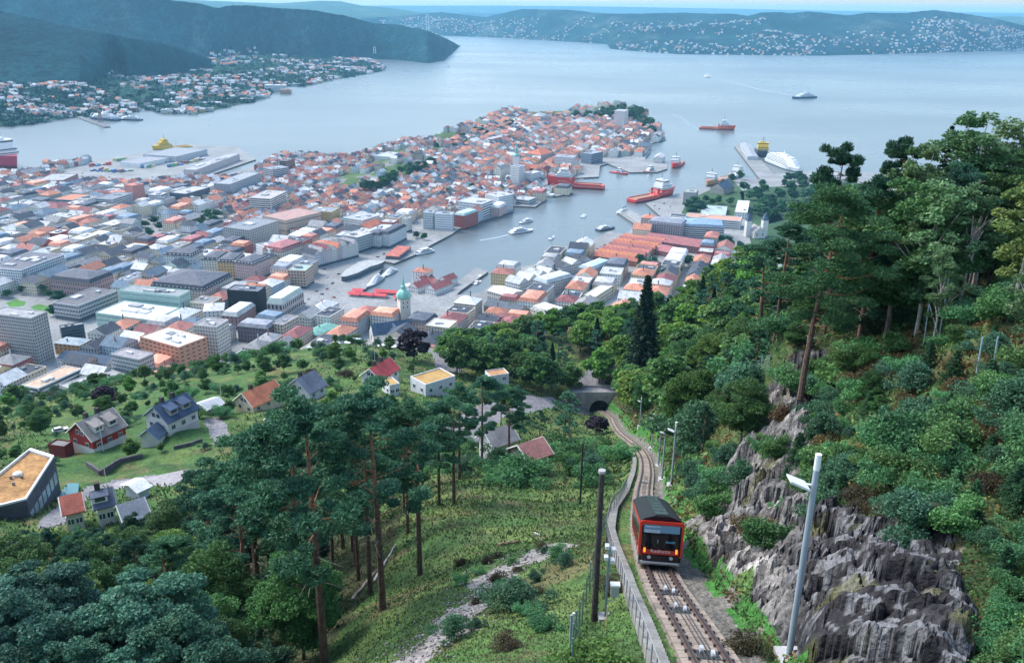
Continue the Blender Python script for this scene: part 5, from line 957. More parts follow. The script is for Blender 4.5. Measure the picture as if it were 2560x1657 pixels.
# far pier with a crane, and the container quay
m = MB(); m.col = (.16, .16, .16); a, b = P(196, 292, 2), P(268, 318, 2); d = b - a; L_ = np.linalg.norm(d); an = math.atan2(d[1], d[0]); m.box(*((a + b) / 2)[:2], -1, L_, 16, 4, an); tag(m.build('far_pier', M_CONC), kind='structure')
c = P(252, 307, 3); e = empty('dock_crane', tuple(c)); tag(e, 'tall brown portal crane on the far suburb pier', 'crane'); m = MB(); m.col = (.25, .13, .11)
for sx in (-5, 5):
    for sy in (-5, 5): m.tube([(sx, sy, 0), (sx * .4, sy * .4, 26)], .9, 4)
m.build('leg_frame', M_METAL, e); m = MB(); m.col = (.2, .12, .1); m.box(0, 0, 26, 8, 8, 7); m.build('cabin', M_METAL, e); m = MB(); m.col = (.25, .13, .11); m.tube([(0, 0, 30), (4, -2, 50)], .9, 4); m.build('jib', M_METAL, e)
rc = random.Random(8); rowsC = [(('I'), 1180, 270, 1390, 260, 9), (('I'), 1200, 330, 1500, 350, 10), (('I'), 1790, 300, 1960, 290, 6), (('J'), 130, 290, 560, 190, 13), (('I'), 1490, 215, 1600, 185, 4), (('I'), 1560, 350, 1680, 335, 4), (('I'), 1830, 250, 2130, 225, 6)]
ci = 0; RN = {('I', 1180): 'upper stack by the quay edge', ('I', 1200): 'lower stack by the quay edge', ('I', 1790): 'row at the white warehouse gable', ('J', 130): 'long trailer row on the terminal yard', ('I', 1490): 'stack beside the green crane', ('I', 1560): 'red heap in the quay yard', ('I', 1830): 'row along the white warehouse'}
for k, xa, ya, xb, yb, n in rowsC:
    for i in range(n):
        t = (i + rc.uniform(-.2, .2)) / max(1, n - 1); c = P(*cr(k, xa + (xb - xa) * t, ya + (yb - ya) * t + rc.uniform(-8, 8)), 4); colr, cn = rc.choice([((.62, .62, .6), 'white'), ((.5, .08, .07), 'red'), ((.15, .35, .2), 'green'), ((.1, .2, .4), 'blue'), ((.55, .45, .2), 'yellow'), ((.3, .14, .12), 'rust brown')])
        e = empty('freight_container', (c[0], c[1], 2.5), QA + rc.choice([0, 0, .1, 1.57])); ci += 1
        tag(e, f'{cn} container in the {RN[k, xa]}, {ORD[i]} from the left', 'container', f'{cn} freight containers on the quay yard'); m = MB(); m.col = colr; st = rc.choice([1, 1, 2]); m.box(0, 0, 0, 13, 3.2, 3 * st); m.build('container_box', M_METAL, e); m = MB(); m.col = tuple(x * .6 for x in colr); m.box(6.53, 0, .2, .06, 2.8, 3 * st - .4); m.build('door', M_METAL, e)
# parked and driving cars in the town squares
def make_car(name, col):
    e = empty(name, (0, 0, 0)); m = MB(); m.col = col; m.loft([[(-2.2, -.88, .3), (2.2, -.85, .3), (2.2, .85, .3), (-2.2, .88, .3)], [(-2.2, -.9, .85), (2.15, -.85, .8), (2.15, .85, .8), (-2.2, .9, .85)]]); m.loft([[(-1.9, -.8, .85), (.9, -.8, .85), (.9, .8, .85), (-1.9, .8, .85)], [(-1.5, -.66, 1.42), (.2, -.66, 1.42), (.2, .66, 1.42), (-1.5, .66, 1.42)]]); b = m.build('car_body', M_METAL, e)
    g = MB(); g.col = (.02, .025, .03)
    g.face([(.93, -.7, .92), (.93, .7, .92), (.27, .6, 1.38), (.27, -.6, 1.38)]); g.face([(-1.93, .7, .92), (-1.93, -.7, .92), (-1.55, -.6, 1.38), (-1.55, .6, 1.38)])
    for s in (-1, 1): g.face([(-1.7, s * .82, .93), (.7, s * .82, .93), (.15, s * .70, 1.36), (-1.45, s * .70, 1.36)])
    w2 = g.build('windscreen', M_GLASS, e)
    ws = []
    for x in (-1.35, 1.35):
        for y in (-.85, .85): t = MB(); t.col = (.02, .02, .02); t.loft([[(x + .34 * math.cos(q), y - .1, .34 + .34 * math.sin(q)) for q in np.linspace(0, 2 * math.pi, 10, endpoint=False)], [(x + .34 * math.cos(q), y + .1, .34 + .34 * math.sin(q)) for q in np.linspace(0, 2 * math.pi, 10, endpoint=False)]]); ws.append(t.build('wheel', M_METAL, e))
    KIDS[e.name] = [b, w2] + ws; return e
CARC = [('white', (.65, .65, .65)), ('black', (.03, .03, .035)), ('silver', (.4, .41, .42)), ('dark blue', (.04, .07, .14)), ('red', (.35, .04, .04))]
protos = {n: make_car('parked_car', c) for n, c in CARC}; firstuse = {n: True for n, _ in CARC}
def put_car(cn, loc, rz, label, group):
    if firstuse[cn]: o = protos[cn]; firstuse[cn] = False
    else: o = copy_tree(protos[cn])
    o.location = [float(v) for v in loc]; o.rotation_euler = (0, 0, rz); tag(o, label, 'car', group)
rcc = random.Random(3)
for k, pts, where in [('B', [(2010, 660), (2210, 560), (2080, 700), (2290, 440), (1900, 760), (2230, 740), (1850, 820)], 'on the square by the stone exchange'), ('G', [(90, 1200), (160, 1275), (240, 1160), (90, 1350), (560, 1030), (640, 990), (740, 940), (820, 900), (900, 760), (1010, 720), (1100, 690), (1240, 720), (1310, 700), (850, 960), (60, 1100), (150, 1050)], 'along the quay street'), ('E', [(1540, 290), (1690, 245), (1795, 215), (1430, 370), (1600, 270), (1500, 320), (1350, 400)], 'on the wharf quay'), ('F', [(700, 590), (820, 560), (940, 520), (900, 600), (760, 630), (1000, 470)], 'on the curved fortress quay'), ('I', [(1050, 420), (1280, 450), (1400, 430), (1060, 380), (1320, 470)], 'in the quay car park')]:
    for ci_, (x, y) in enumerate(sorted(pts)):
        c = P(*cr(k, x, y), 2.5); cn = rcc.choice(CARC)[0]; put_car(cn, (c[0], c[1], 2.55), QA + rcc.choice([0, 1.57, 3.14]) + rcc.uniform(-.1, .1), f'{cn} car {where}, {ORD[ci_]} from the left', f'cars {where}')
# ------------------------------------------------------------------ houses on the slope
def hillhouse(name, label, N, Rr, L_, eave, roofc, wallc, found=None, fh=0, kind='gable', rh=None, ridge='u', chim=1, dormers=0, win=True, z=None, cat='house', winc=(.7, .7, .7), hgt=None, over=.6):
    Nw = hit(*N); z0 = Nw[2] - .3 if z is None else z; Nw = P(*N, z0); Rw, Lw = P(*Rr, z0), P(*L_, z0)
    u = (Rw - Nw)[:2]; v = (Lw - Nw)[:2]; lu = np.linalg.norm(u); ud = u / lu; vd = np.array([-ud[1], ud[0]]); vd = vd if vd @ v > 0 else -vd; lv = max(5.0, abs(v @ vd)); h = hgt or max(3, PY(N[0], eave, Nw[1])[2] - z0)
    c = Nw[:2] + ud * lu / 2 + vd * lv / 2; a = math.atan2(ud[1], ud[0]); e = empty(name, (c[0], c[1], z0), a); tag(e, label, cat)
    X, Y = lu / 2, lv / 2; fz = fh * h; w_ = MB(); w_.col = wallc; alongu = ridge == 'u'; span = (Y if alongu else X); rh = rh if rh is not None else span * .8
    quad = [(-X, -Y), (X, -Y), (X, Y), (-X, Y)]; w_.prism(quad, fz - (2.5 if not fh else 0), h, top=(kind == 'flat'))
    if kind == 'gable':
        if alongu: w_.face([(X, -Y, h), (X, Y, h), (X, 0, h + rh)]); w_.face([(-X, Y, h), (-X, -Y, h), (-X, 0, h + rh)])
        else: w_.face([(-X, -Y, h), (X, -Y, h), (0, -Y, h + rh)]); w_.face([(X, Y, h), (-X, Y, h), (0, Y, h + rh)])
    w_.build('wall', M_WALL, e)
    if fh: f_ = MB(); f_.col = found; f_.prism([(x * 1.01, y * 1.01) for x, y in quad], -2.5, fz); f_.build('foundation', M_WALL, e)
    r_ = MB(); r_.col = roofc; o, t = over, .22
    if kind == 'gable':
        sl = rh / span
        for sd in (-1, 1):
            A = [(-X - o, sd * (Y + o), h - o * sl), (X + o, sd * (Y + o), h - o * sl), (X + o, 0, h + rh), (-X - o, 0, h + rh)] if alongu else [(sd * (X + o), -Y - o, h - o * sl), (sd * (X + o), Y + o, h - o * sl), (0, Y + o, h + rh), (0, -Y - o, h + rh)]
            r_.loft([A, [(x, y, z_ + t) for x, y, z_ in A]])
        rf = r_.build('roof', M_ROOF, e)
        for sd in (-1, 1):   # barge boards on the gable ends
            for en in (-1, 1):
                m = MB(); m.col = tuple(min(.7, c_ * 1.3 + .1) for c_ in roofc) if sum(roofc) < .5 else (.65, .63, .58)
                p0, p1 = ((en * (X + o), sd * (Y + o), h - o * sl + .1), (en * (X + o), 0, h + rh + .1)) if alongu else ((sd * (X + o), en * (Y + o), h - o * sl + .1), (0, en * (Y + o), h + rh + .1))
                m.tube([p0, p1], .16, 4); m.build('barge_board', M_WALL, rf)
        for i in range(chim):
            m = MB(); m.col = (.06, .05, .05); t_ = (-.45 + .7 * i) * (X if alongu else Y); xy = (t_, .12 * Y) if alongu else (.12 * X, t_); m.box(*xy, h + rh * .55, 1.0, 1.0, rh * .45 + 1.6); m.build('chimney', M_STONE, rf)
        for i in range(dormers):
            t_ = (-.42 + .84 * i / max(1, dormers - 1)) * X; d_ = MB(); d_.col = winc; zz = h + rh * .42; d_.box(t_, -Y * .62, zz - rh * .15, 2.6, Y * .5, rh * .26 + .7); dm = d_.build('dormer', M_WALL, e); d_ = MB(); d_.col = roofc; A = [(t_ - 1.6, -Y * .95, zz + rh * .11 + .62), (t_ + 1.6, -Y * .95, zz + rh * .11 + .62), (t_ + 1.6, -Y * .2, zz + rh * .4 + .5), (t_ - 1.6, -Y * .2, zz + rh * .4 + .5)]; d_.loft([A, [(x, y, q + .15) for x, y, q in A]]); d_.build('dormer_roof', M_ROOF, dm); d_ = MB(); d_.col = DGL; d_.box(t_, -Y * .87 - .03, zz - .05, 1.8, .06, .8); d_.build('dormer_pane', M_GLASS, dm)
    else:
        m = MB(); m.col = winc
        for i in range(4):
            p, q = quad[i], quad[(i + 1) % 4]; pi, qi = (p[0] * .955, p[1] * .95), (q[0] * .955, q[1] * .95); m.face([(*p, h), (*q, h), (*q, h + .55), (*p, h + .55)]); m.face([(*p, h + .55), (*q, h + .55), (*qi, h + .55), (*pi, h + .55)]); m.face([(*qi, h), (*pi, h), (*pi, h + .55), (*qi, h + .55)])
        pr = m.build('roof_edge', M_WALL, e); r_.face([(x * .955, y * .95, h + .2) for x, y in quad]); r_.build('roof', M_ROOF, e)
    if win:
        nf = 2 if h > 4.6 else 1
        for i in range(4):
            p, q = quad[i], quad[(i + 1) % 4]; Ls = math.hypot(q[0] - p[0], q[1] - p[1]); n = max(2, int(Ls / 3.2)); dx, dy = (q[0] - p[0]) / Ls, (q[1] - p[1]) / Ls; an = math.atan2(dy, dx); gable = kind == 'gable' and ((i % 2 == 1) == alongu)
            for f in range(nf + (1 if gable and rh > 2.5 else 0)):
                nn = n if f < nf else 2
                for j in range(nn):
                    s = Ls * (j + .5) / nn if f < nf else Ls * (.4 + .2 * j); zc = (f + .5) * h / nf if f < nf else h + .9
                    fr = MB(); fr.col = winc; cx_, cy_ = p[0] + dx * s + dy * .04, p[1] + dy * s - dx * .04; fr.box(cx_, cy_, zc - .65, 1.25, .1, 1.3, an); wo = fr.build('window', M_WALL, e)
                    g = MB(); g.col = DGL
                    for k in (-.29, .29): g.box(cx_ + dx * k + dy * .05, cy_ + dy * k - dx * .05, zc - .52, .46, .05, 1.04, an)
                    g.build('pane', M_GLASS, wo)
    return e
C6 = lambda x, y: (x / 2.75, 900 + y / 2.75)
HH = hillhouse
HH('timber_house', 'red timber house with weathered grey roof and white ground floor', C6(650, 645), C6(872, 540), C6(515, 575), 900 + 548 / 2.75, (.24, .22, .2), (.3, .035, .03), found=(.58, .58, .56), fh=.32, chim=2, dormers=2, winc=(.66, .66, .64))
HH('timber_house', 'white house with dark blue slate roof and two small dormers', C6(1165, 525), C6(1368, 425), C6(1025, 470), 900 + 425 / 2.75, (.045, .075, .13), (.6, .58, .54), found=(.5, .48, .45), fh=.2, chim=2, dormers=2, winc=(.35, .35, .35))
HH('timber_house', 'cream house with large orange tiled roof on the grassy bench', C6(1745, 378), C6(1950, 285), C6(1622, 335), 900 + 322 / 2.75, (.5, .17, .09), (.64, .53, .36), chim=1, winc=(.68, .66, .6))
HH('timber_house', 'white house with bright red tiled roof and tall gable', cr('D', 875, 1480), cr('D', 1112, 1335), cr('D', 600, 1450), 680 + 1412 / 5.133, (.42, .07, .07), (.64, .64, .64), chim=2, winc=(.5, .5, .5))
HH('modern_house', 'modern white cube house with orange brown planted flat roof', cr('D', 1460, 1610), cr('D', 1840, 1490), cr('D', 1205, 1520), 680 + 1462 / 5.133, (.42, .26, .09), (.6, .6, .62), kind='flat', winc=(.7, .7, .7))
HH('modern_house', 'small flat roofed annex with planted roof half hidden beside the cube house', cr('D', 1000, 1600), cr('D', 1130, 1570), cr('D', 700, 1560), 680 + 1540 / 5.133, (.42, .28, .1), (.62, .62, .62), kind='flat', winc=(.7, .7, .7), hgt=3.4)
HH('modern_house', 'white framed flat roofed house deep among the trees', (1225, 975), (1272, 968), (1180, 966), 935, (.45, .25, .12), (.6, .6, .6), kind='flat', winc=(.7, .7, .7), hgt=5)
HH('timber_house', 'white house with slate grey roofs and skylights beside tall garden trees', C6(2130, 285), C6(2240, 225), C6(1990, 235), 900 + 230 / 2.75, (.13, .15, .19), (.6, .6, .6), chim=1)
HH('terrace_house', 'terrace house half with faded coral red roof', (172, 1332), (213, 1322), (140, 1316), 1295, (.5, .15, .1), (.55, .5, .46), ridge='u', chim=0, hgt=4.5)
HH('terrace_house', 'terrace house half with dark slate roof and white dormer', (250, 1318), (290, 1308), (218, 1302), 1290, (.09, .11, .15), (.62, .6, .56), ridge='u', chim=1, dormers=1, hgt=4.5)
HH('garden_house', 'low house with worn grey roof under the pine branches', (318, 1330), (372, 1312), (300, 1300), 1300, (.26, .27, .3), (.5, .5, .5), chim=0, hgt=2.6)
HH('pavilion', 'white corrugated canopy roof on the paved terrace', (350, 1252), (375, 1240), (330, 1238), 1235, (.6, .62, .62), (.5, .52, .54), kind='gable', rh=.8, chim=0, win=False, hgt=2.4)
HH('timber_house', 'white gabled house seen between the pine trunks', (1235, 1165), (1290, 1145), (1212, 1150), 1120, (.3, .28, .28), (.64, .64, .62), ridge='u', chim=0, hgt=4.5)
HH('timber_house', 'house with faded pink red roof among bushes below the meadow', (1322, 1190), (1372, 1172), (1288, 1178), 1158, (.36, .17, .15), (.4, .33, .3), ridge='u', chim=0, hgt=3.2, rh=1.6)
HH('garden_shed', 'little white shed with orange roof among the trees', (700, 1078), (716, 1070), (684, 1072), 1062, (.52, .18, .1), (.6, .6, .58), chim=0, win=False, hgt=2.4, cat='shed')
HH('garden_shed', 'dark red shed joined to the fence beside the red timber house', (165, 1142), (186, 1128), (144, 1128), 1126, (.2, .2, .19), (.22, .04, .04), chim=0, win=False, kind='flat', hgt=2.6, cat='shed', winc=(.22, .04, .04))
HH('garden_shed', 'small blue grey roofed outbuilding in front of the white slate house', C6(1090, 590), C6(1145, 545), C6(1045, 545), 900 + 520 / 2.75, (.06, .1, .16), (.55, .53, .5), chim=0, win=False, hgt=2.6, cat='shed')
HH('garden_shed', 'pale roofed garage beside the white slate house driveway', (520, 1042), (560, 1028), (498, 1025), 1022, (.4, .42, .44), (.5, .5, .5), chim=0, win=False, hgt=2.4, rh=1, cat='shed')
# big planted-roof building at the picture's left edge
bz = hit(100, 1275)[2]; zr = bz + 5.2; rp_ = [P(*C6(x, y), zr)[:2] for x, y in [(-260, 900), (0, 780), (210, 612), (374, 664), (182, 962), (0, 1008), (-260, 1060)]]; c = np.mean(rp_, 0)
rp_ = [tuple(p - c) for p in rp_]; ar = sum(rp_[i][0] * rp_[(i + 1) % 7][1] - rp_[(i + 1) % 7][0] * rp_[i][1] for i in range(7)); rp_ = rp_ if ar > 0 else rp_[::-1]
e = empty('planted_roof_building', (c[0], c[1], bz)); tag(e, 'long dark slate walled building with rust coloured planted roof and white rim', 'building')
m = MB(); m.col = (.07, .075, .095); m.prism(rp_, -6, 5.2, top=False); m.build('wall', M_STONE, e); inn = [(x * .93, y * .93) for x, y in rp_]
M_SEDUM = mat('sedum_roof', attr='Tint', noise=[(.25, .35), (1.2, .3), (6, .25)], rough=.95, bump=(8, .5, .05))
m = MB(); m.col = (.36, .2, .08); m.face([(x, y, 5.0) for x, y in inn]); m.build('planted_roof', M_SEDUM, e); m = MB(); m.col = (.68, .68, .68)
for i in range(7):
    p, q = rp_[i], rp_[(i + 1) % 7]; pi, qi = inn[i], inn[(i + 1) % 7]; m.face([(*p, 5.2), (*q, 5.2), (*q, 5.6), (*p, 5.6)]); m.face([(*p, 5.6), (*q, 5.6), (*qi, 5.6), (*pi, 5.6)]); m.face([(*qi, 4.9), (*pi, 4.9), (*pi, 5.6), (*qi, 5.6)])
m.build('roof_rim', M_WALL, e); q = P(*C6(118, 773), bz + 5.6)[:2] - c; m = MB(); m.col = (.65, .65, .65); m.loft([[(q[0] + r * math.cos(t), q[1] + r * math.sin(t), z_) for t in np.linspace(0, 6.283, 14, endpoint=False)] for r, z_ in ((.95, 5), (.95, 5.5), (.5, 5.75))]); m.build('dome_light', M_WALL, e)
for x, y in ((150, 803), (75, 808), (93, 850)): q = P(*C6(x, y), bz + 5.3)[:2] - c; m = MB(); m.col = (.15, .15, .16); m.box(q[0], q[1], 5, .4, .4, .7); m.build('vent_pipe', M_METAL, e)
pa, pb = P(*C6(182, 962), zr)[:2] - c, P(*C6(374, 664), zr)[:2] - c; d = pb - pa; L_ = np.linalg.norm(d); ud = d / L_; nn = np.array([ud[1], -ud[0]])
for j in range(7):
    s = L_ * (j + .6) / 7.4; q = pa + ud * s + nn * .06; m = MB(); m.col = (.3, .36, .4); m.box(q[0], q[1], -.6, L_ / 10, .12, 2.6, math.atan2(d[1], d[0])); m.build('window', M_GLASS, e)
FPSH = [(c[0], c[1], 16)]
# pool with teal cover, garden wall, terrace pieces
def slab(name, label, cat, pts, th, col, m_, lift=.1, kind=None):
    pw = [hit(*p) for p in pts]; z_ = np.mean([p[2] for p in pw]); c = np.mean(pw, 0); pl = [tuple(P(*p, z_)[:2] - c[:2]) for p in pts]; ar = sum(pl[i][0] * pl[(i + 1) % len(pl)][1] - pl[(i + 1) % len(pl)][0] * pl[i][1] for i in range(len(pl))); pl = pl if ar > 0 else pl[::-1]
    mb = MB(); mb.col = col; mb.prism(pl, -th, lift + .25); o = mb.build(name, m_); o.location = (c[0], c[1], z_); tag(o, label, cat, kind=kind); return o
C3 = lambda x, y: (x / 4.76, 1080 + y / 4.76)
slab('pool_cover', 'teal covered swimming pool next to the planted roof building', 'pool', [C3(800, 625), C3(940, 622), C3(935, 745), C3(690, 790)], 1.5, (.02, .17, .2), M_METAL)
slab('terrace', None, None, [C3(1240, 700), C3(1400, 600), C3(1730, 560), C3(2250, 450), C3(2290, 500), C3(1850, 780), C3(1740, 690)], 2.5, (.33, .31, .31), M_CONC, kind='structure')
def wall_line(name, label, pts, hh, th, col, m_, cat='wall', n=None):
    pw = [hit(*p) for p in pts]; e = empty(name, tuple(pw[0])); tag(e, label, cat); mb = MB(); mb.col = col
    for a, b in zip(pw[:-1], pw[1:]):
        k = max(1, int(np.linalg.norm(b - a) / 4))
        for i in range(k):
            p, q = a + (b - a) * i / k, a + (b - a) * (i + 1) / k; p = np.array([p[0], p[1], h1(p[0], p[1])]) - pw[0]; q = np.array([q[0], q[1], h1(q[0], q[1])]) - pw[0]; d = unit((q - p) * [1, 1, 0]); s = np.array([-d[1], d[0], 0]) * th / 2
            mb.loft([[p - s - [0, 0, .8], p + s - [0, 0, .8], p + s + [0, 0, hh], p - s + [0, 0, hh]], [q - s - [0, 0, .8], q + s - [0, 0, .8], q + s + [0, 0, hh], q - s + [0, 0, hh]]])
    mb.build('wall_run', m_, e); return e
wall_line('garden_wall', 'dark stone retaining wall below the red timber house garden', [C6(600, 735), C6(690, 790), C6(830, 735), C6(980, 670)], 1.3, .5, (.1, .09, .1), M_STONE)
wall_line('garden_wall', 'low dark wall along the lawn of the white slate roofed house', [C6(1195, 618), C6(1300, 590), C6(1390, 565)], 1.0, .4, (.12, .11, .11), M_STONE)
def post(name, label, px, py, Y, h, r, col, cat='pole', m_=None, r1=None):
    b = PY(px, py, Y); z = h1(b[0], b[1]); e = empty(name, (b[0], b[1], z)); tag(e, label, cat); mb = MB(); mb.col = col; mb.tube([(0, 0, -.4), (0, 0, h)], r, 10, r1=r1); mb.build('post', m_ or M_METAL, e, True); return e, b
for lab, p, hh in [('white flagpole in front of the red timber house', C6(713, 640), 9.5), ('white flagpole beside the red roofed white house', (938, 925), 12), ('white flagpole with red flag below the cream house', C6(1525, 300), 7), ('short flagpole with folded flag on the paved terrace', C3(1280, 680), 5)]:
    w = hit(*p); e = empty('flagpole', tuple(w)); tag(e, lab, 'flagpole'); mb = MB(); mb.col = (.7, .7, .7); mb.tube([(0, 0, -.3), (0, 0, hh)], .09, 6, r1=.05); mb.build('pole', M_METAL, e)
    if 'flag ' in lab or 'folded' in lab: mb = MB(); mb.col = (.5, .06, .06); mb.face([(0, 0, hh), (-.3, .1, hh - .1), (-.45, .1, hh - 2.2), (0, 0, hh - 1.9)]); mb.build('flag', M_WALL, e)
for cn, p, lab in [('white', (1172, 1128), 'white car parked behind the pine trunks'), ('dark blue', (1160, 1118), 'dark blue car beside the white car behind the pines'), ('white', (152, 1081), 'white car parked on the lawn above the red shed')]:
    w = hit(*p); put_car(cn, (w[0], w[1], w[2] + .15), .6, lab, None)
# ------------------------------------------------------------------ the funicular line
def offp(s, lat, up=0.0): p, f, l, u = tfr(s); return p + l * lat + u * up if np.ndim(up) == 0 else p
SN, SM, SF_ = s_at_Y(24), s_at_Y(120), TLEN
line = empty('funicular_line', (0, 0, 0)); tag(line, 'twin rail concrete funicular track winding down the slope', 'railway')
def strip(name, par, s0, s1, step, prof, col, m_, smooth_=False):
    """sweep a closed cross-section [(lateral, up)] along the line"""
    mb = MB(); mb.col = col; ss = np.arange(s0, s1, step); rg = []
    for s in ss: p, f, l, u = tfr(s); rg.append([p + l * a + u * b for a, b in prof])
    mb.loft(rg); return mb.build(name, m_, par, smooth_)
GA = .675
bxp = lambda x0, x1, y0, y1: [(x0, y0), (x1, y0), (x1, y1), (x0, y1)]
strip('track_bed', line, 4, TLEN, 1.6, bxp(-1.28, 1.28, -.9, -.27), (.2, .18, .16), M_CONC)
for sd in (-1, 1):
    strip('rail', line, 4, TLEN, .9, [(sd * GA - .045, -.02), (sd * GA + .045, -.02), (sd * GA + .03, .13), (sd * GA - .03, .13)][::1], (.05, .035, .035), M_METAL)
    strip('rail_foot', line, 4, TLEN, .9, bxp(sd * GA - .14, sd * GA + .14, -.10, -.018), (.10, .065, .05), M_METAL)
for k in (-.16, .0, .2): strip('haul_cable', line, 4, SM, 2.0, bxp(k - .018, k + .018, .02, .055), (.04, .04, .045), M_METAL)
# concrete slabs between the rails, one by one near the camera
pr = np.arange(SN - 14, SM - 40, 1.15); rk_ = random.Random(4)
def slab_mb(mb, s):
    p, f, l, u = tfr(s); v = rk_.uniform(.85, 1.15); mb.col = (.27 * v, .22 * v, .18 * v)
    A = [p + l * a + f * b + u * z_ for z_ in (-.3, -.1) for a, b in ((-1.2, -.54), (1.2, -.54), (1.2, .54), (-1.2, .54))]
    mb.loft([A[:4], A[4:]])
for s in pr: mb = MB(); slab_mb(mb, s); mb.build('track_slab', M_CONC, line)
mb = MB()
for s in np.arange(pr[-1] + 1.15, TLEN - 2, 1.15): slab_mb(mb, s)
tag(mb.build('far_track_slabs', M_CONC, line), kind='stuff')
for s in pr[::1]:
    mb = MB(); mb.col = (.05, .04, .04)
    for sd in (-1, 1):
        p, f, l, u = tfr(s + .3); c = p + l * sd * (GA + .0); 
        for o_ in (-.17, .17): A = [c + l * (o_ + a) + f * b + u * z_ for z_ in (-.1, .03) for a, b in ((-.05, -.1), (.05, -.1), (.05, .1), (-.05, .1))]; mb.loft([A[:4], A[4:]])
    tag(mb.build('rail_clips', M_METAL, line), kind='stuff')
for Yr in (29, 36.5, 40.5, 62 + 30, 110):
    s = s_at_Y(Yr)
    for k in (-.16, .2):
        p, f, l, u = tfr(s + k * 2); c = p + l * k; mb = MB(); mb.col = (.45, .47, .5); rg = [[c + f * (.2 * math.cos(t)) + u * (.0 + .2 * math.sin(t)) + l * o_ for t in np.linspace(0, 6.283, 12, endpoint=False)] for o_ in (-.07, .07)]; mb.loft(rg); mb.build('cable_roller', M_METAL, line)
    p, f, l, u = tfr(s); mb = MB(); mb.col = (.02, .02, .02); A = [p + l * a + f * b + u * z_ for z_ in (-.1, -.07) for a, b in ((-.45, -.7), (.45, -.7), (.45, .7), (-.45, .7))]; mb.loft([A[:4], A[4:]]); mb.build('roller_pit', M_METAL, line)
# stepped walkway with railing on the outer side
lat = lambda s: float(np.interp(s, [s_at_Y(20), s_at_Y(44), s_at_Y(62), s_at_Y(80), s_at_Y(98), s_at_Y(170)], [2.15, 2.15, 2.9, 2.9, 2.1, 2.1]))
wk = empty('service_walkway', (0, 0, 0)); tag(wk, 'pale concrete stepped walkway with steel railing beside the track', 'walkway')
def wkblock(mb, s, dl):
    p, f, l, u = tfr(s); fh = unit(f * [1, 1, 0]); c = p + l * lat(s); zt = c[2] + .08; v = rk_.uniform(.9, 1.1); mb.col = (.23 * v, .225 * v, .205 * v)
    A = [np.array([*(c + l * a + fh * b)[:2], z_]) for z_ in (zt - .9, zt) for a, b in ((-.36, -dl / 2), (.36, -dl / 2), (.36, dl / 2), (-.36, dl / 2))]; mb.loft([A[:4], A[4:]])
ss = np.arange(s_at_Y(20), s_at_Y(175), .62); nearS = [s for s in ss if s < s_at_Y(78)]
for s in nearS: mb = MB(); wkblock(mb, s, .6); mb.build('step', M_CONC, wk)
mb = MB()
for s in ss[len(nearS):]: wkblock(mb, s, .62)
tag(mb.build('far_steps', M_CONC, wk), kind='stuff')
for s in np.arange(s_at_Y(20), s_at_Y(100), 1.9): p, f, l, u = tfr(s); c = p + l * (lat(s) + .36); mb = MB(); mb.col = (.24, .25, .27); mb.tube([c + [0, 0, -.6], c + [0, 0, 1.05]], .03, 6); mb.build('railing_post', M_METAL, wk)
mb = MB(); mb.col = (.3, .31, .33); mb.tube([tfr(s)[0] + tfr(s)[2] * (lat(s) + .36) + [0, 0, 1.05] for s in np.arange(s_at_Y(20), s_at_Y(100), 1.9)], .018, 4); mb.build('handrail', M_METAL, wk)
# ------------------------------------------------------------------ the car
s_f, s_r = s_at_Y(46.6), s_at_Y(46.6) + 15.0
pf, pr_ = trk(s_f), trk(s_r); fw = unit(pf - pr_); lt = unit(np.cross([0, 0, 1.0], fw)); upn = np.cross(fw, lt)   # fw points uphill to the camera
car = empty('funicular_car', tuple(pf)); mw = Matrix(((lt[0], -fw[0], 0, pf[0]), (lt[1], -fw[1], 0, pf[1]), (lt[2], -fw[2], 1, pf[2]), (0, 0, 0, 1)))
tag(car, 'red and black funicular car with panoramic windscreen climbing the concrete track', 'funicular car')
# local frame: X across (seen left to right), y back down the line, z vertical
xr = lt
def cp(x, y, z): return pf + xr * x - fw * y + np.array([0, 0, z])
def lc(x, y, z): return cp(x, y, z) - pf
LEN = 14.6; HW = 1.3
def cbox(mb, x0, x1, y0, y1, z0, z1):
    A = [lc(x, y, z) for z in (z0, z1) for x, y in ((x0, y0), (x1, y0), (x1, y1), (x0, y1))]; mb.loft([A[:4], A[4:]])
REDC = (.62, .035, .02); BLK = (.012, .012, .015)
def cbuild(mb, name, m_, par=car, smoothf=False): return mb.build(name, m_, par, smoothf)
M_CARP = mat('car_paint', attr='Tint', rough=.28, spec=.5); M_CARG = mat('car_glass', attr='Tint', rough=.08, spec=.35)
mb = MB(); mb.col = BLK; cbox(mb, -HW, HW, .25, LEN, .55, 3.35); cbuild(mb, 'body', M_CARP)
mb = MB(); mb.col = (.42, .42, .42); cbox(mb, -HW - .02, HW + .02, .5, LEN - .1, .2, 1.15); cbuild(mb, 'silver_skirt', M_CARP)
zt = 3.35
mb = MB(); mb.col = (.03, .04, .045)
prof = [(-HW - .05, zt - .02), (-HW * .8, zt + .2), (-.45, zt + .42), (.45, zt + .42), (HW * .8, zt + .2), (HW + .05, zt - .02)]
mb.loft([[lc(x, .55, z) for x, z in prof], [lc(x, LEN, z) for x, z in prof]]); rf = cbuild(mb, 'roof', mat('car_roof', base=(.012, .016, .018), rough=.6, spec=.15))
for i in range(6): mb = MB(); mb.col = (.09, .12, .14); y0 = 1.0 + i * 2.25; A = [lc(-.42, y0, zt + .44), lc(.42, y0, zt + .44), lc(.42, y0 + 2.0, zt + .44), lc(-.42, y0 + 2.0, zt + .44)]; B2 = [p + [0, 0, .05] for p in A]; mb.loft([A, B2]); cbuild(mb, 'roof_light', M_CARG, rf)
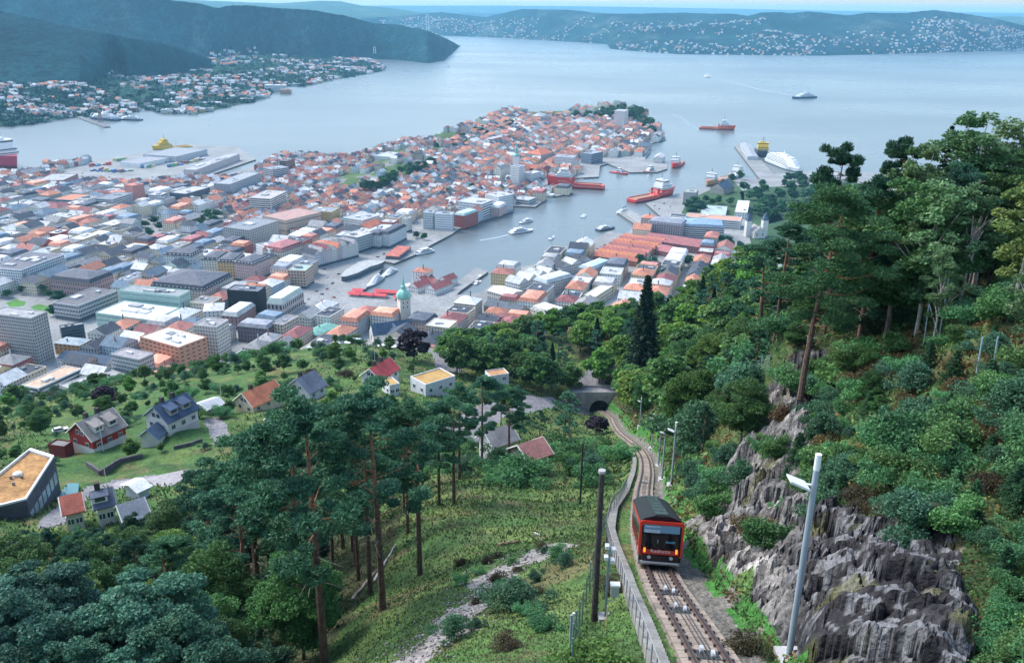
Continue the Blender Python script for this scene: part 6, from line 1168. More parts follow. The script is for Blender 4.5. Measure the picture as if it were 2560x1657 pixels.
for sx in (-1, 1): mb = MB(); mb.col = REDC; cbox(mb, *sorted((sx * HW, sx * (HW + .05))), .35, LEN, zt - .32, zt - .02); cbuild(mb, 'red_cornice', M_CARP)
# front face: slightly raked portal frame with rounded corners
def fpt(x, z, y=0.0): return lc(x, y - .0 + .22 * (z - .55) / 2.9 * 1.0, z)
fr = MB(); fr.col = REDC; fw_ = .15
def ring(inset, y):
    pts = []; X, Z0, Z1, rad = HW + .04 - inset, .95 + inset * 1.0, zt + .05 - inset, .16
    for cx, cz, a0 in ((X - rad, Z0 + rad, -90), (X - rad, Z1 - rad, 0), (-X + rad, Z1 - rad, 90), (-X + rad, Z0 + rad, 180)):
        for t in np.linspace(a0, a0 + 90, 5): pts.append(fpt(cx + rad * math.cos(R(t)), cz + rad * math.sin(R(t)), y))
    return pts
o0, i0, o1 = ring(0, -.05), ring(.13, -.05), ring(0, .55)
i0 = [p - np.array([0, 0, .13]) if k_ < 5 or k_ >= 15 else p - np.array([0, 0, .1]) for k_, p in enumerate(i0)]
n_ = len(o0)
for i in range(n_):
    j = (i + 1) % n_; fr.face([o0[i], o0[j], i0[j], i0[i]]); fr.face([o1[i], o1[j], o0[j], o0[i]])
cbuild(fr, 'red_front_frame', M_CARP)
mb = MB(); mb.col = (.006, .007, .01); mb.face([fpt(x, z, -.03) for x, z in ((-1.2, 1.0), (1.2, 1.0), (1.2, zt - .2), (-1.2, zt - .2))]); ws = cbuild(mb, 'windscreen', M_CARG)
mb = MB(); mb.col = (.16, .30, .42); mb.face([fpt(x, z, -.045) for x, z in ((-1.1, 2.62), (1.1, 2.62), (1.1, 3.15), (-1.1, 3.15))]); cbuild(mb, 'sky_reflection', M_CARG, ws)  # blue sky reflection painted across the top of the windscreen
mb = MB(); mb.col = (.42, .52, .6); mb.face([fpt(x, z, -.06) for x, z in ((-1.0, 2.98), (-.1, 2.98), (-.1, 3.08), (-1.0, 3.08))]); mb.face([fpt(x, z, -.06) for x, z in ((-1.05, 2.6), (-.1, 2.6), (-.1, 2.82), (-1.05, 2.82))]); cbuild(mb, 'sun_blind', M_WALL, ws)
mb = MB(); mb.col = (.4, .45, .5); mb.tube([fpt(-.2, 1.9, -.08), fpt(-.2, 2.15, -.08)], .02, 4); cbuild(mb, 'wiper', M_METAL, ws)
mb = MB(); mb.col = (.10, .30, .42)
rb = random.Random(2)
for i in range(7): x0 = .28 + i * .085; mb.face([fpt(x0, 1.93 + .02 * (i % 2), -.055), fpt(x0 + .07, 1.93, -.055), fpt(x0 + .07, 2.0 + rb.uniform(.02, .12), -.055), fpt(x0, 2.02, -.055)])
cbuild(mb, 'window_lettering', M_WALL, ws)
mb = MB(); mb.col = (.5, .03, .02); A = [fpt(x, z, -.07) for x, z in ((-1.12, 1.08), (1.12, 1.08), (1.14, 1.42), (-1.14, 1.42))]; mb.face(A); cbuild(mb, 'red_name_panel', M_CARP)
for sx in (-1, 1):
    m_ = mat('lamp_glow', base=(1, .25, .03), rough=.3, emit=((1, .16, .02), 1.1)); mb = MB(); mb.col = (1, .3, .05); x0 = sx * .98; mb.face([fpt(x0 - .06, 1.2, -.085), fpt(x0 + .06, 1.2, -.085), fpt(x0 + .06, 1.52, -.085), fpt(x0 - .06, 1.52, -.085)]); cbuild(mb, 'marker_light', m_)
    mb = MB(); mb.col = (.55, .57, .58); c0 = (sx * .68, .86); mb.loft([[fpt(c0[0] + .12 * math.cos(t), c0[1] + .12 * math.sin(t), -.02 - o_) for t in np.linspace(0, 6.283, 14, endpoint=False)] for o_ in (0, .1)]); cbuild(mb, 'headlight', M_CARG)
    # side windows, pillars and cladding
for sx in (-1, 1):
    for i in range(6):
        y0 = 1.3 + i * 2.2; mb = MB(); mb.col = (.02, .025, .03); x0 = sx * (HW + .025); z0_, z1_ = 1.45, 2.95; mb.face([lc(x0, y0, z0_), lc(x0, y0 + 1.9, z0_), lc(x0, y0 + 1.9, z1_), lc(x0, y0, z1_)]); cbuild(mb, 'side_window', M_CARG)
        mb = MB(); mb.col = REDC; cbox(mb, *sorted((sx * (HW + .01), sx * (HW + .06))), y0 - .2, y0 - .02, .75, 2.0); cbuild(mb, 'red_pillar', M_CARP)
    mb = MB(); mb.col = REDC; x0 = sx * (HW + .06); mb.face([lc(x0, .28, .9), lc(x0, 1.05, 1.0), lc(x0, .45, 3.1), lc(x0, .35, 3.2)]); cbuild(mb, 'red_side_wedge', M_CARP)
mb = MB(); mb.col = BLK; A = [fpt(x, z, -.03) for x, z in ((-1.1, .5), (1.1, .5), (1.14, 1.16), (-1.14, 1.16))]; mb.loft([A, [p - fw * .5 for p in A]]); cbuild(mb, 'black_apron', M_CARP)
mb = MB(); mb.col = (.55, .56, .57); cbox(mb, -1.15, 1.15, -.12, .35, .42, .56); cbuild(mb, 'silver_bumper', M_CARP)
fc = bpy.data.curves.new('name_lettering', 'FONT'); fc.body = 'Rødhette'; fc.size = .33; fc.align_x = 'CENTER'; fc.align_y = 'CENTER'; fc.extrude = .004; fo = bpy.data.objects.new('name_lettering_curve', fc); COL.objects.link(fo)
bpy.context.view_layer.update(); dg = bpy.context.evaluated_depsgraph_get(); tm = bpy.data.meshes.new_from_object(fo.evaluated_get(dg)); bpy.data.objects.remove(fo)
A = np.array([fpt(0, 1.31, -.085), fpt(1, 1.31, -.085), fpt(0, 2.31, -.085)]); ex, ey = A[1] - A[0], A[2] - A[0]
for v in tm.vertices: q = A[0] + ex * v.co.x + ey * v.co.y - unit(np.cross(ex, ey)) * -v.co.z; v.co = tuple(q)
a_ = tm.attributes.new('Tint', 'FLOAT_COLOR', 'FACE'); a_.data.foreach_set('color', np.tile([.65, .6, .58, 1.0], len(tm.polygons)).astype(np.float32)); tm.materials.clear(); tm.materials.append(M_WALL); mk('name_lettering', tm, car)
# ------------------------------------------------------------------ lamp poles and posts beside the line
def lamp(px, py, Y, hh, label, r=.16, cat='lamp post'):
    b = PY(px, py, Y); z = h1(b[0], b[1]); z = min(z, b[2] + .5) if Y < 35 else z; e = empty('lamp_post', (b[0], b[1], z)); tag(e, label, cat)
    mb = MB(); mb.col = (.28, .33, .38); mb.tube([(0, 0, 0), (0, 0, hh * .93)], r, 14, r1=r * .8); mb.build('pole', M_METAL, e, True)
    mb = MB(); mb.col = (.68, .7, .7); mb.tube([(0, 0, hh * .93), (0, 0, hh)], r * .86, 14); mb.build('lamp_cap', M_METAL, e, True)
    mb = MB(); mb.col = (.66, .68, .68); mb.tube([(0, 0, hh * .86), (-.45, .1, hh * .86)], .05, 6); A = [(-1.0, -.3, hh * .885), (-.25, -.35, hh * .85), (-.25, .35, hh * .85), (-1.0, .3, hh * .885)]; mb.loft([A, [(x, y, z_ + .09) for x, y, z_ in A]]); mb.build('floodlight', M_METAL, e)
    mb = MB(); mb.col = (.45, .45, .44); mb.box(0, 0, -1.2, 1.0, 1.0, 1.45); mb.build('footing', M_CONC, e)
lamp(1972, 1640, 29.5, 9.5, 'tall grey lamp pole standing before the dark rock wall', r=.14)
lamp(1674, 1262, 99, 9.0, 'grey lamp pole just behind the funicular car')
lamp(1653, 1221, 116, 9.0, 'grey lamp pole second behind the funicular car')
lamp(1647, 1150, 142, 9.0, 'grey lamp pole third behind the car, its base hidden in bushes')
lamp(1628, 1122, 176, 8.5, 'grey lamp pole fourth behind the car where the track bends')
lamp(1597, 1097, 214, 8.5, 'farthest grey lamp pole before the road bridge')
e, b = post('utility_pole', 'dark wooden pole by the fence, nearest the camera', 1485, 1555, 38.5, 8.9, .17, (.06, .05, .05), m_=M_BARK, r1=.14); mb = MB(); mb.col = (.35, .33, .32); mb.tube([(0, 0, 8.85), (0, 0, 9.0)], .19, 10); mb.build('cap', M_METAL, e)
post('utility_pole', 'dark wooden pole on the meadow halfway down to the bushes', 1450, 1265, 104, 9.3, .16, (.05, .045, .045), m_=M_BARK, r1=.13)
post('utility_pole', 'thin wooden pole among the bushes below the meadow', 1423, 1195, 150, 6.5, .12, (.1, .1, .09), m_=M_BARK)
post('marker_stake', 'thin pale yellow stake in the grass below the camera post', 1514, 1600, 35.5, 1.6, .03, (.6, .48, .2), cat='stake')
e, b = post('camera_post', 'thin blue grey post carrying small white cameras and a meter cabinet', 1512, 1558, 38.2, 4.5, .06, (.16, .25, .3), cat='camera post')
for x, z in ((-.12, 4.35), (.2, 4.15), (-.14, 3.7), (.18, 3.5)): mb = MB(); mb.col = (.68, .68, .68); mb.box(x, -.12, z, .2, .3, .2); mb.build('camera', M_METAL, e)
mb = MB(); mb.col = (.38, .4, .38); mb.box(.42, 0, 1.4, .42, .3, .62); cb = mb.build('cabinet', M_METAL, e); mb = MB(); mb.col = (.66, .66, .66); mb.box(.42, 0, 2.02, .5, .38, .1); mb.build('cabinet_lid', M_METAL, cb); mb = MB(); mb.col = (.3, .3, .3); mb.tube([(0, 0, 1.1), (.42, 0, 1.1), (.42, 0, 1.4)], .03, 5); mb.build('bracket', M_METAL, cb)
mb = MB(); mb.col = (.42, .4, .38); mb.box(0, 0, -.3, .7, .6, .42); mb.build('footing', M_CONC, e)
# chain-link fence along the meadow
def fence(name, label, pts, hh, col, pitch=.14, postcol=(.12, .2, .22), near=False):
    pw = np.array(pts); pw = catmull(pw, 6); s = np.concatenate([[0], np.cumsum(np.linalg.norm(np.diff(pw, axis=0), axis=1))]); e = empty(name, tuple(pw[0])); tag(e, label, 'fence')
    n = int(s[-1] / 2.6); q = [np.array([np.interp(s[-1] * i / n, s, pw[:, k]) for k in range(2)]) for i in range(n + 1)]; q = [np.array([p[0], p[1], h1(p[0], p[1])]) - pw[0] for p in q]
    for p in q: mb = MB(); mb.col = postcol; mb.tube([p - [0, 0, .3], p + [0, 0, hh]], .035, 6); mb.build('fence_post', M_METAL, e)
    for a, b in zip(q[:-1], q[1:]):
        mb = MB(); mb.col = col; d = b - a; L_ = np.linalg.norm(d[:2]); n1 = int(L_ / pitch); t = .009; sd = unit(np.array([-d[1], d[0], 0]))
        for i in range(n1 + 1): p = a + d * i / n1; du = unit(d * [1, 1, 0]) * t; mb.face([p - du + [0, 0, .05], p + du + [0, 0, .05], p + du + [0, 0, hh - .05], p - du + [0, 0, hh - .05]])
        for k in range(int(hh / (pitch * 1.3)) + 1): z_ = .05 + k * (hh - .1) / int(hh / (pitch * 1.3)); mb.face([a + [0, 0, z_ - t], b + [0, 0, z_ - t], b + [0, 0, z_ + t], a + [0, 0, z_ + t]])
        tag(mb.build('wire_mesh', M_METAL, e), kind='stuff')
fp = [hit(x, y) for x, y in ((1428, 1700), (1434, 1632), (1462, 1525), (1487, 1420), (1508, 1331), (1538, 1290), (1566, 1228))]
fence('wire_fence', 'blue green wire mesh fence running down the meadow beside the track', fp, 2.0, (.02, .09, .12), pitch=.085)
b = hit(1424, 1640); e = empty('gate_post', tuple(b)); tag(e, 'short steel gate post with pale sleeve at the end of the fence', 'post'); mb = MB(); mb.col = (.3, .36, .4); mb.tube([(0, 0, -.2), (0, 0, 2.2)], .05, 8); mb.build('post', M_METAL, e); mb = MB(); mb.col = (.66, .64, .56); mb.box(.1, 0, 1.3, .1, .1, 1.0); mb.build('sleeve', M_METAL, e)
# rock-fall net posts on the right slope
for i, (x0, y0, x1, y1) in enumerate([(2310, 856, 2323, 759), (2347, 847, 2372, 697), (2399, 766, 2412, 687), (2440, 941, 2457, 843), (2479, 941, 2495, 842)]):
    b = hit(x0, y0, 20, 140); b = b if b is not None else at_px(x0, 70); top = PY(x1, y1, b[1]); e = empty('net_post', tuple(b)); tag(e, ['leaning steel net post with a diagonal brace beside the rock knoll', 'longest steel net post under the birch', 'steel net post standing alone in the wood shade', 'steel net post in the heather, the lower of two', 'steel net post in the heather, the upper of two'][i], 'post'); mb = MB(); mb.col = (.28, .4, .46); mb.tube([(0, 0, -.3), tuple(top - b)], .05, 6); mb.build('post', M_METAL, e)
    if i == 0: mb = MB(); mb.col = (.55, .58, .6); mb.tube([tuple(top - b), (1.4, -.6, -.2)], .04, 6); mb.build('brace', M_METAL, e)
# slender fence pickets behind the rock
fq = [PY(*t) for t in ((1840, 1140, 92), (1865, 1130, 90), (1895, 1140, 86))]; fq = [np.array([p[0], p[1], h1(p[0], p[1])]) for p in fq]
fence('wire_fence', 'narrow wire fence in the gap between the rock slab and the bushes', fq, 2.2, (.2, .32, .38), pitch=.3, postcol=(.3, .42, .48))
# logs lying on the slope
for lab, a, b, r, col in [('broken brown log lying on the meadow', (1245, 1367), (1298, 1350), .16, (.3, .18, .12)), ('pale fallen birch trunk against the pines', (935, 1455), (990, 1360), .12, (.5, .46, .42)), ('dark dead branch with pale broken stubs under the pine', (880, 1500), (945, 1425), .14, (.4, .3, .25)), ('short grey stick half sunk in the grass', (1335, 1328), (1350, 1332), .08, (.45, .45, .45))]:
    p, q = hit(*a), hit(*b); e = empty('fallen_log', tuple(p)); tag(e, lab, 'log'); mb = MB(); mb.col = col; n = 6; mb.tube([(q - p) * i / n + np.array([0, 0, r + .12 * (i % 2)]) for i in range(n + 1)], r, 7, r1=r * .6); mb.build('log', M_BARK, e)
# road bridge with arch where the line dives under the road
tun = trk(TLEN); pb_, f_, l_, u_ = tfr(TLEN - 1); an = math.atan2(l_[1], l_[0]); e = empty('road_bridge', tuple(tun), an); tag(e, 'grey stone road bridge with dark arch over the funicular line', 'bridge')
mb = MB(); mb.col = (.36, .33, .33); arch = [(4.2 * math.cos(t), 1.2 + 4.6 * math.sin(t)) for t in np.linspace(0, math.pi, 13)]; outer = [(12, -2), (12, 8.5), (-12, 8.5), (-12, -2)]
for yy in (-3.5, 3.5):
    tp = [(x, yy, z) for x, z in arch]
    for i in range(12): x0, x1 = arch[i][0], arch[i + 1][0]; mb.face([tp[i], tp[i + 1], (x1 * 1.0, yy, 8.5), (x0 * 1.0, yy, 8.5)])
    for sx in (-1, 1): mb.face([(sx * 4.2, yy, -2), (sx * 12, yy, -2), (sx * 12, yy, 8.5), (sx * 4.2, yy, 8.5)])
mb.col = (.33, .32, .33); mb.face([(-12, -3.5, 8.5), (12, -3.5, 8.5), (12, 3.5, 8.5), (-12, 3.5, 8.5)]); mb.build('arch_wall', M_STONE, e); mb = MB(); mb.col = (.008, .008, .01); mb.loft([[(x, -3.2, z) for x, z in arch + [(-4.2, -2), (4.2, -2)]], [(x, 3.4, z) for x, z in arch + [(-4.2, -2), (4.2, -2)]]]); mb.build('arch_shade_fill', M_STONE, e)  # near-black solid fills the arch, painted for the shade inside
for yy in (-3.3, 3.3): mb = MB(); mb.col = (.4, .38, .38); mb.box(0, yy, 8.5, 24, .3, 1.0); mb.build('parapet', M_STONE, e)
mb = MB(); mb.col = (.45, .4, .34); mb.box(-6.8, -3.9, -2, 1.1, .9, 8); mb.build('buttress', M_STONE, e)
# ------------------------------------------------------------------ vegetation
rv = np.random.default_rng(21)
def runit(n, rng=rv):
    v = rng.normal(size=(n, 3)); return v / np.linalg.norm(v, axis=1, keepdims=True)
def leafverts(C, size, elong=1.6, up=0.4, rng=rv, axis=None):
    n = len(C); nrm = runit(n, rng); nrm[:, 2] = np.abs(nrm[:, 2]) + up; nrm /= np.linalg.norm(nrm, axis=1, keepdims=True)
    a = runit(n, rng) if axis is None else axis + .5 * runit(n, rng); a -= (a * nrm).sum(1, keepdims=True) * nrm; a /= np.linalg.norm(a, axis=1, keepdims=True) + 1e-9; b = np.cross(nrm, a)
    s = (size * rng.uniform(.6, 1.35, n))[:, None]
    return np.stack([C - a * s * elong * .5, C + b * s * .5, C + a * s * elong * .5, C - b * s * .5], 1).reshape(-1, 3)
def leafmesh(name, V, tint, m):
    F = np.arange(len(V)).reshape(-1, 4); return npmesh(name, V, F, np.clip(tint, 0, 1), m)
def clumps_to_leaves(cc, cr_, per, flat, rng, shell=.6):
    out = []; idx = []
    for i, (c, r) in enumerate(zip(cc, cr_)):
        n = int(per * (r / np.mean(cr_)) ** 2); d = runit(n, rng); rad = rng.uniform(shell, 1, n) ** .7 * r; p = d * rad[:, None]; p[:, 2] *= flat; p[:, 2] = np.where(p[:, 2] < -.35 * r * flat, p[:, 2] * .3, p[:, 2]); p = p * (1 + .25 * vnoise(p[:, 0] * 3 / r, p[:, 1] * 3 / r, p[:, 2] * 3 / r))[:, None]; out.append(c + p); idx.append(np.full(n, i))
    return np.concatenate(out), np.concatenate(idx)
def tint_for(idx, nc, base, alt, rng, n, amt=.5):
    t = rng.random(nc)[idx] * amt + rng.random(n) * .25; base = np.array(base); alt = np.array(alt); return base[None] * (1 - t[:, None]) + alt[None] * t[:, None]
PROTO = {}
def proto(name, parts):
    """parts: list of (partname, mesh, material)"""
    PROTO[name] = parts
def broad(name, h=12, r=4.6, ncl=78, per=560, leaf=.165, c0=(.035, .085, .02), c1=(.10, .16, .03), trunk=.16, seed=1, low=.22, airy=1.0, flat=.55, barkc=(.14, .11, .09), m=None, elong=1.5, cr0=1.35):
    rng = np.random.default_rng(seed); cc = []
    while len(cc) < ncl:
        p = rng.uniform(-1, 1, 3)
        if .38 < np.linalg.norm(p) < 1.0: cc.append(p)
    cc = np.array(cc); wz = 1 - .35 * np.maximum(0, cc[:, 2]) ; cc[:, :2] *= (r * .86 * wz)[:, None]; cc[:, 2] = h * (low + (1 - low) * .5 * (1 + cc[:, 2] * .93)); cc += rng.normal(size=cc.shape) * r * .08
    rr_ = rng.uniform(.55, 1.25, ncl) * cr0 * (r / 4.6); C, idx = clumps_to_leaves(cc, rr_, per, flat, rng, .5); n = len(C)
    T = tint_for(idx, ncl, c0, c1, rng, n); V = leafverts(C, leaf, elong, .35, rng)
    mb = MB(); mb.col = barkc; top = np.array([rng.normal() * .3, rng.normal() * .3, h * .72]); mb.tube([(0, 0, -.6), (0.05, 0, h * .25), top * [.5, .5, .7], top], trunk * h / 12 + .06, 7, r1=.04)
    for i in rng.choice(ncl, min(12, ncl), replace=False):
        z = rng.uniform(.25, .6) * h; s = top * (z / top[2]); c = cc[i]; mb.tube([s * [1, 1, 0] + [0, 0, z], s * [.5, .5, 0] + (c * .5) * [1, 1, 0] + [0, 0, (z + c[2]) / 2 + .3], c], .07 * h / 12 + .02, 5, r1=.02)
    me = mb_mesh(mb, name + '_trunk', M_BARK); proto(name, [('trunk', me), ('crown', leafmesh(name + '_crown', V, T, m or M_LEAF))]); PROTO[name + '_h'] = h
def mb_mesh(mb, name, m):
    o = mb.build(name, m); me = o.data; bpy.data.objects.remove(o); me.polygons.foreach_set('use_smooth', [True] * len(me.polygons)); return me
def pine(name, h=17, ncl=46, per=720, flat=.5, seed=1, bare=.48, r=3.6, leaf=.235, c0=(.035, .12, .068), c1=(.10, .24, .115), top=1.0, deadl=6, elong=3.6, bark=(.12, .075, .06), barktop=(.26, .13, .08)):
    rng = np.random.default_rng(seed); cc = []; sp = []; nb = ncl // 2
    bend = rng.normal(size=2) * .35
    def tx(z): t = z / h; return np.array([bend[0] * t * t * 2, bend[1] * t * t * 2, z])
    mb = MB(); zs = np.linspace(-.5, h * .96, 9); mb.col = bark; mb.tube([tx(z) for z in zs[:6]], .27 * h / 17, 8, r1=.17 * h / 17); mb.col = barktop; mb.tube([tx(z) for z in zs[5:]], .17 * h / 17, 7, r1=.04)
    for i in range(nb):
        t = i / nb; z = h * (bare + (1.0 - bare) * t ** .9); a = rng.uniform(0, 6.283); env = (1 - ((t - .35) / .8) ** 2) if t > .35 else .65 + t; L_ = r * max(.25, env) * rng.uniform(.6, 1.1)
        s = tx(z); e_ = s + np.array([math.cos(a) * L_, math.sin(a) * L_, L_ * rng.uniform(.0, .45)]); mid = (s + e_) / 2 + [0, 0, -.1 * L_]; mb.tube([s, mid, e_], .055 * (1.3 - t), 4, r1=.015)
        for u in (.62, 1.0): cc.append(s + (e_ - s) * u + rng.normal(size=3) * [.3, .3, .15]); sp.append(rng.uniform(.6, 1.0) * (.95 if u == 1 else .75))
    for i in range(4): cc.append(tx(h * .97) + rng.normal(size=3) * .35); sp.append(.75)
    mb.col = (.3, .25, .22)
    for i in range(deadl): z = h * rng.uniform(.2, bare + .1); a = rng.uniform(0, 6.283); L_ = rng.uniform(.8, 2.2); s = tx(z); mb.tube([s, s + [math.cos(a) * L_ * .5, math.sin(a) * L_ * .5, .2], s + [math.cos(a + .3) * L_, math.sin(a + .3) * L_, rng.uniform(-.3, .5)]], .035, 4, r1=.01)
    cc = np.array(cc); sp = np.array(sp) * .98 * r / 3.6; C, idx = clumps_to_leaves(cc, sp, per, flat, rng, .25); n = len(C); T = tint_for(idx, len(cc), c0, c1, rng, n); d = C - cc[idx]; d[:, 2] += .25; d /= np.linalg.norm(d, axis=1, keepdims=True)
    V = leafverts(C, leaf / elong * 1.3, elong, .1, rng, axis=d); proto(name, [('trunk', mb_mesh(mb, name + '_trunk', M_BARK)), ('crown', leafmesh(name + '_crown', V, T, M_NEEDLE))]); PROTO[name + '_h'] = h
def spruce(name, h=12, n=16000, r=2.6, seed=1, leaf=.26, c0=(.014, .045, .022), c1=(.04, .085, .035), low=.06, m=None):
    rng = np.random.default_rng(seed); lv = int(h / .42); out = []; idx = []; mb = MB(); mb.col = (.1, .07, .055); mb.tube([(0, 0, -.4), (0, 0, h * .98)], .16 * h / 12 + .03, 6, r1=.02); k = 0; per = n // (lv * 7)
    for i in range(lv):
        t = i / lv; z = h * (low + (1 - low) * t); L0 = r * (1 - t) ** .85 + .1; nb = 8 if t < .7 else 6
        for j in range(nb):
            a = j * 6.283 / nb + i * .8 + rng.normal() * .2; L_ = L0 * rng.uniform(.75, 1.12); u = rng.random(per) ** .75; w_ = (1 - u) * .28 * L_ + .1; q = rng.uniform(-1, 1, per); x = u * L_; yy = q * w_; zz = z - .22 * x + .12 * x * x / max(L_, .1) * .6 - np.abs(q) * .12 + rng.normal(size=per) * .05
            out.append(np.stack([x * math.cos(a) - yy * math.sin(a), x * math.sin(a) + yy * math.cos(a), zz], 1)); idx.append(np.full(per, k)); k += 1
    C = np.concatenate(out); idx = np.concatenate(idx); T = tint_for(idx, k, c0, c1, rng, len(C)); ax = C * [1, 1, 0]; ax /= np.linalg.norm(ax, axis=1, keepdims=True) + 1e-6
    V = leafverts(C, leaf * .5, 2.4, .8, rng, axis=ax); proto(name, [('trunk', mb_mesh(mb, name + '_trunk', M_BARK)), ('crown', leafmesh(name + '_crown', V, T, m or M_NEEDLE))]); PROTO[name + '_h'] = h
def shrub(name, h=2.0, r=1.3, ncl=17, per=330, leaf=.09, seed=1, c0=(.05, .17, .06), c1=(.12, .29, .10), m=None, elong=1.6):
    rng = np.random.default_rng(seed); cc = rng.normal(size=(ncl, 3)) * [r * .42, r * .42, h * .22] + [0, 0, h * .5]; cc[:, 2] = np.clip(cc[:, 2], h * .15, h * .85); rr_ = rng.uniform(.3, .6, ncl) * r; C, idx = clumps_to_leaves(cc, rr_, per, .8, rng, .3); T = tint_for(idx, ncl, c0, c1, rng, len(C)); V = leafverts(C, leaf, elong, .3, rng)
    mb = MB(); mb.col = (.12, .09, .07)
    for i in range(6): c = cc[i]; mb.tube([(0, 0, -.3), tuple(c * [.4, .4, .6]), tuple(c)], .03, 4, r1=.01)
    proto(name, [('stem', mb_mesh(mb, name + '_stem', M_BARK)), ('foliage', leafmesh(name + '_foliage', V, T, m or M_LEAF))]); PROTO[name + '_h'] = h
pine('pine_a', seed=1); pine('pine_b', seed=2, bare=.4, r=3.9, ncl=52); pine('pine_c', h=20, seed=3, bare=.36, r=5.6, ncl=96, per=520, c0=(.03, .105, .045), c1=(.09, .21, .07), deadl=10); pine('pine_d', h=15, seed=9, bare=.12, r=2.9, ncl=84, per=420, flat=.8, c0=(.016, .065, .04), c1=(.05, .13, .065))
broad('broad_a', seed=1, c0=(.04, .115, .035), c1=(.11, .22, .06)); broad('broad_b', seed=2, h=11, r=4.2, c0=(.06, .15, .03), c1=(.15, .26, .06)); broad('broad_near', seed=3, h=9, r=3.7, ncl=150, cr0=.8, per=330, leaf=.12, c0=(.03, .11, .07), c1=(.14, .30, .19), low=.15)
broad('birch_a', seed=4, h=17, r=3.3, ncl=80, per=150, leaf=.17, c0=(.07, .16, .06), c1=(.17, .27, .11), trunk=.1, low=.3, flat=.9, barkc=(.42, .38, .34), elong=1.7, cr0=.85); broad('birch_b', seed=5, h=15, r=3.6, ncl=75, per=140, leaf=.17, c0=(.08, .17, .07), c1=(.18, .28, .12), trunk=.09, low=.22, flat=.8, barkc=(.42, .38, .34), cr0=1.0); broad('birch_yellow', seed=6, h=12, r=3, ncl=60, per=170, leaf=.18, c0=(.09, .15, .04), c1=(.20, .23, .06), trunk=.09, flat=.8, barkc=(.42, .38, .34), cr0=1.0)
spruce('spruce_a', seed=1, h=16, r=3.6, n=22000); spruce('spruce_small', seed=2, h=4.5, r=1.7, n=11000, leaf=.15, c0=(.02, .07, .03), c1=(.05, .14, .05))
for i, (c0, c1) in enumerate([((.08, .19, .035), (.18, .32, .055)), ((.05, .135, .04), (.125, .24, .055)), ((.10, .21, .035), (.23, .34, .06))]): broad(f'far_broad_{i}', seed=20 + i, h=13, r=5.2, ncl=52, per=95, leaf=.62, c0=c0, c1=c1, flat=.5, cr0=1.5)
pine('far_pine', seed=30, h=15, ncl=34, per=110, leaf=.6, r=3.6, bare=.35, deadl=0); spruce('far_spruce', seed=31, h=18, r=4.2, n=7000, leaf=.7, c0=(.01, .035, .02), c1=(.025, .06, .03))
broad('copper', seed=33, h=7, r=4, ncl=36, per=110, leaf=.5, c0=(.03, .022, .04), c1=(.07, .045, .06), flat=.7)
shrub('shrub_a', seed=1); shrub('shrub_b', seed=2, c0=(.05, .14, .04), c1=(.12, .24, .07)); shrub('shrub_c', seed=3, h=2.6, c0=(.04, .12, .06), c1=(.10, .22, .12)); shrub('shrub_brown', seed=4, h=1.2, r=1.4, c0=(.09, .07, .03), c1=(.20, .12, .05)); shrub('shrub_bright', seed=5, h=1.6, r=1.7, per=420, leaf=.11, c0=(.09, .18, .03), c1=(.18, .28, .06)); shrub('shrub_dark', seed=6, h=1.4, r=1.5, c0=(.04, .035, .02), c1=(.09, .075, .035))
for i, (c0, c1) in enumerate([((.03, .10, .04), (.07, .17, .06)), ((.02, .08, .04), (.05, .13, .05))]): broad(f'town_{i}', seed=40 + i, h=10, r=4.6, ncl=26, per=30, leaf=1.2, c0=c0, c1=c1, flat=.7, m=M_FARLEAF, cr0=1.8)
def plant(kind, pos, h, name, label, cat, group=None, rz=None, wide=1.0):
    s = h / PROTO[kind + '_h']; e = empty(name, pos, float(rv.uniform(0, 6.28)) if rz is None else rz); e.scale = (s * wide, s * wide, s); tag(e, label, cat, group)
    for pn, me in PROTO[kind]: o = bpy.data.objects.new(pn, me); COL.objects.link(o); o.parent = e
    return e
def plant_top(kind, px, Y, top, name, label, cat, group=None, wide=1.0, hmin=2):
    b = at_px(px, Y); h = max(hmin, PY(px, top, b[1])[2] - b[2]); return plant(kind, b, h, name, label, cat, group, wide=wide)
def plant_hit(kind, px, py, h, name, label, cat, group=None, wide=1.0):
    b = hit(px, py); return plant(kind, b, h, name, label, cat, group, wide=wide) if b is not None else None
# --- pines standing on the meadow edge
for px, py, top, k, lab in [(957, 1525, 985, 'pine_b', 'big bare trunked pine leaning over the meadow, nearest of the pines'), (1050, 1440, 1010, 'pine_a', 'tall pine with dark double trunk behind the big meadow pine'), (1020, 1335, 1060, 'pine_a', 'slim pine on the crest left of the paired pines'), (1098, 1262, 1010, 'pine_b', 'thick trunked pine in front of the white gabled house'), (1135, 1262, 995, 'pine_a', 'slender pine standing close to the thick trunked one'), (1148, 1195, 960, 'pine_a', 'pine with slim trunk before the parked white car'), (1205, 1180, 945, 'pine_b', 'pine whose dark trunk crosses the white gabled house'), (1272, 1160, 970, 'pine_a', 'reddish trunked pine, the last one before the bushes')]:
    b = hit(px, py); plant(k, b, PY(px, top, b[1])[2] - b[2], 'pine_tree', lab, 'pine tree')
plant_top('pine_b', 812, 47, 1010, 'pine_tree', 'gnarled pine with white dead stubs rising from the bottom edge', 'pine tree'); plant_top('pine_a', 760, 58, 1040, 'pine_tree', 'straight dark pine just behind the gnarled one', 'pine tree')
plant_top('pine_c', 2000, 75, 478, 'pine_tree', 'large spreading red barked pine above the rock slab', 'pine tree')
rs = random.Random(77)
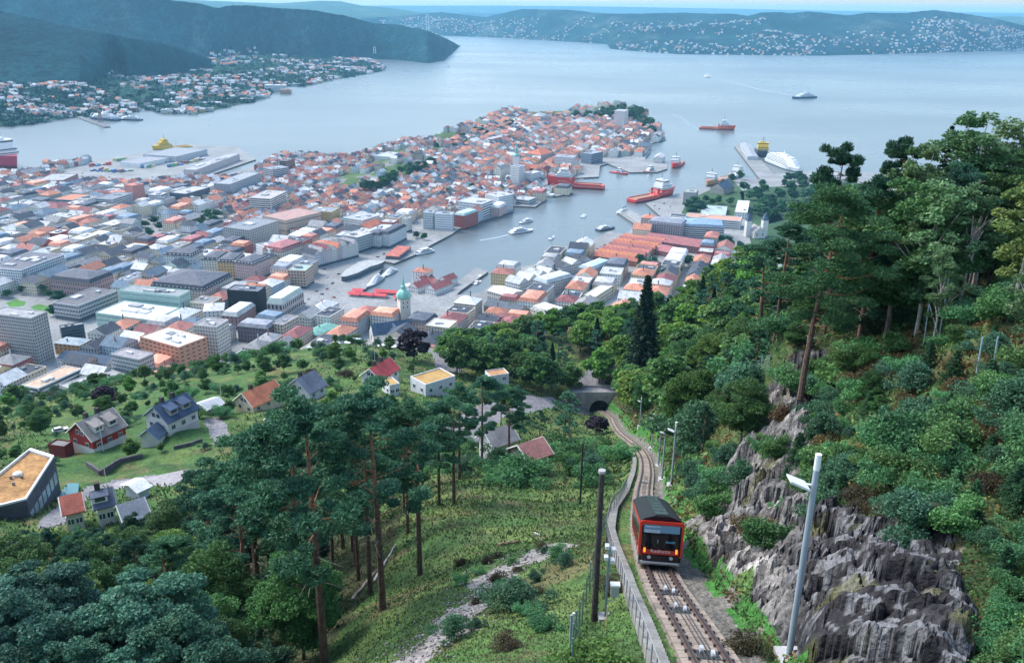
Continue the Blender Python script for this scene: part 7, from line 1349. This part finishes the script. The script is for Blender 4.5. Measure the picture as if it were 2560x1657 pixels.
LM2 = [(957, 1300, 'the big meadow pine'), (812, 1400, 'the gnarled pine'), (250, 1080, 'the red timber house'), (420, 1040, 'the white slate roofed house'), (650, 1000, 'the cream house'), (945, 920, 'the red roofed white house'), (1060, 950, 'the cube house'), (60, 1190, 'the planted roof building'), (240, 1280, 'the terrace houses'), (1240, 1120, 'the white gabled house'), (1330, 1160, 'the pink red roof'), (1650, 1330, 'the funicular car'), (1430, 1000, 'the road bridge'), (1665, 1170, 'the lamp poles'), (2000, 750, 'the spreading pine'), (1990, 1400, 'the tall lamp pole'), (1900, 1180, 'the rock slab'), (2320, 800, 'the leaning net post'), (2360, 760, 'the longest net post'), (2470, 880, 'the heather net posts'), (1450, 1190, 'the halfway utility pole'), (1600, 760, 'the ridge spruce'), (1490, 1400, 'the fence'), (2380, 380, 'the tall birches'), (2250, 1500, 'the dark rock wall')]
LCOUNT = {}
def where(px, py, what):
    d = [(math.hypot(px - a, (py - b) * 1.3), a, b, c) for a, b, c in LM2]; _, a, b, c = min(d); dx, dy = px - a, py - b
    rel = ('left of' if dx < 0 else 'right of') if abs(dx) > abs(dy) * 1.3 else ('beyond' if dy < 0 else 'this side of'); dist = 'close ' if math.hypot(dx, dy) < 90 else 'some way ' if math.hypot(dx, dy) < 260 else 'far '
    key = (what, rel, c, dist); LCOUNT[key] = LCOUNT.get(key, 0) + 1; n = LCOUNT[key]
    o = '' if n == 1 else (['', 'another, ', 'a third, ', 'a fourth, ', 'a fifth, ', 'a sixth, ', 'a seventh, ', 'an eighth, ', 'a ninth, ', 'a tenth, '] + ['one more, '] * 99)[n - 1]
    return f'{what}, {o}{dist}{rel} {c}'
DESC = dict(pine_a='slim dark pine with bare lower trunk', pine_b='broad crowned dark pine', pine_d='dense dark pine clothed low down', broad_a='full green broadleaf tree', broad_b='yellowish green broadleaf tree', birch_a='tall airy birch with pale trunk', birch_b='loose leaved light green birch', birch_yellow='birch with yellowing leaves', spruce_a='dark pointed spruce', spruce_small='young bright spruce', far_broad_0='bright green beech crown', far_broad_1='deep green beech crown', far_broad_2='lime green beech crown', far_pine='dark small pine', far_spruce='dark tall spruce', shrub_a='leafy green bush', shrub_b='yellow green bush', shrub_c='grey green bush', shrub_brown='rust brown bracken tuft', shrub_dark='dark heather clump', shrub_bright='bright leafy shrub', broad_near='large leaved blue green tree', copper='dark copper leaved tree')
NAMEK = lambda k: 'pine_tree' if 'pine' in k else 'spruce_tree' if 'spruce' in k else 'birch_tree' if 'birch' in k else 'broadleaf_tree' if 'broad' in k else 'copper_beech' if k == 'copper' else 'shrub'
USED = []
trk2 = _SP[:, :2]
def scatter(n, px0, px1, Y0, Y1, kinds, h0, h1_, gap, grp, top=None, seed=1, avoid=True, wide=(.9, 1.15), poly=None):
    r_ = random.Random(seed); k = 0; t = 0
    while k < n and t < n * 25:
        t += 1; px = r_.uniform(px0, px1); Y = math.sqrt(r_.uniform(Y0 ** 2, Y1 ** 2)); x = PY(px, 1200, Y)[0]; z = h1(x, Y)
        q = proj((x, Y, z)); 
        if abs(q[0] - px) > 30: x = PY(px, max(400, min(1800, q[1])), Y)[0]; z = h1(x, Y); q = proj((x, Y, z))
        if any((x - a) ** 2 + (Y - b) ** 2 < (gap * .5 + g * .5) ** 2 for a, b, g in USED): continue
        if poly_in(np.array([x]), np.array([Y]), ROCKP)[0] and r_.random() > .14: continue
        if np.min((trk2[:, 0] - x) ** 2 + (trk2[:, 1] - Y) ** 2) < (4.2 + gap * .25) ** 2: continue
        if avoid and any(abs(q[0] - a) < w_ and -8 < q[1] - b < hh for a, b, w_, hh in CLEAR): continue
        if poly is not None and not poly_in(np.array([q[0]]), np.array([q[1]]), poly)[0]: continue
        kd = r_.choice(kinds); h = r_.uniform(h0, h1_) * (.5 if kd in ('shrub_brown', 'shrub_dark') else 1)
        if top is not None: h = min(max(h, 2), max(3, PY(px, np.interp(px, *top), Y)[2] - z)) if top else h
        USED.append((x, Y, gap)); plant(kd, (x, Y, z - .1), h, NAMEK(kd), where(q[0], q[1] - 20, DESC[kd]), {'shrub': 'bush', 'copper_beech': 'tree'}.get(NAMEK(kd), NAMEK(kd).replace('_', ' ')), grp, wide=r_.uniform(*wide)); k += 1
CLEAR = [(250, 1100, 75, 45), (430, 1060, 85, 50), (650, 1000, 75, 60), (950, 940, 62, 50), (1070, 960, 85, 40), (775, 985, 55, 40), (60, 1230, 110, 90), (230, 1290, 110, 45), (350, 1220, 90, 50), (1240, 1130, 30, 40), (1330, 1160, 50, 35), (1455, 1000, 100, 95), (1248, 960, 30, 25)]
# near broadleaf crowns along the bottom left
NW = ['', 'second ', 'third ', 'fourth ', 'fifth ', 'sixth ', 'seventh ', 'eighth ', 'ninth ', 'tenth ', 'eleventh ', 'twelfth ', 'thirteenth ', 'fourteenth ']
for i, (px, Y, top, ww) in enumerate([(-40, 44, 1425, 1.1), (60, 40, 1480, 1.0), (130, 47, 1445, 1.1), (195, 38, 1560, .9), (270, 42, 1525, 1.0), (330, 36, 1600, .9), (385, 42, 1488, 1.15), (455, 39, 1530, 1.0), (530, 42, 1555, .9), (590, 46, 1590, .8), (20, 36, 1600, .9), (660, 49, 1560, .8)]):
    b = at_px(px, Y); tz = PY(px, top, Y)[2]; plant('broad_near', (b[0], b[1], tz - 9.2), 9.2 * ww, 'broadleaf_tree', f'large leaved blue green tree, {NW[i]}along the bottom left edge', 'broadleaf tree', 'large leaved trees along the bottom edge', wide=1.0)
TOPL = ([-100, 0, 130, 300, 450, 560, 620, 800, 1000, 1300], [1345, 1340, 1330, 1325, 1250, 1140, 1050, 1020, 1015, 1010])
TOPL2 = ([-100, 0, 300, 560, 760, 900], [1420, 1400, 1400, 1280, 1180, 1100])
scatter(23, 520, 930, 62, 112, ['pine_a', 'pine_b', 'pine_b', 'pine_d'], 13, 20, 5.5, 'pines on the slope below the meadow', top=TOPL, seed=2)
scatter(20, 900, 1060, 100, 135, ['pine_a', 'pine_b'], 12, 17, 6, 'pines on the slope below the meadow', top=TOPL, seed=3)
scatter(34, -60, 560, 58, 125, ['pine_b', 'broad_a', 'pine_d', 'broad_a', 'broad_b', 'pine_d'], 9, 15, 6.5, 'mixed trees below the terrace houses', top=TOPL, seed=4)
scatter(12, 480, 800, 46, 62, ['broad_a', 'pine_d', 'shrub_c'], 5, 9, 5, 'mixed trees below the terrace houses', top=TOPL2, seed=5)
# forest on the far flank, right of the line
TOPR = ([1100, 1200, 1300, 1400, 1500, 1560, 1640, 1700, 1800, 1860, 1920, 2000], [825, 822, 790, 768, 735, 700, 690, 680, 650, 590, 560, 520])
plant_top('far_spruce', 1600, 300, 684, 'spruce_tree', 'tall dark spruce standing out on the forest ridge', 'spruce tree', wide=.8); USED.append((at_px(1600, 300)[0], 300, 10))
FB = ['far_broad_0', 'far_broad_1', 'far_broad_2', 'far_broad_0', 'far_broad_1', 'far_pine', 'far_spruce', 'far_broad_2']
G_ = 'beech forest on the flank beyond the line'
scatter(60, 1130, 1560, 365, 460, FB, 11, 17, 8.5, G_, top=TOPR, seed=6); scatter(85, 1440, 1900, 250, 430, FB, 11, 17, 9, G_, top=TOPR, seed=7)
scatter(26, 1120, 1420, 300, 365, ['far_broad_1', 'far_broad_1', 'far_pine', 'far_broad_0'], 12, 17, 8, G_, top=TOPR, seed=8); scatter(44, 1590, 1960, 128, 250, ['broad_a', 'broad_b', 'far_broad_0', 'far_broad_1', 'broad_b', 'pine_d'], 10, 15, 7.5, G_, top=TOPR, seed=9)
scatter(18, 1640, 1900, 88, 135, ['broad_a', 'broad_b', 'pine_d', 'shrub_c'], 5, 9, 5, 'young trees on the bank right of the line', seed=10)
scatter(26, 980, 1420, 205, 300, ['pine_a', 'far_pine', 'far_broad_1', 'pine_b', 'far_broad_1'], 9, 15, 7, 'trees round the houses by the road', seed=11, top=([950, 1110, 1150, 1500], [1040, 1040, 960, 980]))
# wood on the near right
for kd, px, Y, top, wd, lab in [('birch_a', 2352, 88, 262, 1.3, 'tallest birch with forked pale top against the fjord'), ('birch_b', 2432, 90, 285, 1.35, 'spreading birch with open twiggy crown right of the tallest one'), ('birch_a', 2238, 86, 345, 1.0, 'slim feathery birch left of the tallest one'), ('spruce_a', 2303, 95, 305, .6, 'narrow dark spruce tip between the birches'), ('pine_d', 2182, 90, 358, .9, 'dark pine tip at the left edge of the birches'), ('spruce_a', 2490, 97, 335, .6, 'small dark spruce tip right of the birches'), ('pine_c', 2556, 84, 330, 1, 'layered pine at the right edge of the picture'), ('birch_yellow', 2530, 66, 430, 1.2, 'yellowing birch at the right edge'), ('pine_d', 2040, 118, 372, .85, 'slim dark pine standing free against the fjord'), ('pine_d', 2145, 82, 455, 1.1, 'dark pine behind the spreading pine'), ('broad_a', 2215, 80, 455, 1.1, 'dense green tree below the slim feathery birch'), ('birch_b', 2290, 76, 440, 1.2, 'light birch in the middle of the wood edge'), ('birch_a', 2395, 76, 450, 1.2, 'birch with white stem at the wood edge'), ('broad_a', 2465, 82, 440, 1.1, 'dark round tree right of the white stemmed birch'), ('pine_d', 2095, 90, 520, 1.2, 'dark pine half hidden by the spreading pine'), ('spruce_a', 2160, 84, 560, 1.1, 'black green spruce in the wood shade'), ('spruce_a', 2225, 92, 520, 1.0, 'second black green spruce in the wood shade'), ('pine_b', 1932, 96, 560, 1.1, 'pine left of the spreading pine'), ('birch_b', 2560, 55, 600, 1.1, 'light leafy tree low on the right edge'), ('broad_a', 2090, 108, 470, 1.1, 'green tree behind the dark pines'), ('birch_b', 2330, 70, 610, 1.0, 'low birch in front of the shaded wood'), ('pine_a', 1885, 122, 600, 1.1, 'outermost pine towards the town')]:
    b = at_px(px, Y); USED.append((b[0], b[1], 4)); plant_top(kd, px, Y, top, NAMEK(kd), lab, NAMEK(kd).replace('_', ' '), wide=wd)
scatter(56, 2050, 2640, 80, 125, ['pine_d', 'broad_a', 'spruce_a', 'birch_b', 'pine_b', 'spruce_a'], 12, 17, 3.6, 'wood behind the birches', seed=12, avoid=False, top=([1900, 2050, 2150, 2250, 2350, 2480, 2600], [620, 520, 430, 420, 400, 430, 420]))
# bushes and saplings
scatter(70, 1000, 1570, 118, 200, ['shrub_a', 'shrub_b', 'shrub_c', 'shrub_a', 'birch_b'], 2.2, 5.5, 3.2, 'bushes below the meadow', seed=13)
scatter(110, 1900, 2600, 42, 84, ['shrub_a', 'shrub_b', 'shrub_c', 'spruce_small', 'shrub_brown', 'shrub_b', 'spruce_small', 'shrub_a', 'shrub_c', 'broad_a'], 1.0, 3.2, 1.5, 'bushes and young spruces on the right slope', seed=14)
scatter(80, 1960, 2600, 31, 52, ['shrub_a', 'shrub_b', 'spruce_small', 'shrub_c', 'shrub_dark'], 1.0, 2.6, 1.5, 'bushes and young spruces on the right slope', seed=15, poly=[(1990, 1000), (2700, 900), (2700, 1700), (2540, 1700), (2480, 1440), (2330, 1360), (2100, 1290), (2010, 1290), (1985, 1180)])
scatter(18, 2470, 2640, 20, 34, ['shrub_b', 'shrub_a', 'spruce_small'], 1.0, 2.0, 1.2, 'bushes and young spruces on the right slope', seed=16)
scatter(40, 1840, 2040, 78, 125, ['broad_a', 'shrub_a', 'shrub_c', 'pine_d', 'shrub_b'], 2.5, 7, 3, 'young trees and bushes behind the rock slab', seed=41)
scatter(46, 1660, 1880, 60, 120, ['shrub_a', 'shrub_c', 'shrub_dark', 'shrub_b'], 1.2, 3.2, 2.0, 'bushes on the bank beside the line', seed=17)
scatter(22, 1150, 1420, 34, 62, ['shrub_c', 'shrub_a', 'shrub_dark'], .6, 1.3, 2.0, 'low plants on the scree meadow', seed=18)
scatter(120, -50, 1000, 195, 345, ['shrub_a', 'shrub_c', 'far_broad_1', 'shrub_c', 'far_broad_1', 'shrub_dark', 'shrub_b'], 1.8, 5, 5, 'garden bushes round the slope houses', seed=19)
scatter(34, -50, 1000, 195, 330, ['far_broad_1', 'far_broad_0', 'broad_a', 'broad_b'], 5, 8.5, 6, 'garden trees round the slope houses', seed=49)
scatter(70, 0, 1010, 320, 405, ['shrub_c', 'shrub_a', 'far_broad_1', 'shrub_b', 'shrub_dark', 'far_broad_0'], 2.5, 6.5, 4, 'bushes along the grassy ridge', seed=20, avoid=False)
for kd, px, py, h, wd, lab in [('shrub_bright', 1497, 1690, 1.15, 1.5, 'bright leafy shrub at the bottom by the stake'), ('copper', 1492, 1088, 6, 1.0, 'dark copper bush beside the line near the bridge'), ('copper', 1035, 905, 12, 1.0, 'dark copper tree in front of the domed church'), ('copper', 262, 1010, 7, 1, 'dark copper tree on the ridge below the grey office'), ('shrub_c', 1130, 1600, 1.6, 1.0, 'grey green sapling on the scree'), ('shrub_c', 1290, 1520, 1.8, 1.6, 'spreading grey green bush on the meadow'), ('shrub_dark', 1530, 1480, 0.6, 1.4, 'dark low shrub between pole and walkway'), ('shrub_dark', 1870, 1640, 0.8, 1, 'dark twiggy bush on the verge before the lamp pole'), ('far_broad_1', 40, 1010, 9, 1.0, 'dense dark tree at the left edge of the ridge')]:
    plant_hit(kd, px, py, h, NAMEK(kd), lab, 'bush' if 'shrub' in kd else 'tree', wide=wd)
# --- trees of the town and the wooded point
def town_trees(pts, h, grp, desc):
    for i, (px, py) in enumerate(sorted(pts)):
        b = P(px, py, 2.5); z = float(CG(b[0], b[1])); b = P(px, py, z); plant(rs.choice(['town_0', 'town_1']), b, h * rs.uniform(.85, 1.2), 'town_tree', f'{desc}, {ORD[i]} counted from the left' if len(pts) > 1 else desc, 'tree', grp, wide=rs.uniform(1, 1.3))
def blobs(poly, n, seed):
    r_ = random.Random(seed); o = []; xs = [p[0] for p in poly]; ys = [p[1] for p in poly]
    while len(o) < n:
        p = (r_.uniform(min(xs), max(xs)), r_.uniform(min(ys), max(ys)))
        if poly_in(np.array([p[0]]), np.array([p[1]]), poly)[0]: o.append(p)
    return sorted(o)
town_trees([(345, 580), (365, 570), (385, 560), (400, 575), (375, 595), (350, 598), (405, 552)], 13, 'park trees in the old town', 'dark park tree in the lower town')
town_trees([(485, 555), (505, 560), (520, 548), (535, 560), (545, 545), (498, 570)], 13, 'garden trees beside the dark angular centre', 'green garden tree near the dark angular centre')
town_trees([(60, 735), (85, 720), (105, 735), (125, 745), (150, 755), (170, 760), (20, 745), (135, 790), (100, 700)], 11, 'trees round the town park', 'tree round the town park')
town_trees([(322, 845)], 15, None, 'large dark tree by the corner of the mint green store')
town_trees([(10, 910), (35, 935), (20, 960), (45, 955)], 12, 'trees at the foot of the slab tower', 'tree at the foot of the slab tower')
town_trees([(25, 480), (130, 475), (140, 472), (205, 478), (190, 485), (800, 500), (770, 498), (562, 800), (1040, 595), (1060, 600)], 10, 'single street trees in the town', 'single street tree in the town')
town_trees(blobs([(900, 480), (985, 440), (1090, 400), (1100, 425), (1000, 455), (930, 490)], 40, 3), 15, 'trees on the ridge path', 'tree on the wooded ridge path')
town_trees(blobs([(1090, 372), (1200, 325), (1290, 305), (1300, 340), (1220, 350), (1130, 385)], 34, 4), 14, 'trees on the ridge park', 'tree in the ridge park')
town_trees(blobs([(1420, 300), (1480, 292), (1540, 276), (1600, 286), (1634, 320), (1630, 340), (1590, 312), (1500, 300)], 64, 5), 22, 'wood on the peninsula point', 'tree in the wood on the point')
town_trees([(1325, 440), (1335, 445), (1300, 430), (1180, 480), (1120, 490), (1560, 385), (1575, 380), (1545, 388), (1270, 400), (1170, 375), (1350, 385)], 13, 'trees between the waterfront flats', 'tree between the waterfront flats')
town_trees([(1615, 678), (1640, 685), (1630, 665), (1600, 665), (1675, 690), (1690, 685), (1720, 665), (1745, 675), (1660, 705), (1765, 640), (1780, 655), (1800, 640), (1800, 610), (1820, 620), (1850, 625), (1770, 600)], 14, 'round trees behind the wharf quarter', 'round tree behind the wharf quarter')
town_trees([(1720, 525), (1735, 515), (1750, 530), (1765, 508), (1780, 515), (1795, 510), (1825, 515), (1730, 540), (1830, 455), (1850, 450), (1860, 480), (1875, 500)] + blobs([(1880, 470), (1990, 445), (2120, 450), (2140, 560), (1990, 540), (1890, 560)], 84, 6), 16, 'trees of the fortress park', 'tree in the fortress park')
town_trees([(1452, 815), (1478, 820), (1500, 824)], 8, 'round trees before the pale yellow row', 'small round tree before the pale yellow row')
# lawns in the town
mb = MB(); mb.col = (.07, .2, .035)
def lawn_patch(pts, col=(.07, .2, .035)):
    mb.col = col; pl = [tuple(P(a, b, 2.56)[:2]) for a, b in pts]; ar = sum(pl[i][0] * pl[(i + 1) % len(pl)][1] - pl[(i + 1) % len(pl)][0] * pl[i][1] for i in range(len(pl))); pl = pl if ar > 0 else pl[::-1]; mb.face([(x, y, 2.56) for x, y in pl])
lawn_patch([(15, 757), (40, 748), (66, 755), (60, 765), (25, 768)]); lawn_patch([(75, 768), (95, 760), (138, 768), (135, 782), (105, 785)]); lawn_patch([(1850, 480), (1880, 470), (2140, 455), (2160, 640), (1950, 640), (1880, 620)], (.035, .08, .03)); lawn_patch([(1700, 540), (1720, 500), (1830, 450), (1860, 480), (1860, 540)], (.04, .085, .03)); lawn_patch([(1905, 545), (1945, 530), (1960, 550), (1920, 560)], (.12, .25, .04))
tag(mb.build('park_lawn', M_STREET), kind='structure')
# --- ground cover: grass, ferns and low scrub as leaf sized faces over the whole slope
def cover(n, seed, sel, size, hgt, tints, name, up=.1, elong=1.8, rmin=20, rmax=430):
    rng = np.random.default_rng(seed); ia = rng.integers(int(na * .12), int(na * .92), n * 3); ir = rng.integers(0, nr - 2, n * 3); r = RR[ia, ir]; ok = (r > rmin) & (r < rmax); ia, ir = ia[ok], ir[ok]; fa, fr_ = rng.random(len(ia)), rng.random(len(ia))
    x = TX[ia, ir] * (1 - fr_) + TX[ia, ir + 1] * fr_ + (TX[np.minimum(ia + 1, na - 1), ir] - TX[ia, ir]) * fa; y = TY[ia, ir] * (1 - fr_) + TY[ia, ir + 1] * fr_ + (TY[np.minimum(ia + 1, na - 1), ir] - TY[ia, ir]) * fa; z = TZ[ia, ir] * (1 - fr_) + TZ[ia, ir + 1] * fr_
    s = sel(x, y, ia, ir, rng); x, y, z, ia, ir = x[s][:n], y[s][:n], z[s][:n], ia[s][:n], ir[s][:n]; r = np.hypot(x, y); m = len(x); hh = hgt * rng.random(m) * np.clip(r / 60, .6, 3)
    C = np.stack([x, y, z + hh], -1); sz = size * np.clip(r / 45, .5, 4.5); nn = fbm(x / 5, y / 5, o=3); t = np.clip(.5 + nn * 1.3 + rng.normal(size=m) * .22, 0, .999) * (len(tints) - 1); i0 = t.astype(int); f = (t - i0)[:, None]; tt = np.array(tints); col = tt[i0] * (1 - f) + tt[np.minimum(i0 + 1, len(tints) - 1)] * f
    ax = runit(m, rng) * [.5, .5, .5] + [0, 0, up]; ax /= np.linalg.norm(ax, axis=1, keepdims=True)
    V = np.empty((m * 4, 3)); 
    nrm = runit(m, rng); a = ax - (ax * nrm).sum(1, keepdims=True) * nrm; a /= np.linalg.norm(a, axis=1, keepdims=True) + 1e-9; b = np.cross(nrm, a); s_ = (sz * rng.uniform(.6, 1.4, m))[:, None]
    V = np.stack([C - a * s_ * elong * .5, C + b * s_ * .5, C + a * s_ * elong * .5, C - b * s_ * .5], 1).reshape(-1, 3)
    o = mk(name, leafmesh(name, V, col, M_LEAF)); tag(o, kind='stuff')
NOROAD = np.zeros((na, nr), bool); _rd = (rd | lawn | scree_k | (fd < 2.4)).reshape(na - 1, nr - 1); NOROAD[:-1, :-1] = _rd; ROCKG = rock > .5
LAWNG = np.zeros((na, nr), bool); LAWNG[:-1, :-1] = lawn.reshape(na - 1, nr - 1)
def sel_meadow(x, y, ia, ir, rng): q = NOROAD[ia, ir] | ROCKG[ia, ir]; return ~q & (rng.random(len(x)) < .75 + .6 * fbm(x / 6, y / 6)) & (x < trk2[np.clip(np.searchsorted(trk2[:, 1], y), 0, len(trk2) - 1), 0])
def sel_right(x, y, ia, ir, rng): q = (NOROAD[ia, ir] | ROCKG[ia, ir]); return ~q & (x > trk2[np.clip(np.searchsorted(trk2[:, 1], y), 0, len(trk2) - 1), 0] + 2.8)
def sel_rock(x, y, ia, ir, rng): return ROCKG[ia, ir] & (fbm(x / 2.2 + 5, y / 2.2, o=3) > .22)
cover(140000, 5, sel_meadow, .08, .16, [(.05, .09, .035), (.065, .13, .035), (.085, .17, .04), (.12, .19, .055), (.17, .16, .08)], 'meadow_grass', up=.9, elong=2.6, rmax=400)
cover(150000, 6, sel_right, .13, .5, [(.16, .09, .04), (.05, .07, .03), (.05, .14, .045), (.09, .2, .05), (.15, .26, .07), (.2, .13, .05)], 'slope_undergrowth', up=.4, elong=1.8)
cover(9000, 7, sel_rock, .12, .22, [(.05, .08, .03), (.08, .14, .03), (.2, .15, .05)], 'rock_ledge_plants', up=.6)

# stones of the scree strip and tree clumps of the suburb, too many to count
rng_ = np.random.default_rng(9); Vs = []; Fs = []; Cs = []
for a, b in zip(SCREE[:-1], SCREE[1:]):
    for _ in range(260):
        p = a + (b - a) * rng_.random(); x, y = p[0] + rng_.normal() * 1.3, p[1] + rng_.normal() * 1.3; z = h1(x, y) if _ % 6 == 0 else None
        if z is None: x, y, z = lastp[0] + rng_.normal() * .5, lastp[1] + rng_.normal() * .5, lastp[2]
        else: lastp = (x, y, z)
        s_ = rng_.uniform(.03, .13); o_ = np.array([[1, 0, 0], [0, 1, 0], [-1, 0, 0], [0, -1, 0], [0, 0, .7], [0, 0, -.7]]) * s_ * rng_.uniform(.6, 1.3, (6, 1)); n0 = len(Vs) * 6; Vs.append(o_ + [x, y, z + .05])
        Fs += [[n0 + i for i in f] for f in ((0, 1, 4), (1, 2, 4), (2, 3, 4), (3, 0, 4), (1, 0, 5), (2, 1, 5), (3, 2, 5), (0, 3, 5))]; v = rng_.uniform(.14, .3); Cs += [(v, v * .93, v * .92)] * 8
tag(mk('scree_stones', npmesh('scree_stones', np.concatenate(Vs), Fs, Cs, M_STONE)), kind='stuff')
G0 = HG['sub']; n_ = 2600; ii_ = rng_.integers(0, G0.shape[0], n_); jj_ = (rng_.random(n_) * .97 * G0.shape[1]).astype(int); c_ = G0[ii_, jj_]; C = np.repeat(c_, 22, 0) + rng_.normal(size=(n_ * 22, 3)) * [7, 7, 3.2] + [0, 0, 5]; V_ = leafverts(C, np.full(len(C), 7.0), 1.2, .4, rng_)
tag(mk('suburb_treetops', leafmesh('suburb_treetops', V_, np.repeat(np.array([(.02, .07, .05)]) * rng_.uniform(.6, 1.5, (n_, 1)), 22, 0), M_FARLEAF)), kind='stuff')
